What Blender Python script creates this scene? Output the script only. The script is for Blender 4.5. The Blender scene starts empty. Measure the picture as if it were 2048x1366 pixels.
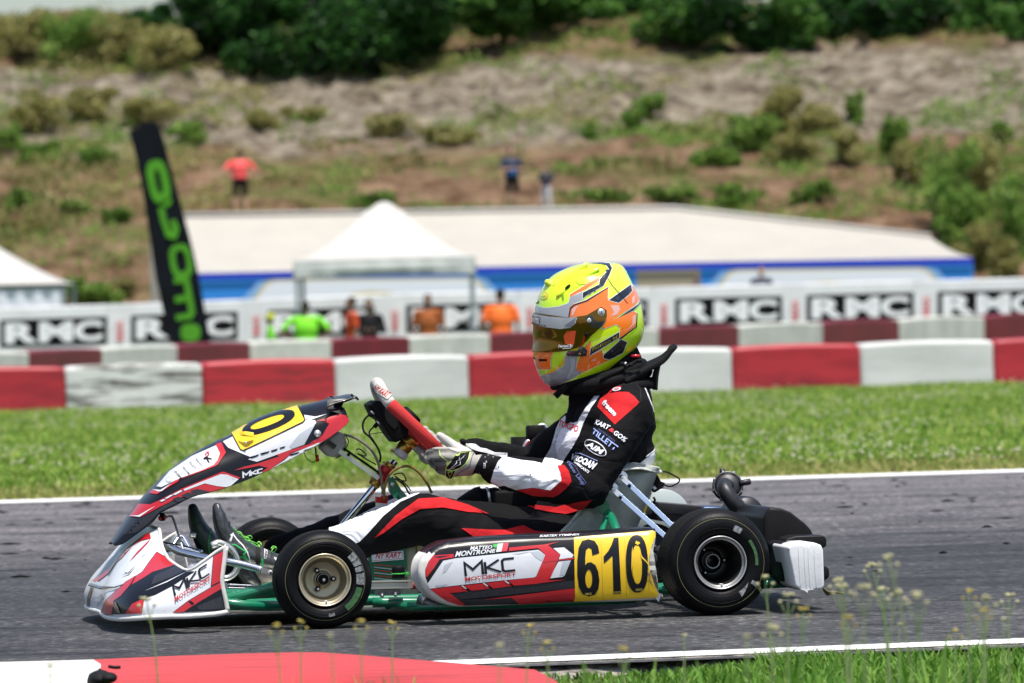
import bpy, bmesh, math, random
import numpy as np
from mathutils import Vector, Matrix, noise
from mathutils.bvhtree import BVHTree
from mathutils.geometry import tessellate_polygon
random.seed(7); rng = np.random.default_rng(7)
PI = math.pi
sc = bpy.context.scene
COL = sc.collection

# ------------------------------------------------------------------ camera
F = 12160.0; CAMH = 0.83
PIT = 71 / F; ROLL = math.radians(1.55); PSI = math.radians(9.6)
CAM = Vector((0, -16, CAMH))
fw = Vector((0, math.cos(PIT), -math.sin(PIT))); up0 = Vector((0, math.sin(PIT), math.cos(PIT))); rt0 = Vector((1, 0, 0))
rt = rt0 * math.cos(ROLL) - up0 * math.sin(ROLL); up = up0 * math.cos(ROLL) + rt0 * math.sin(ROLL)
cd = bpy.data.cameras.new('camera'); cam = bpy.data.objects.new('camera', cd); COL.objects.link(cam)
m = Matrix((rt, up, -fw)).transposed().to_4x4(); m.translation = CAM; cam.matrix_world = m
cd.sensor_width = 36; cd.lens = F * 36 / 2048; cd.clip_start = 0.5; cd.clip_end = 3000
cd.dof.use_dof = True; cd.dof.focus_distance = 15.85; cd.dof.aperture_fstop = 8.5
sc.camera = cam

# ------------------------------------------------------------------ light
SUN = Vector((0.13, -0.26, 0.93)).normalized()
w = bpy.data.worlds.new('World'); sc.world = w; w.use_nodes = True
nt = w.node_tree; bg = nt.nodes['Background']
sky = nt.nodes.new('ShaderNodeTexSky'); sky.sky_type = 'NISHITA'; sky.sun_disc = False
sky.sun_elevation = math.asin(SUN.z); sky.sun_rotation = math.atan2(SUN.x, SUN.y)
sky.air_density = 1.0; sky.dust_density = 2.0
nt.links.new(sky.outputs[0], bg.inputs[0]); bg.inputs[1].default_value = 0.11
sl = bpy.data.lights.new('sun', 'SUN'); sl.energy = 4.0; sl.angle = math.radians(0.6); sl.color = (1, 0.95, 0.87)
so = bpy.data.objects.new('sun', sl); COL.objects.link(so); so.rotation_euler = SUN.to_track_quat('Z', 'Y').to_euler()
sc.view_settings.view_transform = 'Standard'; sc.view_settings.look = 'None'
sc.view_settings.exposure = 0.60; sc.view_settings.gamma = 1

# ------------------------------------------------------------------ measuring helpers
def ray(u, v): return fw + rt * ((u - 1024) / F) - up * ((v - 683) / F)
def G(u, v, z=0.0):
    d = ray(u, v); return CAM + d * ((z - CAM.z) / d.z)
def WP(u, v, y):
    d = ray(u, v); return CAM + d * ((y - CAM.y) / d.y)
def SC(y): return F / (y + 16)            # pixels per metre at world depth y
ROT = Matrix.Rotation(PSI, 3, 'Z'); ROTI = ROT.transposed()
ROOT = G(651, 1258) - ROT @ Vector((0, -0.6, 0)); ROOT.z = 0
LO = ROTI @ (CAM - ROOT)
def LD(u, v): return ROTI @ ray(u, v)
def KP(u, v, y):                            # kart frame: point of plane y = const
    d = LD(u, v); return LO + d * ((y - LO.y) / d.y)
class Zm:
    def __init__(s, x0, y0, k): s.a = (x0, y0, k)
    def __call__(s, pts): return [(s.a[0] + p[0] / s.a[2], s.a[1] + p[1] / s.a[2]) for p in pts]
    def P(s, x, y, d): return KP(s.a[0] + x / s.a[2], s.a[1] + y / s.a[2], d)
    def L(s, pts): return [s.P(*p) for p in pts]
ZF = Zm(210, 770, 4.0157); ZN = Zm(160, 960, 4.553); ZS = Zm(680, 750, 4.018); ZH = Zm(1040, 510, 4.877)
ZR = Zm(1130, 900, 5.938); ZB = Zm(360, 980, 6.831); ZT = Zm(1020, 740, 4.268); ZP = Zm(830, 1040, 6.206)
ZQ = Zm(700, 1060, 8.033); ZW = Zm(1280, 1000, 4.876); ZM = Zm(680, 740, 2.7315); ZX = Zm(1080, 900, 3.303); ZO = Zm(780, 1000, 3.303)

# ------------------------------------------------------------------ materials
MATS = {}
def mat(name, col, rough=0.6, metal=0.0, var=0.0, vs=8.0, bump=0.0, bs=40.0, coat=0.0, col2=None, trans=0.0, vstretch=None, spec=0.5, lo=.35, hi=.65, emis=None):
    if name in MATS: return MATS[name]
    mt = bpy.data.materials.new(name); mt.use_nodes = True
    N = mt.node_tree.nodes; L = mt.node_tree.links; b = N['Principled BSDF']
    b.inputs['Base Color'].default_value = (*col, 1); b.inputs['Roughness'].default_value = rough
    b.inputs['Metallic'].default_value = metal; b.inputs['Coat Weight'].default_value = coat
    b.inputs['Coat Roughness'].default_value = 0.08; b.inputs['Specular IOR Level'].default_value = spec if max(col) > .03 else min(spec, .28 if coat else .14)
    tc = N.new('ShaderNodeTexCoord'); src = tc.outputs['Object']
    if vstretch:
        mp = N.new('ShaderNodeMapping'); mp.inputs['Scale'].default_value = vstretch; L.new(src, mp.inputs[0]); src = mp.outputs[0]
    if var or col2:
        n = N.new('ShaderNodeTexNoise'); n.inputs['Scale'].default_value = vs; n.inputs['Detail'].default_value = 6; n.inputs['Roughness'].default_value = .65
        L.new(src, n.inputs[0])
        r = N.new('ShaderNodeValToRGB'); r.color_ramp.elements[0].position = lo; r.color_ramp.elements[1].position = hi
        c2 = col2 or tuple(c * (1 - var) for c in col)
        r.color_ramp.elements[0].color = (*c2, 1); r.color_ramp.elements[1].color = (*col, 1)
        L.new(n.outputs[0], r.inputs[0]); L.new(r.outputs[0], b.inputs['Base Color'])
    if bump:
        n2 = N.new('ShaderNodeTexNoise'); n2.inputs['Scale'].default_value = bs; n2.inputs['Detail'].default_value = 5
        L.new(src, n2.inputs[0]); bp = N.new('ShaderNodeBump'); bp.inputs['Strength'].default_value = bump; bp.inputs['Distance'].default_value = 0.02
        L.new(n2.outputs[0], bp.inputs['Height']); L.new(bp.outputs[0], b.inputs['Normal'])
    if trans:
        tr = N.new('ShaderNodeBsdfTranslucent'); mx = N.new('ShaderNodeMixShader'); mx.inputs[0].default_value = trans
        if var or col2: L.new(r.outputs[0], tr.inputs[0])
        else: tr.inputs[0].default_value = (*col, 1)
        out = N['Material Output']; L.new(b.outputs[0], mx.inputs[1]); L.new(tr.outputs[0], mx.inputs[2]); L.new(mx.outputs[0], out.inputs[0])
    MATS[name] = mt; return mt

# ------------------------------------------------------------------ objects and tags
def tag(o, label=None, cat=None, group=None, kind=None):
    if label: o['label'] = label
    if cat: o['category'] = cat
    if group: o['group'] = group
    if kind: o['kind'] = kind
    return o
def empty(name, loc=(0, 0, 0), rz=0, parent=None):
    o = bpy.data.objects.new(name, None); COL.objects.link(o); o.location = loc; o.rotation_euler = (0, 0, rz); o.parent = parent
    o.empty_display_size = 0.1; return o
class MB:
    def __init__(s): s.V = []; s.F = []; s.I = []; s.S = []; s.mats = []
    def add(s, vf, m, smooth=True):
        V, Fc = vf
        if m not in s.mats: s.mats.append(m)
        k = s.mats.index(m); o = len(s.V)
        s.V += [tuple(v) for v in V]; s.F += [tuple(i + o for i in f) for f in Fc]
        s.I += [k] * len(Fc); s.S += [smooth] * len(Fc); return s
    def build(s, name, parent=None, bevel=0, auto=True, recalc=True):
        me = bpy.data.meshes.new(name); me.from_pydata(s.V, [], s.F)
        for mt in s.mats: me.materials.append(mt)
        me.polygons.foreach_set('material_index', s.I); me.polygons.foreach_set('use_smooth', s.S)
        o = bpy.data.objects.new(name, me); COL.objects.link(o); o.parent = parent
        if bevel:
            b = o.modifiers.new('b', 'BEVEL'); b.width = bevel; b.segments = 2; b.limit_method = 'ANGLE'; b.angle_limit = .6
            b.harden_normals = False
        return o
def frames(path, closed=False):
    P = [Vector(p) for p in path]; n = len(P); T = []
    for i in range(n):
        a = P[(i - 1) % n] if (closed or i > 0) else P[i]; b = P[(i + 1) % n] if (closed or i < n - 1) else P[i]
        t = b - a; T.append(t.normalized() if t.length > 1e-9 else Vector((1, 0, 0)))
    ref = Vector((0, 1, 0)) if abs(T[0].y) < 0.9 else Vector((0, 0, 1))
    N = (ref - T[0] * ref.dot(T[0])).normalized(); out = []
    for i in range(n):
        N = (N - T[i] * N.dot(T[i])).normalized(); out.append((P[i], T[i], N, T[i].cross(N)))
    return out
def crv(pts, k=6, closed=False):
    P = [Vector(p) for p in pts]; n = len(P); out = []
    for i in range(n if closed else n - 1):
        p1, p2 = P[i], P[(i + 1) % n]
        p0 = P[i - 1] if (i > 0 or closed) else p1 * 2 - p2; p3 = P[(i + 2) % n] if (i + 2 < n or closed) else p2 * 2 - p1
        for j in range(k):
            t = j / k
            out.append(0.5 * ((2 * p1) + (p2 - p0) * t + (2 * p0 - 5 * p1 + 4 * p2 - p3) * t * t + (3 * p1 - p0 - 3 * p2 + p3) * t ** 3))
    if not closed: out.append(P[-1])
    return out
def lerpl(vals, n):
    return [float(np.interp(i / (n - 1) * (len(vals) - 1), range(len(vals)), vals)) for i in range(n)]
def tube(path, r, n=12, closed=False, caps=True, flat=1.0):
    fr = frames(path, closed); m_ = len(fr)
    R = r if isinstance(r, (list, tuple)) else [r] * m_
    V = []; Fc = []
    for (p, t, a, b), rr in zip(fr, R):
        for j in range(n):
            th = 2 * PI * j / n; V.append(p + a * (math.cos(th) * rr * flat) + b * (math.sin(th) * rr))
    for i in range(m_ if closed else m_ - 1):
        for j in range(n):
            a0 = i * n + j; a1 = i * n + (j + 1) % n; k = ((i + 1) % m_) * n
            Fc.append((a0, a1, k + (j + 1) % n, k + j))
    if caps and not closed: Fc.append(tuple(range(n))[::-1]); Fc.append(tuple((m_ - 1) * n + j for j in range(n)))
    return V, Fc
def limb(pts, rad, n=16, flat=1.0, k=5):
    """closed tapering limb with round ends"""
    P = crv(pts, k); R = lerpl(rad, len(P)); d0 = (P[0] - P[1]).normalized(); d1 = (P[-1] - P[-2]).normalized()
    A = []; B = []
    for a in (80, 55, 28): A.append((P[0] + d0 * R[0] * math.sin(math.radians(a)), R[0] * math.cos(math.radians(a)))); 
    for a in (28, 55, 80): B.append((P[-1] + d1 * R[-1] * math.sin(math.radians(a)), R[-1] * math.cos(math.radians(a))))
    Q = [a[0] for a in A] + P + [b[0] for b in B]; RR = [a[1] for a in A] + R + [b[1] for b in B]
    return tube(Q, RR, n, flat=flat)
def basis(axis, up_=None):
    z = Vector(axis).normalized(); r = Vector(up_ or ((0, 0, 1) if abs(z.z) < .9 else (1, 0, 0)))
    x = (r - z * r.dot(z)).normalized(); return x, z.cross(x), z
def lathe(prof, origin, axis, n=40, closed=False):
    x, y, z = basis(axis); o = Vector(origin); V = []; Fc = []; m_ = len(prof)
    for (a, r) in prof:
        for j in range(n):
            th = 2 * PI * j / n; V.append(o + z * a + (x * math.cos(th) + y * math.sin(th)) * r)
    for i in range(m_ if closed else m_ - 1):
        for j in range(n):
            k = ((i + 1) % m_) * n
            Fc.append((i * n + j, i * n + (j + 1) % n, k + (j + 1) % n, k + j))
    return V, Fc
def cyl(p0, p1, r, n=20, r1=None):
    p0 = Vector(p0); p1 = Vector(p1); h = (p1 - p0).length; r1 = r if r1 is None else r1; e = min(r, r1, h) * .12
    return lathe([(0, 0.0001), (0, r - e), (e, r), (h - e, r1), (h, r1 - e), (h, 0.0001)], p0, p1 - p0, n)
def box(c, h, ax=None):
    c = Vector(c); X, Y, Z = ax or (Vector((1, 0, 0)), Vector((0, 1, 0)), Vector((0, 0, 1)))
    V = [c + X * (sx * h[0]) + Y * (sy * h[1]) + Z * (sz * h[2]) for sx in (-1, 1) for sy in (-1, 1) for sz in (-1, 1)]
    return V, [(0, 1, 3, 2), (4, 6, 7, 5), (0, 4, 5, 1), (2, 3, 7, 6), (0, 2, 6, 4), (1, 5, 7, 3)]
def bar(p0, p1, w_, t_, side=(0, 1, 0)):
    p0 = Vector(p0); p1 = Vector(p1); x = (p1 - p0).normalized(); s = Vector(side); y = (s - x * s.dot(x)).normalized()
    return box((p0 + p1) / 2, ((p1 - p0).length / 2, t_ / 2, w_ / 2), (x, y, x.cross(y)))
def prism(poly, vec):
    P = [Vector(p) for p in poly]; n = len(P); v = Vector(vec)
    return P + [p + v for p in P], [tuple(range(n))[::-1], tuple(range(n, 2 * n))] + [(i, (i + 1) % n, n + (i + 1) % n, n + i) for i in range(n)]
def ellip(c, r, ax=None, n=20, m_=12):
    c = Vector(c); X, Y, Z = ax or (Vector((1, 0, 0)), Vector((0, 1, 0)), Vector((0, 0, 1))); V = []; Fc = []
    for i in range(m_ + 1):
        ph = PI * (i + .02 * (1 if i == 0 else (-1 if i == m_ else 0))) / m_
        for j in range(n):
            th = 2 * PI * j / n
            V.append(c + X * (r[0] * math.sin(ph) * math.cos(th)) + Y * (r[1] * math.sin(ph) * math.sin(th)) + Z * (r[2] * math.cos(ph)))
    for i in range(m_):
        for j in range(n): Fc.append((i * n + j, (i + 1) * n + j, (i + 1) * n + (j + 1) % n, i * n + (j + 1) % n))
    Fc += [tuple(range(n)), tuple(m_ * n + j for j in range(n))[::-1]]
    return V, Fc
def surf(grid, k=5, kk=5, closed_v=False):
    rows = [crv(r, kk, closed_v) for r in grid]; cols = [crv([r[j] for r in rows], k) for j in range(len(rows[0]))]
    nu = len(cols[0]); nv = len(cols); V = [cols[j][i] for i in range(nu) for j in range(nv)]; Fc = []
    for i in range(nu - 1):
        for j in range(nv if closed_v else nv - 1):
            a = i * nv + j; b = i * nv + (j + 1) % nv; Fc.append((a, b, b + nv, a + nv))
    return V, Fc, nu, nv
def pillow(out, depth, r, seg=5):
    """rounded slab: outline points (kart frame, facing -y), rounded towards the outside face"""
    P = [Vector(p) for p in out]; n = len(P); V = []; Fc = []
    area = sum(P[i].x * P[(i + 1) % n].z - P[(i + 1) % n].x * P[i].z for i in range(n)); sg = 1 if area > 0 else -1
    nr = []
    for i in range(n):
        t = (P[(i + 1) % n] - P[i - 1]); nr.append(Vector((-t.z, 0, t.x)).normalized() * sg)
    rings = [(0, depth)] + [(r * (1 - math.cos(a)), r * (1 - math.sin(a))) for a in [PI / 2 * i / seg for i in range(seg + 1)]]
    for (ins, dy) in rings:
        for p, q in zip(P, nr): V.append(p + q * ins + Vector((0, dy, 0)))
    for i in range(len(rings) - 1):
        for j in range(n): Fc.append((i * n + j, i * n + (j + 1) % n, (i + 1) * n + (j + 1) % n, (i + 1) * n + j))
    k = (len(rings) - 1) * n; Fc += [tuple(range(n)), tuple(k + j for j in range(n))[::-1]]
    return V, Fc
def bake(V, Fc, mods):
    me = bpy.data.meshes.new('tmp'); me.from_pydata([tuple(v) for v in V], [], Fc); o = bpy.data.objects.new('tmp', me); COL.objects.link(o)
    for t, kw in mods:
        md = o.modifiers.new('m', t)
        for a, b in kw.items(): setattr(md, a, b)
    dg = bpy.context.evaluated_depsgraph_get(); e = o.evaluated_get(dg); m2 = e.to_mesh()
    V2 = [v.co.copy() for v in m2.vertices]; F2 = [tuple(p.vertices) for p in m2.polygons]
    e.to_mesh_clear(); bpy.data.objects.remove(o); bpy.data.meshes.remove(me); return V2, F2
def union(parts, voxel, smooth=6, fac=.5):
    V = []; Fc = []
    for v, f in parts:
        o = len(V); V += list(v); Fc += [tuple(i + o for i in q) for q in f]
    bm = bmesh.new(); bm.from_mesh(to_me(V, Fc)); bmesh.ops.recalc_face_normals(bm, faces=bm.faces)
    V = [v.co.copy() for v in bm.verts]; bm.verts.index_update(); Fc = [tuple(v.index for v in f.verts) for f in bm.faces]; bm.free()
    return bake(V, Fc, [('REMESH', dict(mode='VOXEL', voxel_size=voxel)), ('SMOOTH', dict(factor=fac, iterations=smooth))])
def to_me(V, Fc):
    me = bpy.data.meshes.new('t'); me.from_pydata([tuple(v) for v in V], [], Fc); return me
def normals(V, Fc):
    me = to_me(V, Fc); n = [v.normal.copy() for v in me.vertices]; bpy.data.meshes.remove(me); return n

# ------------------------------------------------------------------ stickers that lie on a surface
def lay(mb, bvh, bm, mt, layer=1, g=6, eps=.0007, maxe=.06, smooth=True):
    if not bm.verts: return
    for ax in (0, 1):
        lo = min(v.co[ax] for v in bm.verts); hi = max(v.co[ax] for v in bm.verts); k = math.ceil(lo / g + .01)
        while k * g < hi:
            no = Vector((1, 0, 0)) if ax == 0 else Vector((0, 1, 0)); co = no * (k * g)
            bmesh.ops.bisect_plane(bm, geom=bm.verts[:] + bm.edges[:] + bm.faces[:], plane_co=co, plane_no=no, dist=1e-4); k += 1
    cache = {}
    def shoot(c):
        k = (round(c.x, 3), round(c.y, 3))
        if k not in cache:
            d = LD(c.x, c.y).normalized(); h = bvh.ray_cast(LO, d)
            if h[0] is None: cache[k] = None
            else: nn = h[1] if h[1].dot(d) < 0 else -h[1]; cache[k] = (h[0], (nn - d * .35).normalized(), h[3])
        return cache[k]
    for it in range(4):            # finer where the surface turns away
        es = []
        for e in bm.edges:
            a, b = e.verts; ha, hb_ = shoot(a.co), shoot(b.co); L2 = (a.co - b.co).length
            if ha is None and hb_ is None: continue
            if ha is None or hb_ is None:
                if L2 > .9: es.append(e)
            else:
                d3 = (ha[0] - hb_[0]).length
                if d3 > .016 and L2 > .5: es.append(e)
        if not es: break
        bmesh.ops.subdivide_edges(bm, edges=es, cuts=1); bmesh.ops.triangulate(bm, faces=[f for f in bm.faces if len(f.verts) > 4])
    bm.verts.index_update(); V = []; ts = []; miss = []
    for v in bm.verts:
        h = shoot(v.co)
        if h: V.append(h[0] + h[1] * eps * layer); ts.append(h[2]); miss.append(0)
        else: V.append(None); miss.append(1)
    if not ts: bm.free(); return
    tm = sorted(ts)[len(ts) // 2]
    for v in bm.verts:
        if V[v.index] is None:
            near_ = [V[e.other_vert(v).index] for e in v.link_edges if not miss[e.other_vert(v).index]]
            q = near_[0] if near_ else LO + LD(v.co.x, v.co.y).normalized() * tm
            q = bvh.find_nearest(q if near_ else q); V[v.index] = q[0] + q[1] * eps * layer
    Fc = []
    for f in bm.faces:
        ix = [v.index for v in f.verts]
        if sum(miss[i] for i in ix) == len(ix): continue
        if max((V[ix[i]] - V[ix[i - 1]]).length for i in range(len(ix))) < maxe: Fc.append(tuple(ix))
    bm.free(); mb.add((V, Fc), mt, smooth)
def poly_bm(loops):
    bm = bmesh.new(); L3 = [[Vector((p[0], p[1], 0)) for p in l] for l in loops]; flat = [p for l in L3 for p in l]
    vs = [bm.verts.new(p) for p in flat]
    for t in tessellate_polygon(L3):
        try: bm.faces.new([vs[i] for i in t])
        except ValueError: pass
    bm.verts.index_update(); return bm
def grow(l, d):
    n = len(l); a = sum(l[i - 1][0] * l[i][1] - l[i][0] * l[i - 1][1] for i in range(n)); s = 1 if a > 0 else -1; out = []
    for i in range(n):
        p0 = l[i - 1]; p1 = l[i]; p2 = l[(i + 1) % n]
        e1 = Vector((p1[0] - p0[0], p1[1] - p0[1])); e2 = Vector((p2[0] - p1[0], p2[1] - p1[1]))
        n1 = Vector((e1.y, -e1.x)); n2 = Vector((e2.y, -e2.x))
        if n1.length < 1e-6 or n2.length < 1e-6: out.append(p1); continue
        q = n1.normalized() + n2.normalized(); L_ = max(q.length, .8); q = q / (L_ * L_ / 2) if L_ else q
        out.append((p1[0] + q.x * d * s, p1[1] + q.y * d * s))
    return out
def decal(mb, bvh, loops, mt, layer=1, g=6, edge=None, edgew=1.2, **kw):
    if not isinstance(loops[0], list): loops = [loops]
    if edge: lay(mb, bvh, poly_bm([grow(loops[0], edgew)]), edge, layer - .5, g, **kw)
    lay(mb, bvh, poly_bm(loops), mt, layer, g, **kw)
FT = {}
def glyphs(txt, bold=0.02, shear=0.0):
    k = (txt, bold, shear)
    if k in FT: return FT[k]
    c = bpy.data.curves.new('t', 'FONT'); c.body = txt; c.size = 1; c.offset = bold; c.shear = shear; c.resolution_u = 3; c.fill_mode = 'FRONT' if hasattr(c, 'fill_mode') else c.fill_mode
    o = bpy.data.objects.new('t', c); COL.objects.link(o); dg = bpy.context.evaluated_depsgraph_get(); dg.update()
    e = o.evaluated_get(dg); me = e.to_mesh(); V = [v.co.copy() for v in me.vertices]; Fc = [tuple(p.vertices) for p in me.polygons]; e.to_mesh_clear()
    bpy.data.objects.remove(o); bpy.data.curves.remove(c)
    x0 = min(v.x for v in V); x1 = max(v.x for v in V); y0 = min(v.y for v in V); y1 = max(v.y for v in V)
    V = [((v.x - x0) / (x1 - x0), (y1 - v.y) / (y1 - y0)) for v in V]; FT[k] = (V, Fc); return FT[k]
def bil(q, s, t):
    a = [Vector(p) for p in q]; return (a[0] * (1 - s) + a[1] * s) * (1 - t) + (a[3] * (1 - s) + a[2] * s) * t
def quad_bm(VF, q):
    V, Fc = VF; bm = bmesh.new(); vs = [bm.verts.new((*bil(q, s, t), 0)) for s, t in V]
    for f in Fc:
        try: bm.faces.new([vs[i] for i in f])
        except ValueError: pass
    return bm
def dtext(mb, bvh, txt, q, mt, layer=3, bold=.02, shear=0, g=9, **kw): lay(mb, bvh, quad_bm(glyphs(txt, bold, shear), q), mt, layer, g, **kw)
def text3(mb, txt, q, mt, bold=.02, shear=0):
    V, Fc = glyphs(txt, bold, shear); mb.add(([bil(q, s, t) for s, t in V], Fc), mt, False)
def stroke(pts, w_):
    """constant width polyline -> closed polygon"""
    P = [Vector(p) for p in pts]; n = len(P); A = []; B = []
    for i in range(n):
        d0 = (P[i] - P[i - 1]).normalized() if i else (P[1] - P[0]).normalized(); d1 = (P[i + 1] - P[i]).normalized() if i < n - 1 else d0
        q = Vector((-(d0 + d1).y, (d0 + d1).x)).normalized(); c = max(.45, q.dot(Vector((-d0.y, d0.x)))); A.append(P[i] + q * (w_ / 2 / c)); B.append(P[i] - q * (w_ / 2 / c))
    return [tuple(p) for p in A + B[::-1]]
def mkc(mb, bvh, q, mt, layer=3, w_=.075):
    for pts in ([(.02, 1), (.02, 0), (.17, .55), (.36, 0), (.36, 1)], [(.42, 1), (.42, .1)], [(.70, .03), (.45, .52), (.72, .97)], [(1, .04), (.80, .04), (.76, .15), (.76, .85), (.80, .96), (1, .96)]):
        A = stroke([(x, y * .33) for x, y in pts], w_ * .6 if len(pts) != 3 else w_ * .55)
        V = [(x, y / .33) for x, y in A]; l = [tuple(bil(q, s, t)) for s, t in V]; decal(mb, bvh, l, mt, layer, 9)
def ell2(cx, cy, rx, ry, a=0, n=24, p=2.0):
    out = []
    for i in range(n):
        t = 2 * PI * i / n; c, s = math.cos(t), math.sin(t); x = rx * math.copysign(abs(c) ** (2 / p), c); y = ry * math.copysign(abs(s) ** (2 / p), s)
        out.append((cx + x * math.cos(a) - y * math.sin(a), cy + x * math.sin(a) + y * math.cos(a)))
    return out
def inner(V, Fc, c, t=.003):
    N_ = normals(V, Fc); c = Vector(c); s = 1 if sum(1 if n.dot(v - c) > 0 else -1 for v, n in zip(V, N_)) > 0 else -1
    return [v - n * (t * s) for v, n in zip(V, N_)], Fc
def bvh_of(V, Fc): return BVHTree.FromPolygons([tuple(v) for v in V], Fc)

# ================================================================== SETTING
def mixmat(name):
    mt = bpy.data.materials.new(name); mt.use_nodes = True; return mt, mt.node_tree.nodes, mt.node_tree.links, mt.node_tree.nodes['Principled BSDF']
def nd(N, L, typ, src=None, inp=0, **kw):
    n = N.new(typ)
    for k, v in kw.items():
        if k in n.inputs: n.inputs[k].default_value = v
        else: setattr(n, k, v)
    if src is not None: L.new(src, n.inputs[inp])
    return n
def ramp(N, L, src, stops):
    r = N.new('ShaderNodeValToRGB'); L.new(src, r.inputs[0]); e = r.color_ramp.elements
    while len(e) < len(stops): e.new(.5)
    for i, (p, c) in enumerate(stops): e[i].position = p; e[i].color = (*c, 1) if len(c) == 3 else c
    return r
def mixc(N, L, fac, a, b):
    m_ = N.new('ShaderNodeMix'); m_.data_type = 'RGBA'; L.new(fac, m_.inputs[0]); L.new(a, m_.inputs[6]); L.new(b, m_.inputs[7]); return m_.outputs[2]

# asphalt: speckle, patches, rubber streaks laid along the driving direction
mt, N, L, b = mixmat('asphalt'); tc = N.new('ShaderNodeTexCoord')
rot = nd(N, L, 'ShaderNodeMapping', tc.outputs['Object']); rot.inputs['Rotation'].default_value = (0, 0, -PSI); rot.inputs['Scale'].default_value = (.12, 1.3, 1)
n1 = nd(N, L, 'ShaderNodeTexNoise', rot.outputs[0], Scale=1.6, Detail=8, Roughness=.7)
n2 = nd(N, L, 'ShaderNodeTexNoise', tc.outputs['Object'], Scale=34, Detail=2.5, Roughness=.75)
n3 = nd(N, L, 'ShaderNodeTexNoise', tc.outputs['Object'], Scale=2.2, Detail=6, Roughness=.7)
c1 = ramp(N, L, n1.outputs[0], [(.28, (.026, .027, .030)), (.44, (.056, .056, .059)), (.6, (.080, .079, .081)), (.75, (.105, .102, .102))])
c2 = ramp(N, L, n2.outputs[0], [(.36, (.25, .25, .26)), (.45, (.72, .72, .72)), (.54, (1.0, 1.0, .99)), (.60, (1.6, 1.6, 1.55)), (.68, (3.6, 3.5, 3.4))])
mm = N.new('ShaderNodeMix'); mm.data_type = 'RGBA'; mm.blend_type = 'MULTIPLY'; mm.inputs[0].default_value = 1; L.new(c1.outputs[0], mm.inputs[6]); L.new(c2.outputs[0], mm.inputs[7])
c3 = ramp(N, L, n3.outputs[0], [(.34, (.50, .50, .52)), (.5, (.95, .95, .95)), (.64, (1.2, 1.18, 1.15))])
m2 = N.new('ShaderNodeMix'); m2.data_type = 'RGBA'; m2.blend_type = 'MULTIPLY'; m2.inputs[0].default_value = 1; L.new(mm.outputs[2], m2.inputs[6]); L.new(c3.outputs[0], m2.inputs[7])
rr_ = nd(N, L, 'ShaderNodeMapping', tc.outputs['Object']); rr_.inputs['Rotation'].default_value = (0, 0, -PSI); sy_ = N.new('ShaderNodeSeparateXYZ'); L.new(rr_.outputs[0], sy_.inputs[0])
dv_ = nd(N, L, 'ShaderNodeMath', sy_.outputs[1], operation='MULTIPLY_ADD'); dv_.inputs[1].default_value = .06; dv_.inputs[2].default_value = .2
lane = ramp(N, L, dv_.outputs[0], [(.06, (1.05, 1.03, 1.0)), (.18, (.78, .78, .80)), (.32, (.56, .57, .61)), (.42, (.64, .64, .67)), (.60, (1.6, 1.53, 1.55)), (1.0, (2.0, 1.9, 1.92))])
m5 = N.new('ShaderNodeMix'); m5.data_type = 'RGBA'; m5.blend_type = 'MULTIPLY'; m5.inputs[0].default_value = 1; L.new(m2.outputs[2], m5.inputs[6]); L.new(lane.outputs[0], m5.inputs[7])
rs_ = nd(N, L, 'ShaderNodeMapping', tc.outputs['Object']); rs_.inputs['Rotation'].default_value = (0, 0, -PSI); rs_.inputs['Scale'].default_value = (1.0, 2.2, 1)
n4 = nd(N, L, 'ShaderNodeTexNoise', rs_.outputs[0], Scale=1.7, Detail=5, Roughness=.72); bl_ = ramp(N, L, n4.outputs[0], [(.54, (1, 1, 1)), (.60, (.45, .45, .47)), (.70, (.25, .25, .27))])
m6 = N.new('ShaderNodeMix'); m6.data_type = 'RGBA'; m6.blend_type = 'MULTIPLY'; m6.inputs[0].default_value = 1; L.new(m5.outputs[2], m6.inputs[6]); L.new(bl_.outputs[0], m6.inputs[7])
L.new(m6.outputs[2], b.inputs['Base Color']); b.inputs['Roughness'].default_value = .82; b.inputs['Specular IOR Level'].default_value = .35
bp = nd(N, L, 'ShaderNodeBump', n2.outputs[0], inp='Height', Strength=.5, Distance=.006); L.new(bp.outputs[0], b.inputs['Normal']); ASPH = mt

# ground and hill: grass, dirt and a band of broken rock
mt, N, L, b = mixmat('hill_ground'); tc = N.new('ShaderNodeTexCoord'); ob = tc.outputs['Object']
sx = N.new('ShaderNodeSeparateXYZ'); L.new(ob, sx.inputs[0])
big = nd(N, L, 'ShaderNodeTexNoise', ob, Scale=.22, Detail=5, Roughness=.6); mid = nd(N, L, 'ShaderNodeTexNoise', ob, Scale=.95, Detail=8, Roughness=.72); st_ = nd(N, L, 'ShaderNodeMapping', ob); st_.inputs['Scale'].default_value = (.75, .9, 1.5); fine = nd(N, L, 'ShaderNodeTexNoise', st_.outputs[0], Scale=1.5, Detail=8, Roughness=.72, Distortion=.6)
vor = nd(N, L, 'ShaderNodeTexVoronoi', ob, Scale=2.2); 
dirt = ramp(N, L, mid.outputs[0], [(.34, (.055, .029, .016)), (.43, (.16, .092, .052)), (.53, (.29, .18, .11)), (.66, (.42, .29, .185))])
grs = ramp(N, L, fine.outputs[0], [(.3, (.07, .09, .025)), (.5, (.15, .17, .05)), (.7, (.28, .25, .11))])
rock = ramp(N, L, fine.outputs[0], [(.34, (.045, .033, .022)), (.43, (.17, .135, .098)), (.52, (.33, .28, .21)), (.66, (.52, .45, .36))])
gm = ramp(N, L, big.outputs[0], [(.50, (0, 0, 0)), (.66, (1, 1, 1))])
base = mixc(N, L, gm.outputs[0], dirt.outputs[0], grs.outputs[0])
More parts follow.
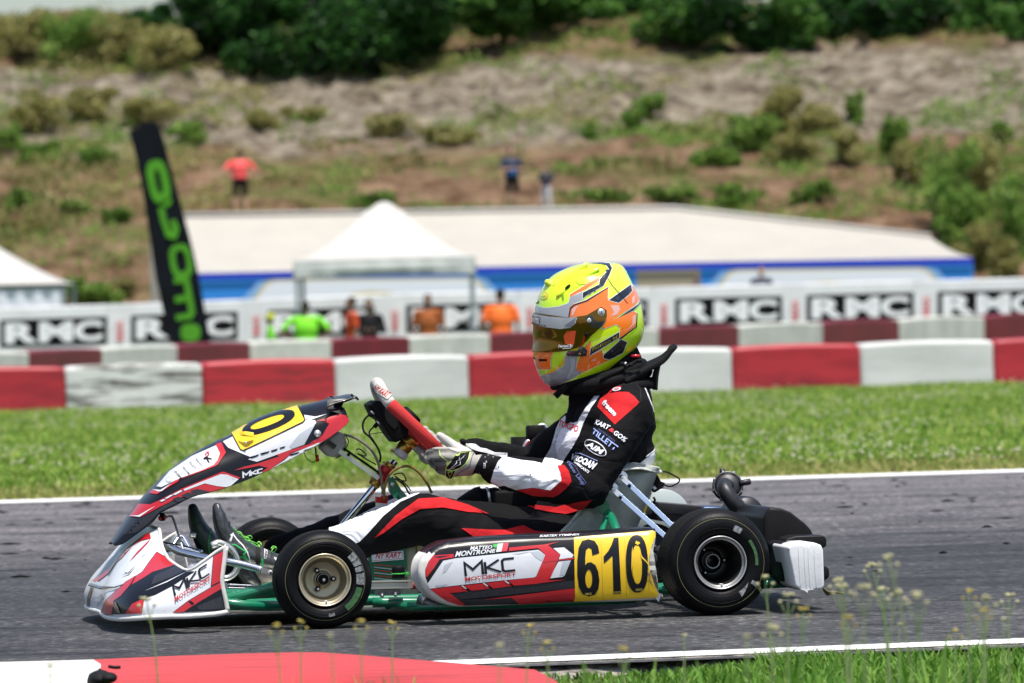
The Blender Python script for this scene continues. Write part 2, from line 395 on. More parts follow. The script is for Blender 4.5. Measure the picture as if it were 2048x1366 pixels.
# rock between two heights that wander with the noise; lower limit falls to the right
a1 = nd(N, L, 'ShaderNodeMath', big.outputs[0], operation='MULTIPLY'); a1.inputs[1].default_value = 2.6
a2 = nd(N, L, 'ShaderNodeMath', sx.outputs[2], operation='ADD'); L.new(a1.outputs[0], a2.inputs[1])
rb = ramp(N, L, nd(N, L, 'ShaderNodeMath', a2.outputs[0], operation='DIVIDE').outputs[0], [(.505, (0, 0, 0)), (.535, (1, 1, 1)), (.73, (1, 1, 1)), (.77, (0, 0, 0))])
rb.inputs[0].links[0].from_node.inputs[1].default_value = 14.0
col = mixc(N, L, rb.outputs[0], base, rock.outputs[0])
fl = ramp(N, L, nd(N, L, 'ShaderNodeMath', sx.outputs[2], operation='ADD').outputs[0], [(0.0, (1, 1, 1)), (.9, (0, 0, 0))]); fl.inputs[0].links[0].from_node.inputs[1].default_value = 0.0
gcol = ramp(N, L, mid.outputs[0], [(.3, (.075, .13, .022)), (.5, (.13, .20, .04)), (.7, (.24, .26, .08))])
col = mixc(N, L, fl.outputs[0], col, gcol.outputs[0])
L.new(col, b.inputs['Base Color']); b.inputs['Roughness'].default_value = 1; b.inputs['Specular IOR Level'].default_value = .1
ad = nd(N, L, 'ShaderNodeMath', mid.outputs[0], operation='ADD'); L.new(fine.outputs[0], ad.inputs[1])
bp = nd(N, L, 'ShaderNodeBump', ad.outputs[0], inp='Height', Strength=1.0, Distance=.5); L.new(bp.outputs[0], b.inputs['Normal']); HILLM = mt

prof = [(-400, 0), (78, 0), (90, -.75), (143, -.75), (152, .2), (163, 3.55), (179, 6.15), (187, 9.1), (197, 10.9), (215, 12.0), (260, 12.4), (3000, 12.4)]
def smooth_h(y):
    return float(np.interp(y, [p[0] for p in prof], [p[1] for p in prof]))
def terr(x, y):
    h = sum(smooth_h(y + d) for d in (-3, -1.5, 0, 1.5, 3)) / 5 if y > 70 else smooth_h(y)
    if y > 146:
        k = min(1, (y - 146) / 14)
        h += k * (.75 * (noise.noise((x * .11, y * .11, 1.3))) + .35 * noise.noise((x * .38, y * .38, 4.1)) + .26 * noise.noise((x * 1.1, y * 1.1, 8)))
        if 180 < y < 196: h += .42 * noise.noise((x * 1.5, y * 1.5, 3))
    return h
def hit(u, v, y0=100, y1=260):
    y = y0
    while y < y1:
        p = WP(u, v, y)
        if p.z < terr(p.x, p.y): return p
        y += .15
    return WP(u, v, y1)
# one ground sheet to the horizon
xs = sorted(set([-1500, -600, -250, -120, -70, -40] + list(np.arange(-24, 24.1, .4)) + [40, 70, 120, 250, 600, 1500]))
ys = sorted(set([-400, -150, -60, -30, -20, -12, -6, -3, 0, 12, 30, 50, 70] + list(np.arange(76, 146, 2.0)) + list(np.arange(146, 218, .45)) + [225, 240, 260, 320, 500, 1000, 2000]))
V = [(x, y, terr(x, y) - .03) for y in ys for x in xs]; nx = len(xs)
Fc = [(i * nx + j, i * nx + j + 1, (i + 1) * nx + j + 1, (i + 1) * nx + j) for i in range(len(ys) - 1) for j in range(nx - 1)]
g = MB().add((V, Fc), HILLM).build('ground'); tag(g, kind='structure')

# track sheet between the two painted edge lines
fa, fb = G(-400, 1020.3), G(2448, 932.7)           # far line, camera side
def far(x): return fa.y + (fb.y - fa.y) * (x - fa.x) / (fb.x - fa.x)
nl = [G(880, 1334), G(1500, 1306), G(2048, 1289)]   # near line, camera side
def near(x): return nl[0].y + (nl[2].y - nl[0].y) * (x - nl[0].x) / (nl[2].x - nl[0].x)
X0, X1 = -40.0, 40.0
tr = MB().add(([(X0, near(X0) - .1, 0), (X1, near(X1) - .1, 0), (X1, far(X1) + .4, 0), (X0, far(X0) + .4, 0)], [(0, 1, 2, 3)]), ASPH).build('track'); tag(tr, kind='structure')
PAINTW = mat('road_paint_white', (.78, .78, .76), .6, var=.45, vs=9, lo=.30, hi=.44, bump=.2)
PAINTR = mat('kerb_paint_red', (.47, .045, .052), .9, col2=(.24, .035, .038), vs=4, lo=.30, hi=.52, bump=.25, vstretch=(.7, 5, 1))
KERBW = mat('kerb_paint_white', (.60, .59, .56), .8, var=.5, vs=3, lo=.3, hi=.5, bump=.25, vstretch=(.7, 5, 1))
def strip(name, f, off, wd, z, m_, x0=X0, x1=X1, n=60, jit=0):
    V = []
    for i in range(n + 1):
        x = x0 + (x1 - x0) * i / n; V += [(x, f(x) + off, z), (x, f(x) + off + wd + jit * noise.noise((x * 6, off, 0)), z)]
    o = MB().add((V, [(2 * i, 2 * i + 2, 2 * i + 3, 2 * i + 1) for i in range(n)]), m_, False).build(name); return tag(o, kind='structure')
strip('track_edge_line', far, 0, .45, .004, PAINTW)
strip('track_edge_line', near, .0, .19, .004, PAINTW, jit=.02)

# broken asphalt margin in front of the near line
CRUMB = mat('crumbled_asphalt', (.34, .31, .27), .95, col2=(.05, .045, .04), vs=16, lo=.42, hi=.58, bump=.8, bs=25)
n = 240; V = []; 
for i in range(n + 1):
    x = -9 + 18 * i / n; y = near(x); k = .12 + .07 * noise.noise((x * 5, 0, 0)) + .03 * noise.noise((x * 30, 2, 0))
    V += [(x, y + .01, .002), (x, y - k * .5, -.004 + .01 * noise.noise((x * 20, 1, 0))), (x, y - k, -.03)]
MBm = MB().add((V, [(3 * i + a, 3 * i + 3 + a, 3 * i + 4 + a, 3 * i + 1 + a) for i in range(n) for a in (0, 1)]), CRUMB); tag(MBm.build('track_margin'), kind='structure')

# kerb: one low sloping concrete kerb, red with a white section, ending as a ramp at the right
topu = [(-500, 1345), (0, 1332), (180, 1327), (400, 1317), (600, 1311), (680, 1314), (760, 1320), (860, 1328), (960, 1336), (1060, 1344)]
K = [G(u, v, 0) for u, v in topu]; KL = crv(K, 8); V = []; FcR = []; FcW = []
xw = G(180, 1327).x
for i, p in enumerate(KL):
    wdt = 1.1; e = min(1, max(0, (KL[-1].x - p.x) / 1.0)) ; h = .004 + .014 * e
    V += [(p.x, p.y, .0), (p.x + .01, p.y - .03, .006 + h * .3), (p.x + .05, p.y - .35, h), (p.x + .10, p.y - wdt, h * .8), (p.x + .1, p.y - wdt - .02, -.03)]
for i in range(len(KL) - 1):
    for a in range(4):
        f = (5 * i + a, 5 * i + 5 + a, 5 * i + 6 + a, 5 * i + 1 + a); (FcW if KL[i + 1].x < xw + .01 else FcR).append(f)
kb = MB().add((V, FcR), PAINTR); kb.add((V, FcW), KERBW)
tag(kb.build('kerb'), kind='structure')
RUB = mat('rubber_lump', (.012, .012, .013), .7, bump=.4)
c = G(200, 1338, .05); t = MB()
v_, f_ = ellip(c + Vector((0, 0, -.022)), (.028, .05, .020), n=18, m_=12); t.add(([q + (q - c).normalized() * (.010 * noise.noise(q * 55)) for q in v_], f_), RUB); t.add(ellip(c + Vector((.022, -.03, -.018)), (.018, .03, .012)), RUB)
t.add(tube(crv([c + Vector((.02, 0, .005)), c + Vector((.032, .01, .002)), c + Vector((.045, .012, .002))], 4), .004, 6), RUB)
tag(t.build('rubber_piece'), 'torn black rubber scrap lying on the joint of white and red kerb', 'rubber scrap')

# ------------------------------------------------------------------ grass (stuff)
def grassmat(name, a, b_, c_=None, trans=.35, sc_=3.0):
    mt, N, L, p = mixmat(name); g = N.new('ShaderNodeNewGeometry'); tc = N.new('ShaderNodeTexCoord')
    n = nd(N, L, 'ShaderNodeTexNoise', tc.outputs['Object'], Scale=sc_, Detail=4)
    ad = nd(N, L, 'ShaderNodeMath', n.outputs[0], operation='ADD'); L.new(g.outputs['Random Per Island'], ad.inputs[1])
    hv = nd(N, L, 'ShaderNodeMath', ad.outputs[0], operation='MULTIPLY'); hv.inputs[1].default_value = .5
    r = ramp(N, L, hv.outputs[0], [(.32, a), (.5, b_), (.70, c_ or b_)]); L.new(r.outputs[0], p.inputs['Base Color']); p.inputs['Roughness'].default_value = .55
    p.inputs['Specular IOR Level'].default_value = .25
    tr = nd(N, L, 'ShaderNodeBsdfTranslucent', r.outputs[0]); mx = N.new('ShaderNodeMixShader'); mx.inputs[0].default_value = trans
    L.new(p.outputs[0], mx.inputs[1]); L.new(tr.outputs[0], mx.inputs[2]); L.new(mx.outputs[0], N['Material Output'].inputs[0]); return mt
def fastmesh(name, co, loops, mt, parent=None):
    """co (n,3); loops (f,k) index array"""
    me = bpy.data.meshes.new(name); nv = len(co); nf, k = loops.shape
    me.vertices.add(nv); me.vertices.foreach_set('co', co.astype(np.float32).ravel()); me.loops.add(nf * k); me.loops.foreach_set('vertex_index', loops.astype(np.int32).ravel())
    me.polygons.add(nf); me.polygons.foreach_set('loop_start', np.arange(0, nf * k, k, dtype=np.int32)); me.polygons.foreach_set('loop_total', np.full(nf, k, dtype=np.int32))
    me.materials.append(mt); me.update(calc_edges=True); o = bpy.data.objects.new(name, me); COL.objects.link(o); o.parent = parent; return o
def blades(P, h, wd, lean):
    """one bent blade (2 segments, 5 verts) per root point"""
    n = len(P); a = rng.uniform(0, 2 * PI, n); hh = h * rng.uniform(.5, 1.35, n) if np.isscalar(h) else h
    d = np.stack([np.cos(a), np.sin(a), np.zeros(n)], 1); a2 = rng.uniform(0, 2 * PI, n); ln = lean * rng.uniform(.2, 1.2, n) * hh
    l = np.stack([np.cos(a2) * ln, np.sin(a2) * ln, np.zeros(n)], 1); w_ = (wd * rng.uniform(.6, 1.4, n))[:, None]; z = np.array([[0, 0, 1.]])
    v0 = P - d * w_; v1 = P + d * w_; m_ = P + l * .35 + z * (hh * .6)[:, None]; v2 = m_ + d * w_ * .8; v3 = m_ - d * w_ * .8; v4 = P + l + z * (hh * .95)[:, None]
    co = np.stack([v0, v1, v2, v3, v4], 1).reshape(-1, 3); i = np.arange(n)[:, None] * 5
    f = np.concatenate([i + [0, 1, 2], i + [0, 2, 3], i + [3, 2, 4]], 1).reshape(-1, 3); return co, f
def n2(x, y, s, z=0): return np.array([noise.noise((a * s, b * s, z)) for a, b in zip(x, y)])
GR1 = grassmat('verge_grass_blades', (.05, .14, .010), (.20, .38, .030), (.46, .52, .14), sc_=2.6)
n = 380000; yy = rng.uniform(0, 1, n) ** .8; x = rng.uniform(-1, 1, n)
y = 12.0 + yy * 27.5; x = x * (y + 16) * .112
keep = y > (fa.y + (fb.y - fa.y) * (x - fa.x) / (fb.x - fa.x)) + .42
x, y = x[keep], y[keep]; cl = n2(x[::1], y[::1], .9)
edge = (y - far(0)) ; hh = (.045 + .03 * cl) * np.clip(.55 + edge * .25, .5, 1.2) * rng.uniform(.6, 1.4, len(x))
co, f = blades(np.stack([x, y, np.full(len(x), -.03)], 1), np.clip(hh, .015, .2), .0055, .9)
DRYG = grassmat('verge_dry_blades', (.15, .18, .03), (.28, .31, .07), (.46, .40, .17), sc_=1.5)
m_ = (rng.uniform(0, 1, 26000) ** 1.6) * 3.2 + .4; x_ = rng.uniform(-3.4, 3.4, 26000); y_ = np.array([far(a) for a in x_]) + m_
co2, f2 = blades(np.stack([x_, y_, np.full(len(x_), -.03)], 1), .05, .006, .9); tag(fastmesh('dry_verge_grass', co2, f2, DRYG), 'yellowing grass along the far track edge', 'grass', kind='stuff')
tag(fastmesh('verge_grass', co, f, GR1), 'mown green clover grass between the track and the barriers', 'grass', kind='stuff')
# pale clover heads over the verge
CLV = mat('clover_flower', (.55, .54, .38), .8)
n = 4500; y = 13 + rng.uniform(0, 1, n) * 26; x = rng.uniform(-1, 1, n) * (y + 16) * .088; k = y > far(0) + 1.6; x, y = x[k], y[k]
k = n2(x, y, .5, 7) > -.08; x, y = x[k], y[k]; n = len(x)
q = np.array([[0, 0, 1], [1, 0, 0], [0, 1, 0], [-1, 0, 0], [0, -1, 0], [0, 0, -1.]]) * .0075; c = np.stack([x, y, .03 + rng.uniform(0, .03, n)], 1)
co = (c[:, None, :] + q[None]).reshape(-1, 3); i = np.arange(n)[:, None] * 6
f = np.concatenate([i + a for a in ([0, 1, 2], [0, 2, 3], [0, 3, 4], [0, 4, 1], [5, 2, 1], [5, 3, 2], [5, 4, 3], [5, 1, 4])], 1).reshape(-1, 3)
tag(fastmesh('clover_flowers', co, f, CLV), 'scattered pale clover heads in the verge grass', 'flowers', kind='stuff')
# foreground grass, densest at the right
GR2 = grassmat('foreground_grass_blades', (.05, .14, .012), (.13, .30, .03), (.26, .42, .08), sc_=9)
n = 26000; x = rng.uniform(-1.35, 1.35, n); y = -1.75 - rng.uniform(0, 1, n) ** 1.0 * 2.2
yn = np.array([near(a) for a in x]); y = yn - .13 - rng.uniform(0, 1, n) ** 1.2 * 1.5
den = np.clip((x + .05) * 1.8, 0, 1) * .6 + .12 + .9 * n2(x, y, 2.4); xk = x > G(760, 1340).x
k = (rng.uniform(0, 1, n) < den) & ((x > G(900, 1340).x) | (y < yn - 1.35)) & (y > -4.0)
# the kerb body stays bare
x, y, yn = x[k], y[k], yn[k]; hh = (.014 + .026 * np.clip(n2(x, y, 2.0, 3) + .35, 0, 1)) * rng.uniform(.5, 1.5, len(x)) * (1 + .7 * (np.abs(x - .9) < .35))
co, f = blades(np.stack([x, y, np.full(len(x), -.03)], 1), hh, .0032, .7)
tag(fastmesh('foreground_grass', co, f, GR2), 'long green grass at the near edge of the track', 'grass', kind='stuff')
# broad-leaved clumps in the foreground, each a plant
LEAFG = grassmat('weed_leaf', (.06, .17, .015), (.15, .34, .035), (.3, .48, .1), sc_=5)
def leafblade(p, d, ln, wd, droop, k=5):
    V = []; p = Vector(p); d = Vector(d).normalized(); s = d.cross(Vector((0, 0, 1))).normalized() if abs(d.z) < .99 else Vector((1, 0, 0)); Q = p.copy(); dd = d.copy()
    for i in range(k + 1):
        t = i / k; w_ = wd * math.sin(PI * min(1, t * .85 + .12)) ** .8 * (1 if t < 1 else .05); V += [Q - s * w_, Q + s * w_]; Q = Q + dd * (ln / k); dd = (dd + Vector((0, 0, -droop / k))).normalized()
    return V, [(2 * i, 2 * i + 1, 2 * i + 3, 2 * i + 2) for i in range(k)]
for i, (u, v, h) in enumerate([(300, 1372, .05), (520, 1385, .06), (600, 1385, .09), (705, 1385, .09), (800, 1385, .10), (1240, 1350, .11), (1290, 1360, .10), (1500, 1352, .13), (1590, 1348, .12), (1620, 1340, .12), (1640, 1350, .14), (1750, 1345, .10), (1843, 1338, .15), (1900, 1350, .09), (2000, 1345, .09), (1120, 1362, .06), (930, 1380, .07), (1390, 1358, .09)]):
    yc = -4.2 - (i % 4) * .45; b0 = WP(u, 1400, yc); tz = WP(u, v - h * 760, yc).z; b0.z = -.03; mb = MB()
    for j in range(17):
        a = rng.uniform(0, 2 * PI); mb.add(leafblade(b0 + Vector((rng.uniform(-.06, .06), rng.uniform(-.06, .06), 0)), (math.cos(a) * .35, math.sin(a) * .35, rng.uniform(.9, 1.8)), tz * rng.uniform(.6, 1.05), .0042 * rng.uniform(.7, 1.6), rng.uniform(.2, .8)), LEAFG)
    o = mb.build('grass_clump'); tag(o, 'green grass clump in the foreground, ' + ['at the frame bottom left on the red kerb', 'short one on the kerb left of centre', 'beside the tall blades on the red kerb', 'under the front wheel on the kerb', 'small one before the side pod front', 'right of the kerb ramp', 'beside the numbers panel foreground', 'right of the rear tyre', 'low one below the white taped bumper', 'leaning one below the bumper', 'dense one right of the bumper', 'in the middle of the right foreground grass', 'with the tallest upright blade at right', 'small one between tall blades at right', 'at the far right corner', 'small one at the end of the kerb', 'at the ramped tip of the red kerb', 'below the rear tyre'][i], 'grass clump', 'grass clumps in the foreground')

# flower stalks
STEM = mat('weed_stem', (.20, .27, .10), .7, trans=.2); STEMG = mat('weed_stem_green', (.13, .27, .05), .7, trans=.2)
HEADY = mat('flower_yellow', (.50, .40, .10), .8, trans=.2); HEADC = mat('flower_cream', (.58, .55, .33), .85, var=.3, vs=120, trans=.2)
ST = [(322, 1365, 293, 1198, 0, 'leaning pale stalk in front of the kart nose'), (601, 1385, 601, 1243, 1, 'yellow flower before the front wheel'), (722, 1385, 722, 1242, 1, 'yellow flower right of the front wheel'), (565, 1385, 552, 1250, 1, 'small yellow flower left of the front wheel'), (670, 1385, 662, 1271, 2, 'greenish bud below the front wheel'),
      (784, 1385, 785, 1245, 1, 'yellow flower below the steering arm'), (1050, 1385, 1058, 1252, 1, 'branched yellow flower below the side pod'), (1098, 1385, 1094, 1284, 1, 'low yellow flower under the racing number'), (1250, 1385, 1247, 1297, 1, 'lowest yellow flower near the rear'), (1000, 1385, 998, 1290, 2, 'faint green bud below the side pod'),
      (1548, 1370, 1530, 1155, 0, 'pale stalk crossing the rear tyre'), (1578, 1370, 1576, 1190, 0, 'faint stalk just right of the rear tyre'), (1605, 1370, 1607, 1218, 1, 'orange headed stalk in the rear shadow'), (1545, 1380, 1544, 1255, 0, 'short stalk under the rear tyre'), (1495, 1385, 1494, 1272, 2, 'short bud below the rear tyre'), (1370, 1385, 1368, 1271, 2, 'short bud right of the racing number'),
      (1700, 1345, 1676, 1160, 0, 'tall stalk right of the white bumper block'), (1712, 1345, 1683, 1172, 0, 'second tall stalk right of the bumper'), (1733, 1345, 1727, 1174, 0, 'thin stalk beyond the bumper'), (1700, 1345, 1697, 1234, 1, 'small orange head right of the bumper'), (1790, 1340, 1744, 1130, 0, 'tall arched stalk with round head'), (1780, 1340, 1766, 1178, 0, 'green stalk in the thick of the weeds'), (1768, 1340, 1792, 1184, 0, 'stalk leaning right in the weeds'), (1843, 1330, 1776, 1114, 0, 'tallest stalk bent to the left'), (1845, 1330, 1834, 1190, 0, 'stalk beside the tallest upright blade'), (1798, 1350, 1799, 1249, 2, 'low bud among the green weeds'),
      (1913, 1345, 1911, 1261, 1, 'small head right of the weeds'), (1940, 1345, 1938, 1182, 1, 'faint stalk with orange tip at right'), (1969, 1345, 1973, 1196, 0, 'cream head stalk at right'), (1965, 1345, 1966, 1220, 1, 'shorter stalk next to the cream head'), (2020, 1345, 2018, 1191, 0, 'rightmost tall flower stalk with cream head'), (2008, 1350, 2008, 1238, 2, 'bud near the right frame edge'), (100, 1385, 100, 1330, 2, 'tiny bud before the white kerb')]
for i, (ub, vb, ut, vt, kind, lb) in enumerate(ST):
    y = -4.6 - (i % 5) * .55; a = WP(ub, max(vb, 1400), y); c = WP(ut, vt, y + .05); a.z = -.02
    mid_ = a.lerp(c, .62) + Vector(((a.x - c.x) * .28, 0, .0)); ln = (c - a).length; mb = MB()
    mb.add(tube(crv([a, mid_, c], 6), lerpl([.0026, .0018, .0011], 13), 6), STEMG if i in (21, 24, 12) else STEM)
    root = mb.build('flower_stalk'); hb = MB(); hm = HEADY if kind == 1 else HEADC; r = .0062 if kind == 1 else (.0085 if kind == 0 else .005)
    for j in range(9):
        a_ = rng.uniform(0, 2 * PI); rr = r * rng.uniform(.2, 1.1); q = c + Vector((math.cos(a_) * rr * 1.1, math.sin(a_) * rr, rng.uniform(-.3, .35) * r)); hb.add(ellip(q, (r * .42, r * .42, r * .34), n=6, m_=4), hm)
    if kind != 2:
        for s in (-1, 1):
            q = c + Vector((s * r * 1.7, 0, -.012)); hb.add(ellip(q, (r * .5, r * .5, r * .4), n=6, m_=4), hm); mb2 = tube([a.lerp(c, .86), q], .0008, 5); hb.add(mb2, STEM)
    hb.build('flower_head', root); tag(root, lb, 'weed', 'flowering weeds in the foreground')

# rubber marbles thrown off the racing line
n = 700; x = rng.uniform(-3.5, 3.5, n); t_ = rng.uniform(0, 1, n); y = np.where(t_ < .75, far(0) - rng.uniform(.2, 1, n) ** 2 * 9.5, -1.5 + rng.uniform(0, .6, n)); q = np.array([[0, 0, 1], [1, 0, 0], [0, 1, 0], [-1, 0, 0], [0, -1, 0], [0, 0, -1.]])
sz = (rng.uniform(.2, 1, n) ** 3 * .014 + .0015)[:, None] * np.where(t_ < .75, 1, .22)[:, None]; sh3 = rng.uniform(.5, 1.6, (n, 3)) * np.array([2.2, 1, .35]); c = np.stack([x, y, np.full(n, .003)], 1)
co = (c[:, None, :] + q[None] * (sz * sh3)[:, None, :]).reshape(-1, 3); i = np.arange(n)[:, None] * 6
f = np.concatenate([i + a for a in ([0, 1, 2], [0, 2, 3], [0, 3, 4], [0, 4, 1], [5, 2, 1], [5, 3, 2], [5, 4, 3], [5, 1, 4])], 1).reshape(-1, 3)
tag(fastmesh('rubber_marbles', co, f, mat('rubber_crumb', (.012, .012, .013), .9)), 'dark rubber crumbs scattered along the track edge', 'rubber debris', kind='stuff')

# ------------------------------------------------------------------ barrier blocks
BRED = mat('barrier_red', (.42, .022, .032), .45, col2=(.22, .012, .02), vs=1.6, lo=.3, hi=.6, vstretch=(1, 1, 4)); BWHT = mat('barrier_white', (.62, .63, .61), .5, col2=(.46, .47, .45), vs=1.3, lo=.25, hi=.6, vstretch=(1, 1, 4))
BDRT = mat('barrier_white_sooty', (.64, .65, .62), .55, col2=(.09, .085, .07), vs=2.3, lo=.40, hi=.53, vstretch=(.7, 1, 6)); BDRK = mat('barrier_red_dark', (.17, .010, .018), .5, var=.3, vs=2); BW2 = mat('barrier_offwhite', (.60, .61, .55), .6, var=.25, vs=2)
def block(a, b_, h, dep, mt, name, lb, grp, z0=-.02):
    """rounded plastic block from ground point a to b"""
    a = Vector(a); b_ = Vector(b_); L_ = (b_ - a).length; x = (b_ - a) / L_; x.z = 0; x.normalize(); yv = Vector((-x.y, x.x, 0)); mb = MB(); V = []; prof_ = []
    r = .045
    for t in [(0, 0), (.0, h * .25), (.012, h * .55), (.004, h - r)] + [(r - r * math.cos(q), h - r + r * math.sin(q)) for q in (.5, 1.0, 1.5)]: prof_.append(t)
    full = prof_ + [(dep - p[0], p[1]) for p in prof_[::-1]]; xsn = [0.004, .03, .06] + [L_ * k / 8 for k in range(1, 8)] + [L_ - .06, L_ - .03, L_ - .004]
    for s in xsn:
        e = .016 if s in (xsn[0], xsn[-1]) else (.004 if s in (xsn[1], xsn[-2]) else 0); sag = -.016 * (2 * s / L_ - 1) ** 2 * h / .44
        for (dy, z) in full:
            k = (dy - dep / 2) * (1 - 2 * e / dep) + dep / 2; V.append(a + x * s + yv * k + Vector((0, 0, a.z * 0 + z0 + (b_.z - a.z) * s / L_ + (z * (1 - e / h) + sag * z / h))))
    m_ = len(full); Fc = [(i * m_ + j, (i + 1) * m_ + j, (i + 1) * m_ + j + 1, i * m_ + j + 1) for i in range(len(xsn) - 1) for j in range(m_ - 1)] + [tuple(range(m_)), tuple((len(xsn) - 1) * m_ + j for j in range(m_))[::-1]]
    mb.add((V, Fc), mt); o = mb.build(name); tag(o, lb, 'barrier block', grp); return o
E0 = [-405, -133, 133, 407, 672, 940, 1205, 1467, 1723, 1990, 2255]
def bv(u): return 828 - (828 - 766) * u / 2048
lbs = ['red barrier block cut by the left frame edge', 'red barrier block at the left frame edge', 'white barrier block with dark soot streaks, second in the front row', 'red barrier block with black scuffs above the fairing', 'white barrier block above the steering wheel', 'red barrier block left of the helmet', 'white barrier block right behind the driver', 'red barrier block right of the neck brace', 'white barrier block between two red ones at right', 'red barrier block cut by the right frame edge']
BRS = mat('barrier_red_scuffed', (.42, .022, .032), .45, col2=(.10, .02, .02), vs=2.1, lo=.34, hi=.5, vstretch=(.7, 1, 5))
for i in range(len(E0) - 1):
    red = i % 2 == 1; mt = BRS if i == 3 else (BRED if red else (BDRT if i == 2 else BWHT))
    if i == 0: continue
    block(G(E0[i], bv(E0[i])), G(E0[i + 1], bv(E0[i + 1])), .435, .36, mt, 'barrier_block', lbs[i], 'front row of red and white barrier blocks')
E1 = [-85, 60, 207, 357, 503, 665, 822, 982, 1150, 1320, 1480, 1647, 1800, 1970, 2140]
def tv(u): return float(np.interp(u, [-100, 0, 430, 743, 1400, 1700, 2048, 2200], [707, 703, 684, 674, 651, 639, 626, 621]))
for i in range(len(E1) - 1):
    pa, pb = [Vector((lambda q: (q.x, q.y, 0))(G(u, tv(u), .45))) for u in (E1[i], E1[i + 1])]
    top = WP(E1[i], tv(E1[i]), pa.y).z; za = min(terr(pa.x, pa.y), terr(pb.x, pb.y))
    block((pa.x, pa.y, 0), (pb.x, pb.y, 0), .45 - za, .4, BDRK if i % 2 == 1 else BW2, 'barrier_block', ('dark red' if i % 2 else 'off-white') + ' barrier block of the rear row, number %s from the left' % ['one', 'two', 'three', 'four', 'five', 'six', 'seven', 'eight', 'nine', 'ten', 'eleven', 'twelve', 'thirteen', 'fourteen'][i], 'rear row of barrier blocks', z0=za)

# ------------------------------------------------------------------ RMC banners on a white wall
WALLW = mat('banner_wall_white', (.82, .83, .84), .6, var=.15, vs=2); BLK = mat('banner_black', (.005, .005, .006), .6); LETW = mat('banner_letter_white', (.85, .85, .87), .6); LETR = mat('banner_letter_red', (.72, .16, .17), .6); STEEL = mat('galvanised_steel', (.50, .53, .55), .7)
BX = [0, 262, 535, 812, 1082, 1350, 1613, 1875]; BY = 98.0
def btop(u): return float(np.interp(u, [0, 262, 812, 1350, 1613, 1875, 2100], [640, 631, 610, 597, 590, 583, 578]))
for i, u0 in enumerate(BX):
    u1 = BX[i + 1] if i < 7 else 2138; mb = MB(); q = lambda u, dv, yy=BY: WP(u, btop(u) + dv, yy)
    base = terr(0, BY) - .05; A, B_ = q(u0 - 46, -20), q(u1 - 47, -20)
    mb.add(([(A.x, BY, base), (B_.x, BY, base), (B_.x, BY, B_.z), (A.x, BY, A.z), (A.x, BY + .12, base), (B_.x, BY + .12, base), (B_.x, BY + .12, B_.z), (A.x, BY + .12, A.z)], [(0, 1, 2, 3), (5, 4, 7, 6), (3, 2, 6, 7), (0, 3, 7, 4), (1, 5, 6, 2)]), WALLW, False)
    root = mb.build('banner_panel'); pn = MB()
    Z = lambda u, dv, o_: WP(u, btop(u) + dv, BY - o_)
    pn.add(([Z(u0, 0, .01), Z(u0 + 214, 0, .01), Z(u0 + 214, 55, .01), Z(u0, 55, .01)], [(0, 1, 2, 3)]), BLK, False)
    for k, (ch, a, b_) in enumerate([('R', 10, 76), ('M', 78, 146), ('C', 148, 205)]): text3(pn, ch, [Z(u0 + a, 7, .02), Z(u0 + b_, 7, .02), Z(u0 + b_, 48, .02), Z(u0 + a, 48, .02)], LETW, .045)
    text3(pn, 'MAX', [Z(u0 - 30, 50, .02), Z(u0 - 30, 8, .02), Z(u0 - 15, 8, .02), Z(u0 - 15, 50, .02)], LETR, .03)
    pn.build('advert_print', root)
    fr = MB(); fr.add(tube([A + Vector((0, .05, .012)), B_ + Vector((0, .05, .012))], .02, 8), WALLW); fr.build('rail', root)
    tag(root, 'white trackside panel with black block and letters RMC, %s' % ['leftmost', 'half hidden by the leaning flag', 'behind the lime shirted person', 'behind the orange shirted people', 'mostly behind the driver helmet', 'first complete one right of the helmet', 'second right of the helmet', 'at the right frame edge'][i], 'advertising panel', 'advertising panels along the fence')

# ------------------------------------------------------------------ leaning feather flag
FLB = mat('flag_black', (.003, .0035, .004), .8, col2=(.006, .009, .016), vs=1.5); FLG = mat('flag_green', (.10, .42, .012), .7, var=.25, vs=3, trans=.2)
fy = 84.0; o_ = [(258, 262), (300, 247), (318, 255), (340, 330), (360, 400), (378, 470), (395, 540), (408, 610), (420, 690), (345, 700), (330, 640), (312, 560), (298, 470), (285, 380), (272, 315)]
root = empty('feather_flag', WP(382, 700, fy)); root.location.z = terr(0, fy); off = -Vector(root.location)
P = [WP(u, v, fy) + off for u, v in o_]; V, Fc = prism(P, (0, .03, 0)); mb = MB().add((V, Fc), FLB, False); mb.build('flag_cloth', root)
lt = MB(); fq = lambda u, v: WP(u, v, fy - .02) + off
def fstroke(pts, wpx):
    A = stroke(pts, wpx); bm = poly_bm([A]); lt.add(([fq(v.co.x, v.co.y) for v in bm.verts], [tuple(v.index for v in f.verts) for f in bm.faces]), FLG, False); bm.free()
for e in [(317, 363, 21, 44, -.20, 6, 24), (362, 522, 22, 34, -.16, 11, 22)]:
    bm = poly_bm([ell2(e[0], e[1], e[2], e[3], e[4], 24, 3), ell2(e[0], e[1], e[5], e[6], e[4], 18, 3)]); bm.verts.index_update(); lt.add(([fq(v.co.x, v.co.y) for v in bm.verts], [tuple(v.index for v in f.verts) for f in bm.faces]), FLG, False)
fstroke([(322, 402), (334, 408), (340, 398)], 11); fstroke([(322, 415), (327, 440), (338, 470), (348, 472), (352, 458), (345, 440)], 12)
fstroke([(348, 562), (372, 558), (378, 590), (384, 625), (380, 632), (352, 636)], 12); fstroke([(350, 600), (372, 596)], 13)
bm = poly_bm([ell2(381, 665, 20, 18, 0, 20, 2.6)]); lt.add(([fq(v.co.x, v.co.y) for v in bm.verts], [tuple(v.index for v in f.verts) for f in bm.faces]), FLG, False)
lt.build('flag_lettering', root)
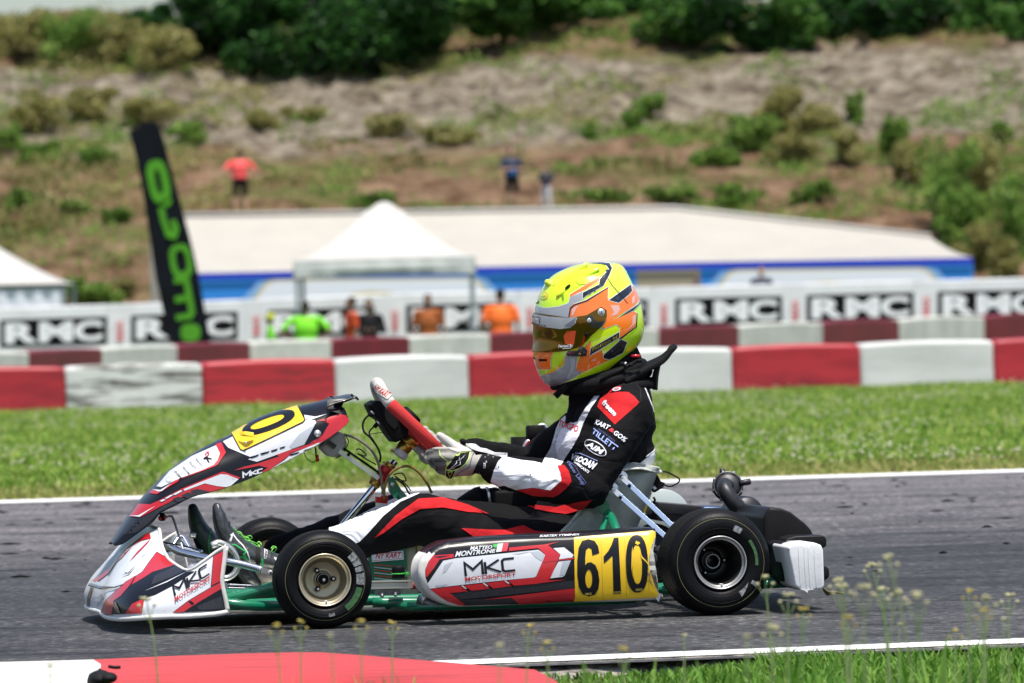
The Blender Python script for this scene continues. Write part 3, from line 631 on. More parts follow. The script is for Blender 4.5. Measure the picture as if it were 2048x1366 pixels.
pl = MB(); pl.add(tube(crv([WP(u, v, fy + .04) + off for u, v in [(425, 720), (420, 690), (404, 600), (384, 500), (350, 375), (320, 262), (300, 246), (262, 258)]], 4), .018, 8), FLB); pl.build('flag_pole', root)
tag(root, 'black feather flag with green letters leaning left behind the barriers', 'flag')

# ------------------------------------------------------------------ tents
CREAM = mat('tent_canvas_cream', (.39, .37, .325), .75, var=.08, vs=1.0); TWHT = mat('tent_canvas_white', (.46, .445, .42), .7, var=.05); TGRY = mat('tent_valance_grey', (.74, .77, .75), .7, var=.12, vs=4, trans=.25)
TBLU = mat('tent_blue', (.03, .27, .82), .6, trans=.15); TDBL = mat('tent_navy_edge', (.010, .04, .52), .6); TLIL = mat('tent_print_pale', (.76, .78, .86), .7); TGLD = mat('tent_print_gold', (.62, .52, .26), .7); TBEI = mat('tent_door_beige', (.36, .30, .22), .8); POLE = mat('tent_pole_grey', (.30, .35, .36), .45, .5)
my = 134.0; gz = terr(0, my)
root = empty('marquee_tent', (0, my, gz)); off = -Vector(root.location)
q = lambda u, v, d=0: WP(u, v, my + d) + off
T = MB(); ridge = [q(365, 433, 4.5), q(1348, 418, 4.5), q(1860, 474, 4.5)]; eave = [q(375, 547), q(1405, 524), q(1945, 515)]; backr = [q(365, 470, 9.5), q(1348, 455, 9.5), q(1900, 500, 9.5)]
def sagquad(a, b_, c_, d_, s=.0, n=14, m_=6):
    V = []
    for i in range(n + 1):
        for j in range(m_ + 1):
            p = a.lerp(b_, i / n).lerp(d_.lerp(c_, i / n), j / m_); p = p + Vector((0, 0, -s * math.sin(PI * j / m_) * (1 + .3 * math.sin(i * 2.1)))); V.append(p)
    return V, [(i * (m_ + 1) + j, (i + 1) * (m_ + 1) + j, (i + 1) * (m_ + 1) + j + 1, i * (m_ + 1) + j + 1) for i in range(n) for j in range(m_)]
for i in (0, 1): T.add(sagquad(eave[i], eave[i + 1], ridge[i + 1], ridge[i], .10), CREAM); T.add(sagquad(ridge[i], ridge[i + 1], backr[i + 1], backr[i], .05), CREAM)
T.add(([eave[2], q(1948, 518, 8), ridge[2]], [(0, 1, 2)]), CREAM); T.add(tube([r_ + Vector((0, -.05, .04)) for r_ in ridge], .06, 6), TWHT); T.build('roof', root)
Vn = MB()
for i in (0, 1): a, b_ = eave[i], eave[i + 1]; d = Vector((0, -.02, 0)); Vn.add(([a + d, b_ + d, b_ + d - Vector((0, 0, .17)), a + d - Vector((0, 0, .17))], [(0, 1, 2, 3)]), TDBL, False)
Vn.build('valance', root)
Wl = MB(); z0 = 0
def wallseg(u0, u1, m_, dd=.05):
    vt = lambda u: np.interp(u, [375, 1405, 1945], [555, 532, 522]); a = q(u0, vt(u0), dd); b_ = q(u1, vt(u1), dd); Wl.add(([a, b_, Vector((b_.x, b_.y, 0)), Vector((a.x, a.y, 0))], [(0, 1, 2, 3)]), m_, False)
for u0, u1, m_ in [(380, 1272, TBLU), (1272, 1400, TBEI), (1400, 1945, TBLU)]: wallseg(u0, u1, m_)
Wl.add(([q(1944, 523, .05), q(1946, 525, 9), Vector((q(1946, 525, 9).x, 9, 0)), Vector((q(1944, 523, .05).x, .05, 0))], [(0, 1, 2, 3)]), TBLU, False)
def tp(pts, m_, o2): bm = poly_bm([pts]); Wl.add(([q(v.co.x, v.co.y, -o2) for v in bm.verts], [tuple(v.index for v in f.verts) for f in bm.faces]), m_, False); bm.free()
for (L0, R0, vb) in [(490, 1000, 560), (1415, 1900, 540)]:
    w_ = R0 - L0; tp([(L0 - 20, vb + 80), (L0, vb + 32), (L0 + 25, vb + 5), (L0 + 48, vb - 2), (R0 - 48, vb - 6), (R0 - 25, vb), (R0, vb + 28), (R0 + 22, vb + 80)], mat('tent_print_lightblue', (.22, .42, .72), .7), .0)
    tp([(L0 + 8, vb + 80), (L0 + 20, vb + 32), (L0 + 42, vb + 4), (L0 + 60, vb - 1), (R0 - 60, vb - 5), (R0 - 42, vb), (R0 - 20, vb + 28), (R0 - 6, vb + 80)], TGLD, .01)
    tp([(L0 + 14, vb + 80), (L0 + 26, vb + 34), (L0 + 46, vb + 8), (L0 + 62, vb + 3), (R0 - 62, vb - 1), (R0 - 46, vb + 4), (R0 - 26, vb + 30), (R0 - 12, vb + 80)], TLIL, .02)
    c = (L0 + R0) / 2; arc = [(c - w_ * .13, vb + 42), (c - w_ * .07, vb + 29), (c, vb + 25), (c + w_ * .07, vb + 28), (c + w_ * .13, vb + 40)]; tp(stroke(arc, 7), TGLD, .03)
Wl.build('wall', root)
tag(root, 'long marquee with cream roof and blue printed walls', 'tent')
# pagoda tent
py_ = 92.5; gz = terr(0, py_); root = empty('pagoda_tent', (WP(765, 600, py_).x, py_, gz)); off = -Vector(root.location)
e_ = [WP(588, 522, py_ - 0.0) + off, WP(946, 512, py_) + off, WP(946, 512, py_) + off + Vector((0, 3.2, .0)), WP(588, 522, py_) + off + Vector((0, 3.2, 0))]
apex = WP(765, 402, py_ + 1.6) + off; n_ = 8; V = []; rings = 12
cen = (e_[0] + e_[2]) / 2
for k in range(rings + 1):
    t = k / rings; hgt = (1 - t) ** 1.75 if t < 1 else 0; rr = t
    for s in range(4):
        for j in range(n_):
            p = e_[s].lerp(e_[(s + 1) % 4], j / n_); d = p - cen; flat = Vector((d.x, d.y, 0)); b0 = Vector((cen.x, cen.y, 0)) + flat * (.10 + .90 * t) * (1 if True else 0)
            sgz = p.z; topz = apex.z; z = sgz + (topz - sgz) * (1 - t) ** 1.45; 
            if k == 0: b0 = Vector((cen.x, cen.y, 0)) + flat.normalized() * .02; z = topz
            if k == 1: b0 = Vector((cen.x, cen.y, 0)) + flat.normalized() * .16; z = topz - .05
            sag_ = -.05 * math.sin(PI * j / n_) * math.sin(PI * t); V.append(Vector((b0.x, b0.y, z + sag_)))
m_ = 4 * n_; mb = MB().add((V, [(k * m_ + j, k * m_ + (j + 1) % m_, (k + 1) * m_ + (j + 1) % m_, (k + 1) * m_ + j) for k in range(rings) for j in range(m_)] + [tuple(range(m_))]), TWHT); mb.build('canopy', root)
vl = MB()
for s in range(4):
    a, b_ = e_[s], e_[(s + 1) % 4]; V = []; nn = Vector((b_.y - a.y, a.x - b_.x, 0)).normalized()
    for i in range(25):
        p = a.lerp(b_, i / 24); sg = math.sin(i / 24 * PI)
        for j in range(6): V.append(p + nn * (.01 + .03 * math.sin(i * 1.7) * j / 5 + (.04 * sg if j == 3 else 0)) + Vector((0, 0, -.055 * j - (.03 if j == 5 else 0) * (1 - sg))))
    vl.add((V, [(i * 6 + j, i * 6 + j + 1, i * 6 + 7 + j, i * 6 + 6 + j) for i in range(24) for j in range(5)]), TGRY)
vl.build('valance', root)
for p in e_:
    d = (cen - p); d.z = 0; d = d.normalized() * .06; MB().add(box((p.x + d.x, p.y + d.y, p.z / 2), (.035, .035, p.z / 2)), POLE, False).build('tent_leg', root)
tag(root, 'small white pagoda tent with grey valance', 'tent')
# left tent
ly = 112.0; gz = terr(0, ly); root = empty('gazebo_tent', (WP(-30, 600, ly).x, ly, gz)); off = -Vector(root.location)
e0 = WP(-170, 573, ly) + off; e1 = WP(130, 567, ly) + off; ap = WP(-50, 465, ly + 1.5) + off; V = []
R_ = MB(); P4 = [e0, e1, e1 + Vector((0, 3, 0)), e0 + Vector((0, 3, 0))]
for s in range(4):
    V = []; a, b_ = P4[s], P4[(s + 1) % 4]
    for i in range(11):
        t = i / 10
        for j in range(7):
            p = a.lerp(b_, j / 6); V.append(Vector((ap.x, ap.y, 0)).lerp(Vector((p.x, p.y, 0)), max(t, .02)) + Vector((0, 0, p.z + (ap.z - p.z) * (1 - t) ** 1.25)))
    R_.add((V, [(i * 7 + j, i * 7 + j + 1, i * 7 + 8 + j, i * 7 + 7 + j) for i in range(10) for j in range(6)]), TWHT)
R_.build('canopy', root)
sd = MB(); a, b_ = e0, e1
sd.add(([a, b_, b_ - Vector((0, 0, .08)), a - Vector((0, 0, .08))], [(0, 1, 2, 3)]), mat('tent_painted_shadow', (.02, .03, .03), .7), False)  # dark strip below the eave, its shade painted as colour
V = []
for i in range(41):
    p = a.lerp(b_, i / 40) + Vector((0, .05 + .03 * math.sin(i * 1.3), 0)); V += [p - Vector((0, 0, .08)), Vector((p.x, p.y, 0))]
sd.add((V, [(2 * i, 2 * i + 1, 2 * i + 3, 2 * i + 2) for i in range(40)]), TLIL); sd.build('side_wall', root)
for p in P4: MB().add(box((p.x - .04, p.y + .04, p.z / 2), (.04, .04, p.z / 2)), POLE, False).build('tent_leg', root)
tag(root, 'white gazebo tent cut by the left frame edge', 'tent')
# concrete pillar
CONC = mat('old_concrete', (.36, .34, .30), .9, var=.3, vs=3, bump=.3); p = WP(318, 600, 118); z0 = terr(p.x, 118)
mb = MB().add(box((p.x, 118, (WP(318, 432, 118).z + z0) / 2), (.17, .17, (WP(318, 432, 118).z - z0) / 2)), CONC, False); mb.add(box((p.x, 118, WP(318, 432, 118).z + .03), (.2, .2, .03)), CONC, False)
tag(mb.build('concrete_post', bevel=.01), 'grey concrete post behind the leaning flag', 'post')

# ------------------------------------------------------------------ vegetation on the hill
def leafcloud(c, r, n, size, flat=.5, lumps=7, seed=0):
    """leaf quads spread in lumps through the crown's volume"""
    g_ = np.random.default_rng(seed); c = np.array(c); r = np.array(r)
    d = g_.normal(size=(lumps, 3)); d /= np.linalg.norm(d, axis=1)[:, None]; lc = c + d * r * g_.uniform(.15, .95, (lumps, 1)); lr = r * g_.uniform(.16, .52, (lumps, 1))
    k = g_.integers(0, lumps, n); v = g_.normal(size=(n, 3)); v /= np.linalg.norm(v, axis=1)[:, None]; p = lc[k] + v * lr[k] * (g_.uniform(.3, 1.05, (n, 1)) ** .5)
    a = g_.normal(size=(n, 3)); a[:, 2] *= flat; a /= np.linalg.norm(a, axis=1)[:, None]; b_ = np.cross(a, g_.normal(size=(n, 3))); b_ /= np.linalg.norm(b_, axis=1)[:, None]
    s = size * g_.uniform(.5, 1.3, (n, 1)); q = np.stack([p - a * s, p + b_ * s * .45, p + a * s, p - b_ * s * .45], 1).reshape(-1, 3)
    return q, np.arange(4 * n).reshape(-1, 4)
TREE = grassmat('tree_leaves_dark', (.003, .014, .004), (.010, .046, .008), (.05, .17, .022), trans=.3, sc_=.8); TREEL = grassmat('tree_leaves_light', (.012, .045, .008), (.045, .14, .015), (.14, .30, .05), trans=.35, sc_=.8)  # dark trees: brightest random leaves are sun highlights put into the colour
BUSH = grassmat('bush_leaves', (.06, .15, .02), (.17, .31, .05), (.34, .46, .11), trans=.45, sc_=1.0); DRY = grassmat('dry_brush', (.17, .18, .045), (.32, .31, .09), (.48, .42, .19), trans=.4, sc_=1.0); BARK = mat('bark', (.09, .065, .045), .9, var=.4, bump=.5)
def tree(u, v, wpx, hpx, mt, lb, seed, name='tree', over=0.0, n=7000, grp='trees along the top of the embankment', y=None):
    y = y or 199; x = WP(u, v, y).x; s = SC(y); w_ = wpx / s; h = hpx / s; zc = WP(u, v, y).z; zb = terr(x, y)
    root = empty(name, (x, y, zb)); cz = zc - zb
    tb = MB(); tb.add(tube(crv([(0, 0, -.3), (.1, 0, cz * .4), (0, 0, cz)], 4), lerpl([.16, .12, .05], 9), 8), BARK)
    for k in range(5):
        a = k * 1.3 + seed; tb.add(tube(crv([(0, 0, cz * (.3 + .1 * k)), (math.cos(a) * w_ * .2, math.sin(a) * .5, cz * (.55 + .08 * k)), (math.cos(a) * w_ * .4, math.sin(a) * .9, cz * (.8 + .08 * k))], 3), lerpl([.06, .015], 7), 6), BARK)
    tb.build('trunk', root)
    q_, f_ = leafcloud((0, -over, cz), (w_ / 2, min(w_ / 2, 2.4), h / 2), n, .13, lumps=14, seed=seed); fastmesh('crown', q_, f_, mt, root); tag(root, lb, 'tree', grp)
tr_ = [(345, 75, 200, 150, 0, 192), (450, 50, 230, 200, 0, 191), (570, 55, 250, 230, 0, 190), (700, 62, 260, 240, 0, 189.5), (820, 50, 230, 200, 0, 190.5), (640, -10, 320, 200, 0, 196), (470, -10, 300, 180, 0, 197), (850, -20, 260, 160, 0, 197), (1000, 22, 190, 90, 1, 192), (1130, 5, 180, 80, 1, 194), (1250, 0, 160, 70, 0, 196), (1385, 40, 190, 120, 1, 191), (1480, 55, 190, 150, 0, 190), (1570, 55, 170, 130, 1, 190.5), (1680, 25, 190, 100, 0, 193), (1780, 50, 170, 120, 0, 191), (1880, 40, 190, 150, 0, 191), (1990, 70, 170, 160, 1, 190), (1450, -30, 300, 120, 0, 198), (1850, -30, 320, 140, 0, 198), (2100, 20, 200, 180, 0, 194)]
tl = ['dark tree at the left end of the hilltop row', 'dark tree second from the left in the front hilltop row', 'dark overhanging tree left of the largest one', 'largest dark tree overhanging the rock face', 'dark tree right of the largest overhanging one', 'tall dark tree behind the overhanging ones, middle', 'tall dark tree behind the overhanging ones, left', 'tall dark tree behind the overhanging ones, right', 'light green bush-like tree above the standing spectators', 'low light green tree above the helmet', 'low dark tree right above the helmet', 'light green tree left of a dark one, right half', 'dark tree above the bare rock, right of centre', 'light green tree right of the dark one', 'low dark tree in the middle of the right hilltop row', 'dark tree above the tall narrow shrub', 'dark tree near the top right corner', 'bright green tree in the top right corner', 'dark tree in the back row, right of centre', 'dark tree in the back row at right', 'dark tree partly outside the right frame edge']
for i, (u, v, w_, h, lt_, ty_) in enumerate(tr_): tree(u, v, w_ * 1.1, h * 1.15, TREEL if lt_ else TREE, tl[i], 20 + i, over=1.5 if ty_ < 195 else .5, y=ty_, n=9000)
def shrub(u, v, wpx, hpx, mt, lb, seed, n=1500, size=.10, grp='shrubs on the embankment'):
    p = hit(u, v + hpx / 2); s = SC(p.y); w_ = wpx / s; h = hpx / s; root = empty('shrub', p); tb = MB()
    for k in range(5):
        a = k * 1.26 + seed; tb.add(tube(crv([(0, 0, -.1), (math.cos(a) * w_ * .15, math.sin(a) * w_ * .1, h * .4), (math.cos(a) * w_ * .3, math.sin(a) * w_ * .2, h * .8)], 3), lerpl([.03, .008], 7), 5), BARK)
    tb.build('stem', root); q_, f_ = leafcloud((0, 0, h * .42), (w_ * .62, min(w_, h) * .5, h * .55), int(n * .9), size, lumps=16, seed=seed, flat=1.3); fastmesh('foliage', q_, f_, mt, root); tag(root, lb, 'shrub', grp)
sh = [(1265, 240, 45, 50, 1, 'bright green round shrub on the slope above the tent peak'), (1302, 208, 45, 50, 1, 'bright green shrub upper right of the round one'), (1180, 262, 30, 30, 1, 'small green shrub left of the bright ones'), (1785, 275, 50, 120, 1, 'tall narrow green shrub on the right slope'), (1560, 215, 80, 90, 2, 'olive shrub at the foot of the rock'), (1640, 235, 80, 80, 2, 'olive shrub left of the tall narrow one'), (1500, 265, 110, 70, 1, 'green shrub on the middle right slope'), (1440, 305, 100, 60, 1, 'low green shrub in front of the middle slope'), (1590, 300, 110, 60, 2, 'low olive shrub on the right slope'), (1710, 215, 40, 70, 1, 'upright green shrub below the rock'), (1700, 290, 70, 80, 2, 'olive shrub beside the dark gap'), (1830, 320, 80, 110, 2, 'brown green shrub right of the narrow one'),
      (1900, 360, 130, 180, 1, 'big green bush left of the right bush group'), (1955, 330, 120, 200, 2, 'tall bush in the right bush group'), (1900, 430, 140, 120, 1, 'bush at the foot of the right group'), (2020, 420, 130, 180, 1, 'bush cut by the right frame edge'), (1990, 270, 60, 80, 1, 'small green shrub above the right group'), (1480, 390, 90, 50, 1, 'low green patch shrub above the marquee roof left'), (1635, 385, 90, 50, 1, 'low green patch shrub above the marquee roof right'), (1340, 390, 110, 40, 1, 'grassy low shrub above the marquee ridge'), (1210, 390, 110, 30, 1, 'flat green shrub behind the two standing people'), (1945, 500, 90, 90, 2, 'olive bush beyond the marquee end'), (2020, 520, 70, 90, 2, 'olive bush at right behind the panels'),
      (380, 260, 80, 60, 1, 'green shrub right of the flag top'), (290, 215, 130, 70, 2, 'olive brush above the flag top'), (80, 300, 70, 50, 1, 'green shrub on the far left slope'), (195, 310, 60, 40, 1, 'small green shrub left of the flag top'), (20, 270, 50, 60, 1, 'green shrub at the left frame edge'), (80, 220, 120, 80, 2, 'dry olive brush at the upper left'), (180, 205, 110, 70, 2, 'dry brush left of the flag above'), (520, 240, 90, 50, 2, 'olive brush above the pink shirted person'), (770, 250, 110, 50, 2, 'brush under the rock face'), (900, 270, 110, 40, 2, 'brush under the middle rock face'), (600, 225, 80, 40, 2, 'thin dry brush at the rock foot'), (180, 580, 110, 60, 1, 'green shrub right of the left gazebo'), (245, 575, 70, 50, 2, 'olive shrub by the concrete post'), (230, 430, 60, 30, 1, 'low green tuft shrub left of the flag'), (150, 415, 60, 30, 1, 'low green tuft shrub on the left slope'), (40, 400, 60, 40, 1, 'low green shrub at the left slope foot'), (50, 450, 60, 30, 2, 'flat dry shrub above the left gazebo'), (40, 60, 140, 110, 2, 'tall dry brush in the top left corner'), (150, 70, 130, 110, 1, 'green brush in the top left'), (240, 75, 130, 110, 2, 'dark olive brush beside the hilltop trees'), (270, 120, 50, 50, 1, 'yellow green weed on the left rock'), (330, 90, 120, 100, 2, 'brush under the first hilltop tree'), (770, 400, 110, 40, 1, 'green brush behind the pagoda peak')]
for i, (u, v, w_, h, k, lb) in enumerate(sh): shrub(u, v, w_, h, BUSH if k == 1 else DRY, lb, 60 + i, n=1300 if w_ * h < 6000 else 3000)
# ground cover on the slope
n = 90000; xx = rng.uniform(-19, 19, n); yv = rng.uniform(150, 200, n); k = n2(xx, yv, .16, 5) + .5 * n2(xx, yv, .5, 9) + (xx < -8) * .12 + (xx > 7) * .08 > .27
xx, yv = xx[k], yv[k]; zz = np.array([terr(a, b_) for a, b_ in zip(xx, yv)]) - .03; kk = (zz < 6.4) | (zz > 9.2) | (rng.uniform(0, 1, len(zz)) < .05); xx, yv, zz = xx[kk], yv[kk], zz[kk]
SLG = grassmat('slope_grass_blades', (.10, .14, .025), (.18, .20, .05), (.32, .27, .12), trans=.4, sc_=.35)
co, f = blades(np.stack([xx, yv, zz], 1), .20, .045, .9); tag(fastmesh('slope_grass', co, f, SLG), 'dry tufted grass on the earth slope', 'grass', kind='stuff')

# weeds that merge into one cover: rock foot, left slope, top edge, right slope
def cover(name, n, size, mt, lb, fn, hgt):
    g_ = np.random.default_rng(5 + n); xx = g_.uniform(-19, 19, n * 5); yv = g_.uniform(152, 200, n * 5); ok = np.array([fn(a, b_) for a, b_ in zip(xx, yv)]) > g_.uniform(0, 1, len(xx)); xx, yv = xx[ok][:n], yv[ok][:n]
    zz = np.array([terr(a, b_) for a, b_ in zip(xx, yv)]); k = len(xx); hh = hgt * g_.uniform(0, 1, k) * np.clip(.5 + 1.4 * n2(xx, yv, .9, 2), .15, 1.4); p_ = np.stack([xx + g_.normal(0, .05, k), yv, zz + hh], 1)
    a = g_.normal(size=(k, 3)); a[:, 2] = np.abs(a[:, 2]) * 1.6; a /= np.linalg.norm(a, axis=1)[:, None]; b_ = np.cross(a, g_.normal(size=(k, 3))); b_ /= np.linalg.norm(b_, axis=1)[:, None]; s = size * g_.uniform(.5, 1.4, (k, 1))
    q_ = np.stack([p_ - a * s, p_ + b_ * s * .35, p_ + a * s, p_ - b_ * s * .35], 1).reshape(-1, 3); tag(fastmesh(name, q_, np.arange(4 * k).reshape(-1, 4), mt), lb, 'ground cover', kind='stuff')
def nz(x, y, s, o): return noise.noise((x * s, y * s, o))
def f_green(x, y):
    h = smooth_h(y); v = nz(x, y, .28, 11) + .5 * nz(x, y, .9, 12)
    foot = math.exp(-((h - (6.3 - .06 * x)) / .55) ** 2) * .5; top = math.exp(-((h - 9.9) / .6) ** 2) * .55; left = .14 if (x < -9 and h < 9.4) else 0; right = .42 if x > 13.5 and h < 7 else (.14 if x > 5 and 3.2 < h < 6.6 else 0); low = .22 if (h < 3.9 and x > 1) else 0
    return max(0, min(1, (v + foot + top + left + right + low - .30) * 2.2))
def f_dry(x, y):
    h = smooth_h(y); v = nz(x, y, .22, 21) + .5 * nz(x, y, .8, 22); foot = math.exp(-((h - 6.5) / .6) ** 2) * .45; top = math.exp(-((h - 9.6) / .7) ** 2) * .5; left = .30 if x < -8 and h > 3.5 else 0
    return max(0, min(1, (v + foot + top + left - .30) * 2.0))
cover('green_weeds', 42000, .085, BUSH, 'patchy green weeds merging over the embankment', f_green, .38); cover('dry_weeds', 42000, .085, DRY, 'dry yellowish scrub at the foot and top of the rock face', f_dry, .42)

# ================================================================== KART
KR = empty('racing_kart', ROOT, PSI); tag(KR, 'white, red and black racing kart with number 610 on its yellow side panel', 'racing kart')
WHT = mat('gloss_white', (.66, .68, .72), .35, coat=.2, var=.10, vs=14); BLKP = mat('gloss_black', (.006, .006, .009), .3, coat=.15, spec=.35); REDP = mat('gloss_red', (.50, .012, .018), .3, coat=.5)
GRYP = mat('vinyl_dark_grey', (.028, .028, .036), .4, coat=.1, var=.5, vs=160); YEL = mat('vinyl_yellow', (.82, .52, .012), .35, coat=.3, var=.08, vs=12); SGRY = mat('vinyl_light_grey', (.42, .45, .50), .35, coat=.3); BLU = mat('vinyl_navy', (.012, .016, .03), .3, coat=.5)
PWH = mat('plastic_white_edge', (.66, .65, .61), .45, var=.35, vs=22, lo=.25, hi=.5); TYRE = mat('tyre_rubber', (.005, .005, .006), .45, bump=.06, bs=220, spec=.3); TREAD = mat('tyre_tread', (.010, .010, .010), .75, var=.4, vs=30, bump=.3, bs=160)
GOLD = mat('magnesium_gold', (.62, .56, .42), .36, .75); SILV = mat('silver_alloy', (.72, .72, .72), .32, .75); CHR = mat('chrome', (.82, .83, .86), .09, 1.0); GUN = mat('dark_rim', (.035, .036, .033), .4, .6)
BLKM = mat('black_matt', (.005, .005, .006), .65, spec=.3); BLKR = mat('black_rubber', (.010, .010, .011), .75, spec=.3); GRN = mat('chassis_green', (.006, .17, .085), .28, coat=.6); ALU = mat('anodised_strut', (.36, .46, .62), .32, .55); ALUP = mat('alu_plain', (.50, .52, .48), .35, .8); SEATM = mat('fibreglass_grey', (.33, .35, .31), .38, var=.35, vs=18, coat=.3); SEATR = mat('fibreglass_rim', (.66, .68, .62), .5, var=.5, vs=60)
GRIP = mat('grip_red_suede', (.52, .025, .025), .85, bump=.4, bs=400); GRIPW = mat('grip_white_suede', (.55, .52, .48), .8, var=.2, vs=60, bump=.2, bs=400); BRASS = mat('anodised_gold', (.48, .30, .06), .3, .85); ZIPG = mat('cable_tie_green', (.03, .42, .05), .5); ANR = mat('anodised_red', (.50, .015, .015), .3, .3); HOSE = mat('hose_amber', (.24, .15, .04), .3, trans=.2); HOSEG = mat('hose_smoke', (.20, .18, .14), .35, trans=.2)
CREM = mat('tank_cream', (.50, .48, .36), .45, trans=.1); TRANS = mat('bottle_milky', (.50, .50, .47), .35, trans=.2, var=.15, vs=30); EXH = mat('exhaust_dark', (.045, .045, .05), .45, .6, var=.3, vs=20); STEELD = mat('engine_metal', (.22, .22, .23), .4, .85, var=.5, vs=40); ENGB = mat('engine_black', (.03, .03, .035), .5, .3); BMP = mat('bumper_plastic', (.013, .012, .013), .42, var=.2, vs=12, spec=.5); TAPE = mat('white_tape', (.78, .79, .80), .42, var=.08, vs=20, bump=.08, bs=30); DIRT = mat('scuff', (.10, .09, .08), .8)
XF, XR = 0.0, 1.046

# ---- wheels
def wheel(x, yo, side, R, wd, rimR, dish, rim_m, inner_m, hub_r, lb=None):
    """side=-1 near; yo = outer face"""
    s = side; ax = Vector((0, -s, 0)) * -1; o = Vector((x, yo, R)); inward = Vector((0, -s, 0))
    root = empty('wheel', (0, 0, 0), 0, KR)
    k = R / .14; prof = [(.020, rimR), (.006, rimR + .006), (-.001, rimR + .018), (-.003, rimR + .030), (0, R - .026), (.006, R - .015), (.016, R - .0065), (.030, R - .002), (wd * .5, R), (wd - .03, R - .002), (wd - .016, R - .0065), (wd - .006, R - .015), (wd, R - .026), (wd + .003, rimR + .03), (wd + .001, rimR + .018), (wd - .006, rimR + .006), (wd - .02, rimR)]
    def rs(pr, n=5):
        c = crv([(a, b_, 0) for a, b_ in pr], n); return [(p.x, p.y) for p in c]
    t = MB(); t.add(lathe(rs(prof), o, inward, 96), TYRE)
    # tread band and moulded rings on the sidewall
    t.add(lathe([(.024, R - .0025), (.032, R - .0008), (wd * .5, R + .0012), (wd - .032, R - .0008), (wd - .024, R - .0025)], o, inward, 96), TREAD)
    for rr, rad, m_ in [(R - .0235, .0006, mat('mould_line_yellow', (.20, .21, .09), .6)), (rimR + .014, .0010, TYRE), (rimR + .021, .0008, TYRE), (R - .033, .0008, TYRE), (R - .0205, .0009, TYRE)]:
        yq = np.interp(rr, [rimR + .006, rimR + .018, rimR + .03, R - .026, R - .015], [.006, -.001, -.003, 0, .006])
        t.add(tube([o + inward * float(yq - .0004) + Vector((math.cos(a) * rr, 0, math.sin(a) * rr)) for a in np.linspace(0, 2 * PI, 96, endpoint=False)], rad, 5, closed=True), m_)
    t.build('tyre', root)
    r = MB(); L_ = wd * .75
    r.add(lathe(rs([(.022, rimR + .001), (.004, rimR + .001), (.001, rimR - .001), (.003, rimR - .0035), (.008, rimR - .005), (.014, rimR - .010)], 3), o, inward, 72), rim_m)
    r.add(lathe(rs([(.014, rimR - .010), (.03, rimR - .014), (dish * .7, rimR - .0165), (dish * .93, rimR - .021), (dish, rimR - .030), (dish + .002, hub_r + .012), (dish - .004, hub_r + .008), (dish - .006, hub_r)], 4), o, inward, 72), inner_m)
    r.add(lathe([(wd - .01, rimR), (dish + .01, rimR - .012), (dish + .012, hub_r)], o, inward, 48), inner_m)
    if hub_r > .018: r.add(lathe(rs([(dish - .030, hub_r - .0035), (dish - .032, hub_r - .001), (dish - .028, hub_r), (dish, hub_r + .001)], 2), o, inward, 40), SILV); r.add(lathe([(dish - .028, hub_r - .003), (dish + .05, hub_r - .003)], o, inward, 32), BLKM)
    else:
        r.add(lathe(rs([(dish - .03, .0001), (dish - .03, .006), (dish - .026, .007), (dish - .022, .012), (dish - .016, .017), (dish, .018)], 2), o, inward, 32), BLKM); r.add(lathe([(dish - .034, .0001), (dish - .034, .0035), (dish - .03, .004)], o, inward, 20), SILV)
        r.add(tube([o + inward * (dish - .019) + Vector((math.cos(a) * .0145, 0, math.sin(a) * .0145)) for a in np.linspace(0, 2 * PI, 30, endpoint=False)], .001, 5, closed=True), SILV)
    for a in (PI / 2 + .55, PI / 2 + .55 + 2 * PI / 3, PI / 2 + .55 + 4 * PI / 3):
        p = o + Vector((math.cos(a) * (hub_r + .016), 0, math.sin(a) * (hub_r + .016))) + inward * (dish - .001); r.add(cyl(p, p - inward * .009, .0065, 12), BLKM); r.add(cyl(p - inward * .009, p - inward * .012, .0035, 6), SILV)
    a = -PI / 2 + .05; p = o + Vector((math.cos(a), 0, math.sin(a))) * (rimR - .011) + inward * .02; r.add(cyl(p, p - inward * .016, .003, 10), SILV); r.add(box(p + Vector((0, 0, .001)), (.006, .004, .002)), SILV)
    r.build('rim', root)
    return root
def sidearc(root, x, yo, R, r0, r1, a0, a1, m_, n=14, taper=False):
    V = []
    for i in range(n + 1):
        a = math.radians(a0 + (a1 - a0) * i / n); k = (1 - i / n) if taper else 1
        for rr in (r0, r0 + (r1 - r0) * k): V.append((x + math.cos(a) * rr, yo - .0042, R + math.sin(a) * rr))
    V = [Vector(v) for v in V]; mb = MB().add((V, [(2 * i, 2 * i + 1, 2 * i + 3, 2 * i + 2) for i in range(n)]), m_); return mb
LETG = mat('tyre_print_grey', (.30, .32, .33), .6, var=.7, vs=140, lo=.4, hi=.6); LETGN = mat('tyre_print_green', (.05, .16, .05), .6, var=.6, vs=120)
FY, RY = -.620, -.655
wf = wheel(XF, FY, -1, .1285, .125, .0685, .055, GOLD, mat('rim_inner_gold', (.40, .355, .24), .4, .75), .012)
wr = wheel(XR, RY, -1, .1400, .185, .0700, .135, mat('rim_lip_alloy', (.50, .50, .50), .36, .75), GUN, .0155 + .004)
wheel(XF, .60, 1, .1285, .125, .0685, .055, GOLD, GOLD, .012); wheel(XR, .64, 1, .1400, .185, .0700, .135, SILV, GUN, .0195)
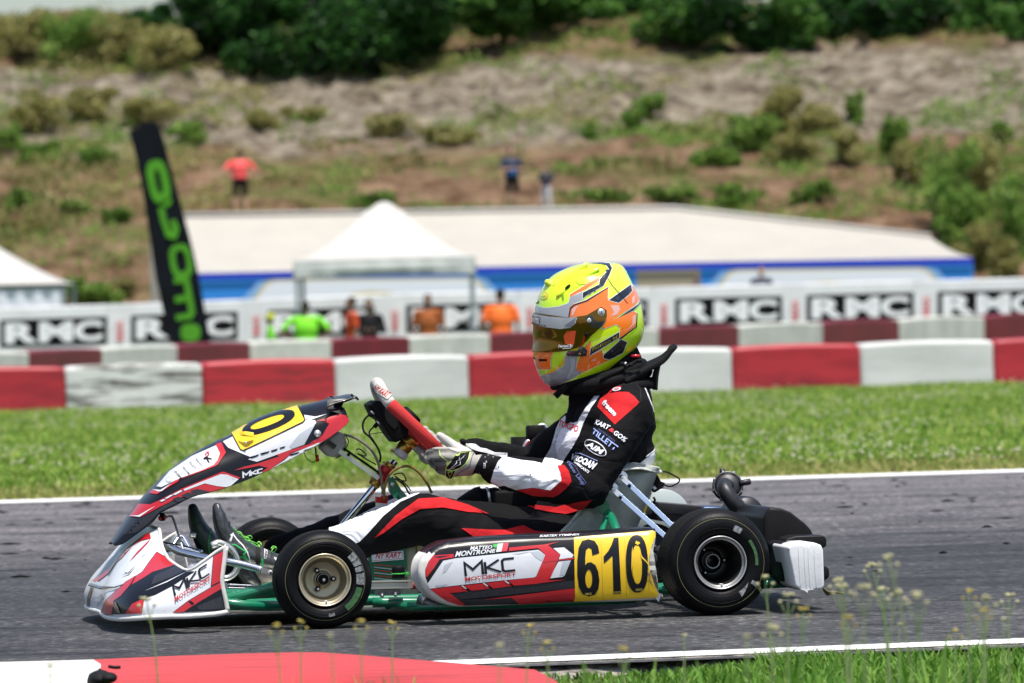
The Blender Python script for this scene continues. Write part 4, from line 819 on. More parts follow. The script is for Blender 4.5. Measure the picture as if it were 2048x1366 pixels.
for (wh, x, yo, R, arcs) in [(wf, XF, FY, .1285, [(.083, .103, 32, 44, LETG), (.083, .103, 22, 31, LETG), (.083, .103, 12, 20, LETG), (.082, .103, -9, 9, LETG), (.084, .100, -55, -14, LETGN), (.088, .096, -86, -76, LETG)]),
                             (wr, XR, RY, .14, [(.090, .106, 55, 68, LETG), (.092, .100, -6, 36, LETGN), (.096, .112, -36, -30, LETG), (.090, .106, -60, -37, LETG)])]:
    mb = MB()
    for (a, b_, c, d, m_) in arcs: q = sidearc(wh, x, yo, R, a, b_, c, d, m_, taper=(c == -60)); mb.add((q.V, q.F), m_)
    mb.build('sidewall_print', wh)
# rear axle, disc, sprocket
A = MB(); A.add(cyl((XR, -.50, .14), (XR, .50, .14), .018, 24), STEELD)
for y, r, t_ in [(-.28, .085, .006), (.27, .075, .004), (-.2, .045, .03), (.2, .045, .03), (-.40, .038, .05), (.40, .038, .05), (-.1, .04, .02)]: A.add(cyl((XR, y, .14), (XR, y + t_, .14), r, 40), STEELD if r > .05 else ENGB)
A.build('rear_axle', KR)

# ---- chassis tubes
Fm = MB(); ty = lambda pts, r=.0145, n=14: Fm.add(tube(crv(pts, 6), r, n), GRN)
for s in (-1, 1):
    ty([(-.35, s * .16, .055), (-.22, s * .26, .055), (-.05, s * .34, .060), (.12, s * .36, .06), (.45, s * .33, .055), (.8, s * .32, .055), (1.30, s * .32, .085)])
    ty([(-.36, s * .30, .085), (-.25, s * .42, .07), (-.10, s * .40, .055), (.3, s * .20, .05), (.7, s * .25, .05)], .0135)
    ty([(.20, s * .36, .045), (.30, s * .52, .045), (.80, s * .53, .045), (.88, s * .36, .045)], .011)
    Fm.add(tube(crv([(.86, s * .34, .05), (.95, s * .40, .065), (1.25, s * .42, .075), (1.33, s * .40, .08)], 4), .013, 12), GRN)
ty([(-.36, -.30, .085), (-.42, -.12, .06), (-.42, .12, .06), (-.36, .30, .085)]); ty([(.30, -.34, .05), (.30, .34, .05)], .013); ty([(.78, -.32, .05), (.78, .32, .05)], .013)
# near front: green tube from the bumper to the wheel as seen below the boots
Fm.add(tube(crv([KP(450, 1199, -.40), KP(480, 1192, -.41), KP(530, 1178, -.42), KP(570, 1168, -.44)], 5), .0145, 14), GRN); Fm.add(tube(crv([KP(1325, 1181, -.45), KP(1400, 1178, -.45), KP(1500, 1170, -.45), KP(1605, 1164, -.45)], 5), .0125, 12), GRN)
Fm.add(tube(crv([KP(745, 1205, -.40), KP(850, 1205, -.42), KP(900, 1207, -.46)], 5), .014, 14), GRN); Fm.add(cyl(KP(835, 1200, -.50), KP(880, 1213, -.52), .015, 16), STEELD); Fm.add(cyl(KP(845, 1196, -.50), KP(855, 1202, -.51), .019, 16), ALUP)
Fm.build('chassis_frame', KR)
mb = MB(); mb.add(prism([(-.40, -.30, .038), (.55, -.33, .036), (.55, .33, .036), (-.40, .30, .038)], (0, 0, .004)), ALUP, False); mb.build('floor_tray', KR)
# green printed floor-side panel with lettering
PG = mat('panel_green', (.005, .12, .06), .35, coat=.4); mb = MB(); pq = [KP(u, v, -.20) for u, v in [(735, 1095), (812, 1090), (814, 1160), (740, 1166)]]; mb.add(prism(pq, (0, .006, 0)), PG, False)
q4 = lambda pts, d=-.206: [KP(u, v, d) for u, v in pts]
mb.add((q4([(742, 1105), (806.5, 1101.5), (807.5, 1119), (744, 1124)]), [(0, 1, 2, 3)]), WHT, False); mb.add((q4([(743, 1106.8), (804.6, 1103.5), (805.6, 1117.2), (745, 1122)], -.2065), [(0, 1, 2, 3)]), ANR, False); mb.add((q4([(743.6, 1107.8), (803.6, 1104.5), (804.6, 1116.2), (745.6, 1121)], -.207), [(0, 1, 2, 3)]), WHT, False)
text3(mb, 'NY KART', q4([(752, 1106.5), (803, 1104.8), (802, 1114.5), (751, 1118.5)], -.208), ANR, .02, .15)
for k in range(6): a = 1128 + k * 5.5; mb.add(prism([KP(748, a, -.207), KP(812, a + 7, -.207), KP(812, a + 8.5, -.207), KP(748, a + 1.5, -.207)], (0, -.001, 0)), SGRY if k % 2 else ANR, False)
mb.build('floor_print_panel', KR)
mb = MB(); mb.add(bake(*prism([KP(u, v, -.16) for u, v in [(811, 1086), (834, 1085), (836, 1165), (840, 1196), (800, 1196), (815, 1165)]], (0, .26, 0)), [('BEVEL', dict(width=.006, segments=2))]), CREM); mb.add(prism([KP(u, v, -.165) for u, v in [(834, 1085), (842, 1084), (843, 1170), (836, 1170)]], (0, .25, 0)), mat('tank_edge', (.42, .36, .16), .5), False); mb.build('fuel_tank', KR)
# stub axle arm
mb = MB(); a, b_ = KP(735, 1170, -.46), KP(824, 1168, -.46); mb.add(bar(a, b_, .021, .03), ALUP, False); mb.add(bar(KP(735, 1166, -.477), KP(816, 1165, -.477), .002, .002), BLKM, False); mb.add(bar(KP(750, 1184, -.45), KP(800, 1183, -.45), .018, .02), STEELD, False)
for u, v in [(764, 1191), (791, 1189)]: mb.add(cyl(KP(u, v, -.46), KP(u, v, -.475), .0062, 16), STEELD); mb.add(cyl(KP(u, v, -.475), KP(u, v, -.479), .003, 8), CHR)
c = KP(797, 1153, -.44); mb.add(lathe([(0, .0001), (0, .0165), (.008, .0175), (.012, .0155), (.020, .0175), (.030, .0165), (.034, .012), (.034, .0001)], KP(797, 1157, -.44), (0, 0, 1), 28), BLKM); mb.add(tube([KP(797, 1147.0, -.44) + Vector((math.cos(t) * .0185, math.sin(t) * .0185, 0)) for t in np.linspace(0, 2 * PI, 24, endpoint=False)], .0016, 6, closed=True), ZIPG); mb.add(box(KP(814, 1147, -.455), (.004, .004, .004)), ZIPG)
p0, p1 = KP(821, 1170, -.46), KP(840, 1170, -.46); d = (p1 - p0); mb.add(lathe([(0, .0001), (0, .011), (d.length * .3, .0125), (d.length * .42, .010), (d.length * .62, .012), (d.length * .8, .0075), (d.length, .004), (d.length, .0001)], p0, d, 20), mat('red_rubber_boot', (.55, .02, .025), .5))
mb.build('stub_axle', KR, bevel=.0015)

# ---- chrome front bumper tubes and pedals
mb = MB()
def ct(pts, r, m_=CHR): mb.add(tube(crv(pts, 6), r, 16), m_)
ct([ZN.P(700, 575, .0), ZN.P(760, 590, -.05), ZN.P(940, 625, -.06), ZN.P(1110, 670, -.06)], .0095); mb.build('front_bumper_tube', KR); mb = MB(); ct([ZN.P(980, 850, -.3), ZN.P(1040, 790, -.3), ZN.P(1130, 760, -.3), ZN.P(1220, 760, -.28)], .012, SILV); mb.build('pedal_guard', KR); mb = MB(); ct([ZN.P(840, 610, .28), ZN.P(920, 520, .30), ZN.P(1000, 640, .28)], .008); mb.build('front_bumper_tube', KR); mb = MB(); ct([ZB.P(630, 1290, -.36), ZB.P(1030, 1310, -.36)], .0025); mb.build('brake_rod', KR); mb = MB(); ct([ZB.P(630, 1335, -.36), ZB.P(930, 1345, -.36)], .0025); mb.build('brake_rod', KR); mb = MB()
ct([ZN.P(800, 690, -.20), ZN.P(795, 640, -.20), ZN.P(835, 622, -.22), ZN.P(930, 660, -.26), ZN.P(1200, 720, -.36), ZB.P(620, 970, -.40), ZB.P(900, 1030, -.42), ZB.P(1130, 1095, -.44)], .0098)
mb.add(bar(ZB.P(1110, 1090, -.445), ZB.P(1310, 1140, -.445), .014, .008), ALUP, False); mb.add(cyl(ZB.P(1237, 1130, -.448), ZB.P(1237, 1130, -.458), .0062, 18), SILV); mb.add(cyl(ZB.P(1237, 1130, -.458), ZB.P(1237, 1130, -.460), .0028, 6), BLKM)
mb.build('front_bumper_tube', KR)
for y0, cu, cv, arc in [(-.20, 470, 745, 1), (.06, 180, 612, 0)]:
    mb = MB(); c = ZB.P(cu, cv, y0)
    if arc: ct([ZB.P(430, 760, y0), ZB.P(500, 722, y0), ZB.P(600, 740, y0), ZB.P(720, 830, y0), ZB.P(785, 980, y0), ZB.P(760, 1120, y0), ZB.P(650, 1200, y0), ZB.P(560, 1190, y0)], .0088, mat('brushed_tube', (.72, .71, .66), .25, .9)); mb.add(cyl(ZB.P(430, 758, y0 - .01), ZB.P(520, 735, y0 - .01), .0095, 16), SILV)
    else: ct([ZB.P(130, 605, y0 - .02), ZB.P(215, 618, y0 - .02)], .0085, SILV); ct([ZB.P(200, 640, y0), ZB.P(280, 850, y0), ZB.P(380, 1050, y0)], .006, BLKM)
    mb.build('pedal', KR)

# ---- nose bumper
CO = [ # (y bottom, y top, [pixel points bottom -> top])
 (-.575, -.565, [(1345, 1200), (1320, 1080), (1290, 930), (1300, 820), (1315, 720), (1328, 605)]),
 (-.595, -.565, [(1220, 1222), (1210, 1100), (1200, 960), (1205, 850), (1220, 740), (1240, 655)]),
 (-.600, -.565, [(1000, 1240), (1000, 1130), (1010, 1030), (1030, 930), (1060, 850), (1090, 765)]),
 (-.590, -.545, [(800, 1245), (790, 1150), (830, 1060), (880, 980), (930, 900), (985, 825)]),
 (-.545, -.430, [(550, 1258), (530, 1150), (570, 1040), (660, 930), (760, 840), (868, 768)]),
 (-.450, -.330, [(350, 1268), (325, 1140), (390, 980), (520, 850), (650, 760), (760, 705)]),
 (-.300, -.230, [(200, 1256), (175, 1120), (245, 950), (410, 760), (550, 650), (682, 590)]),
 (-.140, -.140, [(125, 1228), (118, 1110), (165, 940), (330, 680), (490, 540), (642, 455)]),
 (0, 0, [(100, 1206), (100, 1100), (150, 930), (300, 660), (460, 510), (600, 440)])]
near_cols = []
for yb, yt, pts in CO:
    n = len(pts); col = []
    for i, p in enumerate(pts): y = yb + (yt - yb) * (i / (n - 1)) ** 1.4; col.append(ZN.P(p[0], p[1], y))
    sh_ = {5: .010, 6: .018, 7: .024, 8: .026}.get(len(near_cols), 0); near_cols.append([q + Vector((sh_, 0, 0)) for q in col])
far_cols = [[Vector((p.x, -p.y, p.z)) for p in c] for c in near_cols[:-1]][::-1]
grid = near_cols + far_cols
NV, NF, nu, nv = surf(grid, 6, 6)
bv_ = bvh_of(NV, NF); NB = MB(); NB.add((NV, NF), WHT); NB.add(inner(NV, NF, KP(450, 1150, 0), .005), PWH)
def dn(pts, m_, layer=1, **kw): decal(NB, bv_, ZN(pts), m_, layer, 7, **kw)
dn([(190, 830), (250, 740), (360, 640), (440, 600), (400, 680), (330, 760), (260, 850), (150, 925), (118, 915)], mat('vinyl_slate', (.16, .19, .24), .3, coat=.3)); dn([(150, 905), (230, 790), (300, 700), (400, 640), (330, 740), (215, 870)], BLU, 2)
dn([(60, 1180), (70, 1060), (100, 975), (125, 985), (95, 1080), (85, 1190)], BLU, 2); dn([(150, 1160), (235, 1050), (185, 1040)], SGRY, 2); dn([(88, 935), (190, 968), (330, 975), (410, 945), (395, 925), (240, 945), (110, 915)], WHT, 3)
dn([(600, 438), (634, 470), (560, 545), (480, 600), (390, 655), (362, 645), (430, 570)], BLKP, 2); dn([(632, 470), (648, 535), (560, 555), (480, 605), (380, 715), (325, 760), (265, 850), (150, 938), (110, 920), (205, 862), (330, 745), (470, 612), (560, 545)], REDP, 3)
dn([(645, 537), (520, 660), (450, 750), (560, 640), (625, 570)], REDP, 3); dn([(700, 660), (790, 712), (880, 770), (660, 840), (560, 905), (470, 955), (510, 880), (570, 840), (640, 740)], REDP, 2, edge=BLKP)
dn([(470, 960), (560, 905), (700, 830), (880, 770), (985, 822), (960, 845), (1050, 830), (850, 960), (700, 1040), (580, 1085), (470, 1218), (300, 1222), (300, 1100), (340, 1060), (380, 1000)], BLKP, 3); dn([(680, 880), (880, 785), (970, 822), (840, 890), (650, 960)], GRYP, 4); dn([(560, 1015), (740, 940), (960, 860), (700, 985)], SGRY, 4) if 0 else None
dn([(590, 1018), (800, 925), (980, 838), (800, 935)], WHT, 5)
dn([(195, 1218), (240, 1100), (330, 1020), (420, 935), (505, 880), (460, 960), (375, 1060), (315, 1100), (295, 1220)], REDP, 4, edge=BLKP); dn([(415, 1218), (480, 1130), (590, 1080), (565, 1215)], REDP, 4)
dn([(1218, 695), (1308, 645), (1285, 915), (1195, 960)], REDP, 4, edge=BLKP); dn([(850, 1205), (985, 1105), (1285, 925), (1283, 990), (1020, 1150), (940, 1203)], REDP, 4, edge=BLKP); dn([(940, 1205), (1015, 1150), (1283, 990), (1318, 1182), (1290, 1190)], BLKP, 4); dn([(1010, 1100), (1040, 1125), (1020, 1140), (985, 1108)], BLKP, 5)
dn([(1060, 1150), (1280, 1060), (1305, 1170), (1090, 1185)], GRYP, 5)
mkc(NB, bv_, ZN([(845, 975), (1155, 768), (1178, 860), (865, 1062)]), BLKP, 6, .09); dtext(NB, bv_, 'MOTORSPORT', ZN([(862, 1072), (1186, 868), (1190, 908), (868, 1112)]), REDP, 6, .018)
for (x, y, r) in [(430, 835, 22), (160, 1110, 9), (215, 1085, 7), (330, 1140, 8), (250, 1005, 5), (775, 1195, 8), (700, 1120, 4), (320, 745, 5), (235, 850, 6)]: dn(ell2(x, y, r * .5, r * .35, .5, 8), DIRT if r < 20 else WHT, 7)
dn([(85, 955), (180, 985), (320, 980), (420, 950), (330, 992), (200, 1000), (90, 970)], DIRT, 7); dn([(330, 1110), (360, 1160), (380, 1210), (350, 1205), (315, 1150)], mat('scuff_tan', (.32, .28, .2), .8, var=.5, vs=80), 7); dn([(380, 880), (450, 850), (520, 780), (455, 860)], DIRT, 7); dn([(560, 700), (650, 640), (580, 695)], SGRY, 7)
nose = NB.build('nose_bumper', KR)
ed = MB(); bot = [Vector(NV[i * nv + 0]) for i in range(nu)]; top = [Vector(NV[i * nv + nv - 1]) for i in range(nu)]; re_ = [Vector(NV[j]) for j in range(nv)]; fe_ = [Vector(NV[(nu - 1) * nv + j]) for j in range(nv)]
for pth, r in [(bot[::2] + [bot[-1]], .0068), (top[::2] + [top[-1]], .0045), (re_[::2] + [re_[-1]], .0072), (fe_[::2] + [fe_[-1]], .0072)]: ed.add(tube(pth, r, 10), PWH)
ed.build('bumper_edge', nose)
mb = MB(); mb.add(tube(crv([ZN.P(720, 345, -.02), ZN.P(770, 340, -.03), ZN.P(825, 330, -.04), ZN.P(850, 355, -.05), ZN.P(890, 480, -.08), ZN.P(935, 625, -.12), ZN.P(965, 730, -.16), ZN.P(988, 825, -.2)], 5), .0032, 10), SILV); mb.add(cyl(ZN.P(715, 352, -.03), ZN.P(785, 335, -.03), .006, 12), ANR); mb.add(cyl(ZN.P(745, 300, -.03), ZN.P(755, 372, -.03), .007, 14), BLKM); mb.build('fairing_bracket', KR)

# ---- front fairing (steering shield)
TOPL = [(45, 1262), (100, 1180), (180, 1060), (265, 945), (400, 800), (520, 682), (700, 555), (870, 460), (1015, 395), (1250, 268), (1530, 178), (1680, 140), (1800, 108)]
BOTL = [(70, 1290), (140, 1272), (260, 1190), (370, 1110), (440, 1030), (560, 970), (700, 900), (850, 862), (1000, 815), (1250, 715), (1560, 560), (1760, 450), (1900, 352)]
HW = [.06, .085, .11, .125, .135, .14, .142, .142, .142, .142, .142, .14, .135]
grid = []
for T_, B_, hw in zip(TOPL, BOTL, HW):
    t3 = ZF.P(*T_, 0); b3 = ZF.P(*B_, -hw); row = []
    for k in range(9):
        th = -PI / 2 + PI * k / 8; yy = hw * math.sin(th); f = max(0, math.cos(th)) ** .75
        z = b3.z + (t3.z - b3.z) * f; x = b3.x + (t3.x - b3.x) * f; row.append(Vector((x, yy, z)))
    grid.append(row)
grid.append([g_ + (ZF.P(1965, 290, -.12) - grid[-1][0]) * (.95 if k in (0, 8) else (.75 if k in (1, 7) else .12)) for k, g_ in enumerate(grid[-1])])
SV, SF, nu, nv = surf(grid, 6, 5); bs_ = bvh_of(SV, SF); SB = MB(); SB.add((SV, SF), BLKP); SB.add(inner(SV, SF, KP(560, 1010, 0), .005), BLKM)
def df(pts, m_, layer=1, **kw): decal(SB, bs_, ZF(pts), m_, layer, 7, **kw)
df([(1700, 292), (1880, 233), (1935, 245), (1962, 290), (1900, 350), (1790, 430), (1640, 470), (1745, 405), (1800, 312), (1755, 287)], REDP, 2); df([(1800, 425), (1380, 558), (1400, 580), (1800, 437)], REDP, 2)
df([(1040, 685), (1120, 655), (1220, 632), (1380, 580), (1500, 548), (1420, 610), (1310, 690), (1240, 712), (1308, 665), (1240, 648), (1140, 668)], REDP, 2)
df([(1325, 680), (1440, 605), (1500, 552), (1700, 470), (1800, 430), (1770, 452), (1600, 540), (1430, 628)], WHT, 2); df([(1480, 560), (1560, 535), (1550, 552), (1490, 572)], BLKP, 3); df([(1600, 525), (1670, 500), (1655, 512), (1590, 538)], BLKP, 3)
df([(948, 455), (1035, 412), (1110, 530), (1600, 285), (1682, 283), (1697, 300), (1600, 480), (1220, 617), (1150, 598), (1175, 582), (990, 505)], WHT, 2); df([(1480, 495), (1560, 395), (1690, 310), (1600, 478), (1500, 512)], SGRY, 3)
for p in ([(1160, 580), (1240, 555), (1225, 572), (1175, 590)], [(1245, 550), (1325, 530), (1310, 546), (1258, 563)], [(1330, 527), (1390, 510), (1378, 526), (1340, 540)], [(1400, 505), (1450, 490), (1440, 504), (1408, 515)]): df(p, BLKP, 4)
df([(1600, 242), (1690, 256), (1790, 232), (1650, 283), (1608, 278)], WHT, 2)
df([(415, 815), (520, 692), (700, 572), (893, 486), (930, 550), (905, 605), (875, 648), (600, 752), (455, 822)], WHT, 2); df([(890, 480), (935, 463), (972, 545), (905, 640), (880, 655), (600, 762), (870, 645), (905, 605), (925, 550)], REDP, 3)
df([(355, 870), (388, 838), (440, 850), (600, 752), (590, 775), (420, 880)], REDP, 3); df([(384, 840), (450, 846), (540, 790), (460, 856), (430, 860)], WHT, 4)
df([(195, 1058), (270, 955), (365, 960), (430, 930), (620, 830), (935, 697), (960, 699), (1085, 742), (1070, 757), (1010, 810), (975, 822), (840, 860), (720, 885), (590, 905), (430, 985), (290, 1062)], REDP, 2)
df([(630, 838), (780, 775), (930, 717), (980, 720), (1072, 757), (1010, 810), (972, 820), (900, 812), (800, 790), (640, 850)], WHT, 3); df([(600, 815), (930, 690), (935, 697), (620, 828)], BLKP, 3)
for p in ([(440, 935), (470, 918), (492, 920), (460, 938)], [(480, 912), (530, 882), (550, 885), (500, 914)], [(542, 880), (608, 845), (625, 852), (565, 884)]): df(p, WHT, 4, edge=BLKP, edgew=.8)
for p in ([(680, 850), (740, 835), (850, 857), (740, 887)], [(612, 885), (665, 862), (732, 882), (665, 912)], [(540, 915), (590, 897), (650, 917), (590, 942)]): df(p, GRYP, 4)
df([(195, 1052), (272, 1050), (410, 970), (282, 1062)], WHT, 4); df([(130, 1200), (220, 1075), (290, 1068), (540, 935), (600, 935), (440, 1015), (360, 1100), (250, 1185)], GRYP, 1)
mkc(SB, bs_, ZF([(1105, 705), (1265, 672), (1262, 703), (1108, 748)]), WHT, 5, .16)
dtext(SB, bs_, 'K', ZF([(818, 575), (875, 603), (845, 632), (790, 595)]), BLKP, 5, .04, g=30)
for (x, y) in [(822, 548), (835, 562), (812, 562), (826, 576), (832, 545)]: df([(x - 8, y), (x, y - 8), (x + 8, y), (x, y + 8)], REDP, 5)
for tx, c, m_ in [('New-Line', (760, 625), BLU), ('TILLETT', (708, 650), DIRT), ('VROOAM', (655, 690), BLU), ('AIM', (590, 722), DIRT)]:
    x, y = c; dtext(SB, bs_, tx, ZF([(x - 20, y - 34), (x + 30, y + 22), (x + 18, y + 32), (x - 32, y - 22)]), m_, 5, .01, g=30)
df(ell2(516, 765, 22, 22), SGRY, 4); df(ell2(516, 765, 16, 16), WHT, 5)
sf = SB.build('front_fairing', KR)
# flared top lip and dark inner wall
mb = MB(); lr = [[ZF.P(1790, 108, 0) + Vector((0, y, -.012 * (y / .12) ** 2)) for y in (-.125, -.06, 0, .06, .125)], [ZF.P(1890, 92, 0) + Vector((0, y, -.010 * (y / .12) ** 2)) for y in (-.125, -.06, 0, .06, .125)], [ZF.P(1965, 78, 0) + Vector((0, y, -.006 * (y / .12) ** 2)) for y in (-.122, -.06, 0, .06, .122)], [ZF.P(1985, 100, 0) + Vector((0, y, -.006 * (y / .12) ** 2)) for y in (-.12, -.06, 0, .06, .12)]]
v_, f_, _, _ = surf(lr, 4, 4); mb.add(bake(v_, f_, [('SOLIDIFY', dict(thickness=.004, offset=0))]), BLKP)
ln_ = crv([ZF.P(1980, 72, -.118), ZF.P(1985, 100, -.12), ZF.P(1940, 120, -.125), ZF.P(1840, 150, -.13), ZF.P(1785, 172, -.134), ZF.P(1782, 200, -.138)], 5); mb.add(tube(ln_, .0030, 8), BLKP); mb.add(tube([p + Vector((0, -.0032, .0)) for p in ln_], .0009, 6), GUN)
v_, f_, _, _ = surf([[ZF.P(1785, 115, -.10), ZF.P(1785, 200, -.13)], [ZF.P(1930, 110, -.10), ZF.P(1880, 228, -.13)]], 3, 3); mb.add((v_, f_), BLKP)
mb.build('fairing_lip', sf)
nb = MB(); hull_pts = [(1013, 374), (1060, 348), (1520, 164), (1545, 175), (1602, 285), (1590, 300), (1112, 527), (1092, 520)]
decal(nb, bs_, ZF([(1008, 380), (1050, 350), (1520, 160), (1552, 175), (1610, 288), (1592, 308), (1112, 534), (1086, 524)]), BLKP, 5, 7, smooth=True)
decal(nb, bs_, ZF(hull_pts), YEL, 7, 7); decal(nb, bs_, [ZF(ell2(1318, 312, 222, 62, -.355, 30, 2.3)), ZF(ell2(1308, 308, 142, 28, -.355, 24, 2.3))], BLKP, 8, 7); decal(nb, bs_, ZF([(1100, 328), (1480, 182), (1490, 180), (1488, 190), (1110, 335)]), BLU, 8, 7)
v_, f_, _, _ = surf([[ZF.P(1075, 385, -.1), ZF.P(1120, 372, -.118), ZF.P(1195, 382, -.122)], [ZF.P(1085, 402, -.112), ZF.P(1140, 402, -.135), ZF.P(1198, 415, -.125)], [ZF.P(1110, 412, -.118), ZF.P(1160, 415, -.128), ZF.P(1240, 428, -.118)]], 4, 4); nb.add((v_, f_), YEL)
for x, y in [(1130, 462)]: nb.add(ellip(ZF.P(x, y, -.134), (.0035, .003, .0035)), SILV)
nb.build('number_plate', sf)
mb = MB(); mb.add(lathe([(0, .0001), (0, .0098), (-.003, .0090), (-.004, .005), (-.006, .004), (-.006, .0001)], ZF.P(1707, 390, -.139), (0, 1, 0), 24), SILV); mb.build('fairing_bolt', sf)

# ---- side pods
def podshape():
    pts = [(215, 357), (330, 300), (430, 270), (800, 232), (1100, 213), (1400, 195), (1700, 182), (2048, 166)]
    o_ = ZP(pts) + [(1220, 1063), (1307, 1057), (1317, 1064), (1314, 1085), (1309, 1105), (1307, 1125), (1309, 1150), (1315, 1175), (1324, 1192), (1320, 1200), (1200, 1205)] + ZP([(1900, 1012), (1500, 1040), (1000, 1070), (600, 1080), (450, 1068), (330, 1030), (220, 968), (120, 880), (65, 780), (42, 690), (45, 600), (70, 510), (120, 440)])
    return [KP(u, v, -.645) for u, v in o_]
PO = podshape(); pc = crv(PO, 3, True); PV, PF = pillow(pc, .13, .016, 5); cap_ = PF.pop()
bm = bmesh.new(); vv_ = [bm.verts.new(PV[i]) for i in cap_]; bm.faces.new(vv_); bmesh.ops.triangulate(bm, faces=bm.faces[:])
for z_ in np.arange(.03, .27, .012): bmesh.ops.bisect_plane(bm, geom=bm.verts[:] + bm.edges[:] + bm.faces[:], plane_co=(0, 0, z_), plane_no=(0, 0, 1), dist=1e-5)
bm.verts.index_update(); o_n = len(PV); PV = list(PV) + [v.co.copy() for v in bm.verts]; PF = PF + [tuple(v.index + o_n for v in f.verts) for f in bm.faces]; bm.free()
def podbend(v):
    zt, zb, zm = .255, .04, .135; t = max(0, (v.z - zm) / (zt - zm)); b_ = max(0, (zm - v.z) / (zm - zb)); return Vector((v.x, v.y + .050 * t ** 2.2 + .016 * b_ ** 2, v.z))
PV = [podbend(v) for v in PV]; bp_ = bvh_of(PV, PF); PB = MB()
def ftop(f): q = [PV[i] for i in f]; n_ = (q[1] - q[0]).cross(q[2] - q[0]); return n_.length > 0 and abs(n_.normalized().z) > .35 and q[0].z > .19 and q[0].x < .9
PB.add((PV, [f for f in PF if not ftop(f)]), PWH); PB.add((PV, [f for f in PF if ftop(f)]), BLKP)
def dp(pts, m_, layer=1, g=7, **kw): decal(PB, bp_, ZP(pts), m_, layer, g, **kw)
dp([(300, 365), (215, 362), (430, 275), (800, 237), (1400, 200), (2040, 171), (2040, 240), (1992, 240), (1992, 965), (1965, 1005), (640, 1062), (480, 1035), (360, 985), (250, 905), (165, 800), (128, 705), (125, 620), (165, 520), (225, 440)], BLKP)
dp([(2040, 171), (2640, 140), (2930, 118), (2960, 128), (2960, 150), (2500, 195), (2040, 215)], BLKP)
dp([(225, 440), (480, 422), (478, 465), (305, 490), (240, 590), (150, 705), (130, 705), (127, 620), (165, 520)], REDP, 2); dp([(235, 455), (440, 440), (300, 470)], BLU, 3)
dp([(155, 795), (350, 510), (500, 480), (1530, 375), (1612, 435), (1500, 700), (1470, 712), (1100, 745), (420, 820), (182, 850)], WHT, 3, edge=SGRY, edgew=.6)
for p in ([(1430, 400), (1530, 385), (1605, 435), (1570, 510), (1500, 470)], [(360, 560), (470, 515), (380, 640), (340, 660)], [(240, 810), (420, 790), (300, 835)], [(1200, 425), (1450, 390), (1300, 425)]): dp(p, SGRY, 4)
dp([(182, 855), (560, 815), (655, 885), (430, 905), (640, 1062), (540, 1050), (400, 1005), (300, 945), (225, 885)], REDP, 3)
for p in ([(605, 812), (850, 785), (930, 852), (700, 876)], [(880, 783), (1110, 752), (1200, 820), (970, 848)]): dp(p, REDP, 3)
dp([(1150, 748), (1480, 714), (1505, 700), (1615, 435), (1530, 352), (1165, 388), (1165, 345), (1600, 308), (1790, 272), (1650, 315), (1800, 432), (1670, 735), (1640, 748), (1880, 738), (1500, 790), (1230, 815)], REDP, 4)
dp([(435, 915), (1000, 850), (1985, 748), (1985, 842), (560, 985)], GRYP, 2); dp([(640, 1058), (560, 992), (1190, 965), (1290, 1040)], GRYP, 2); dp([(830, 988), (1985, 845), (1985, 960), (1962, 1003), (1300, 1040), (1192, 962)], REDP, 3)
dp([(1715, 352), (1850, 342), (1968, 435), (1950, 466), (1785, 488), (1805, 430)], WHT, 3); dp([(1780, 515), (1935, 498), (1855, 690), (1830, 705), (1665, 725)], WHT, 3); dp([(1830, 520), (1925, 510), (1850, 680), (1790, 690)], SGRY, 4); dp([(1585, 515), (1982, 470), (1982, 484), (1590, 524)], REDP, 5)
for p in ([(570, 812), (592, 809), (642, 850), (622, 852)], [(838, 782), (860, 780), (910, 818), (890, 820)], [(1105, 750), (1125, 748), (1175, 785), (1155, 787)]): dp(p, WHT, 5)
dtext(PB, bp_, 'MATTEO', ZP([(685, 330), (962, 318), (955, 358), (680, 380)]), WHT, 5, .03, .2); dtext(PB, bp_, 'MONTRONE', ZP([(505, 392), (1000, 360), (1000, 405), (493, 462)]), WHT, 5, .03, .2)
dp([(965, 308), (1025, 300), (1012, 345), (975, 345)], mat('flag_print_green', (.02, .42, .06), .4), 5); dp([(1025, 299), (1092, 293), (1070, 395), (1003, 402)], WHT, 5); dp([(1092, 293), (1160, 288), (1140, 388), (1070, 395)], mat('flag_print_red', (.66, .03, .06), .4), 5)
mkc(PB, bp_, ZP([(600, 535), (1225, 467), (1243, 628), (618, 698)]), BLKP, 5, .085); dtext(PB, bp_, 'MOTORSPORT', ZP([(616, 712), (1250, 643), (1254, 690), (624, 762)]), REDP, 5, .018)
dtext(PB, bp_, 'KARTEX YTIMINEX', ZP([(1550, 196), (2048, 178), (2046, 197), (1545, 222)]), WHT, 5, .03, .25)
pod = PB.build('side_pod', KR)
YB = MB(); dy = lambda pts, m_, layer=8, **kw: decal(YB, bp_, ZO(pts), m_, layer, 8, **kw)
dy([(1214, 250), (1530, 223), (1735, 205), (1750, 212), (1748, 245), (1722, 320), (1708, 400), (1716, 470), (1740, 545), (1768, 612), (1770, 635), (1755, 641), (1560, 650), (1213, 668), (1222, 640)], YEL, 4)
def N6(x0, y0, w_, h):
    o_ = [(1, .24), (.68, .28), (.64, .17), (.52, .145), (.40, .18), (.36, .32), (.36, .45), (.46, .41), (.62, .40), (.82, .45), (.95, .57), (1.0, .72), (.96, .86), (.80, .97), (.52, 1.0), (.24, .96), (.08, .84), (0, .62), (.0, .36), (.06, .15), (.22, .03), (.50, 0), (.78, .03), (.94, .12)]
    hole = [(x0 + w_ * (.52 + .16 * math.cos(t)), y0 + h * (.69 + .165 * math.sin(t))) for t in np.linspace(0, 2 * PI, 20, endpoint=False)]
    return [[(x0 + w_ * a, y0 + h * b_) for a, b_ in o_], hole]
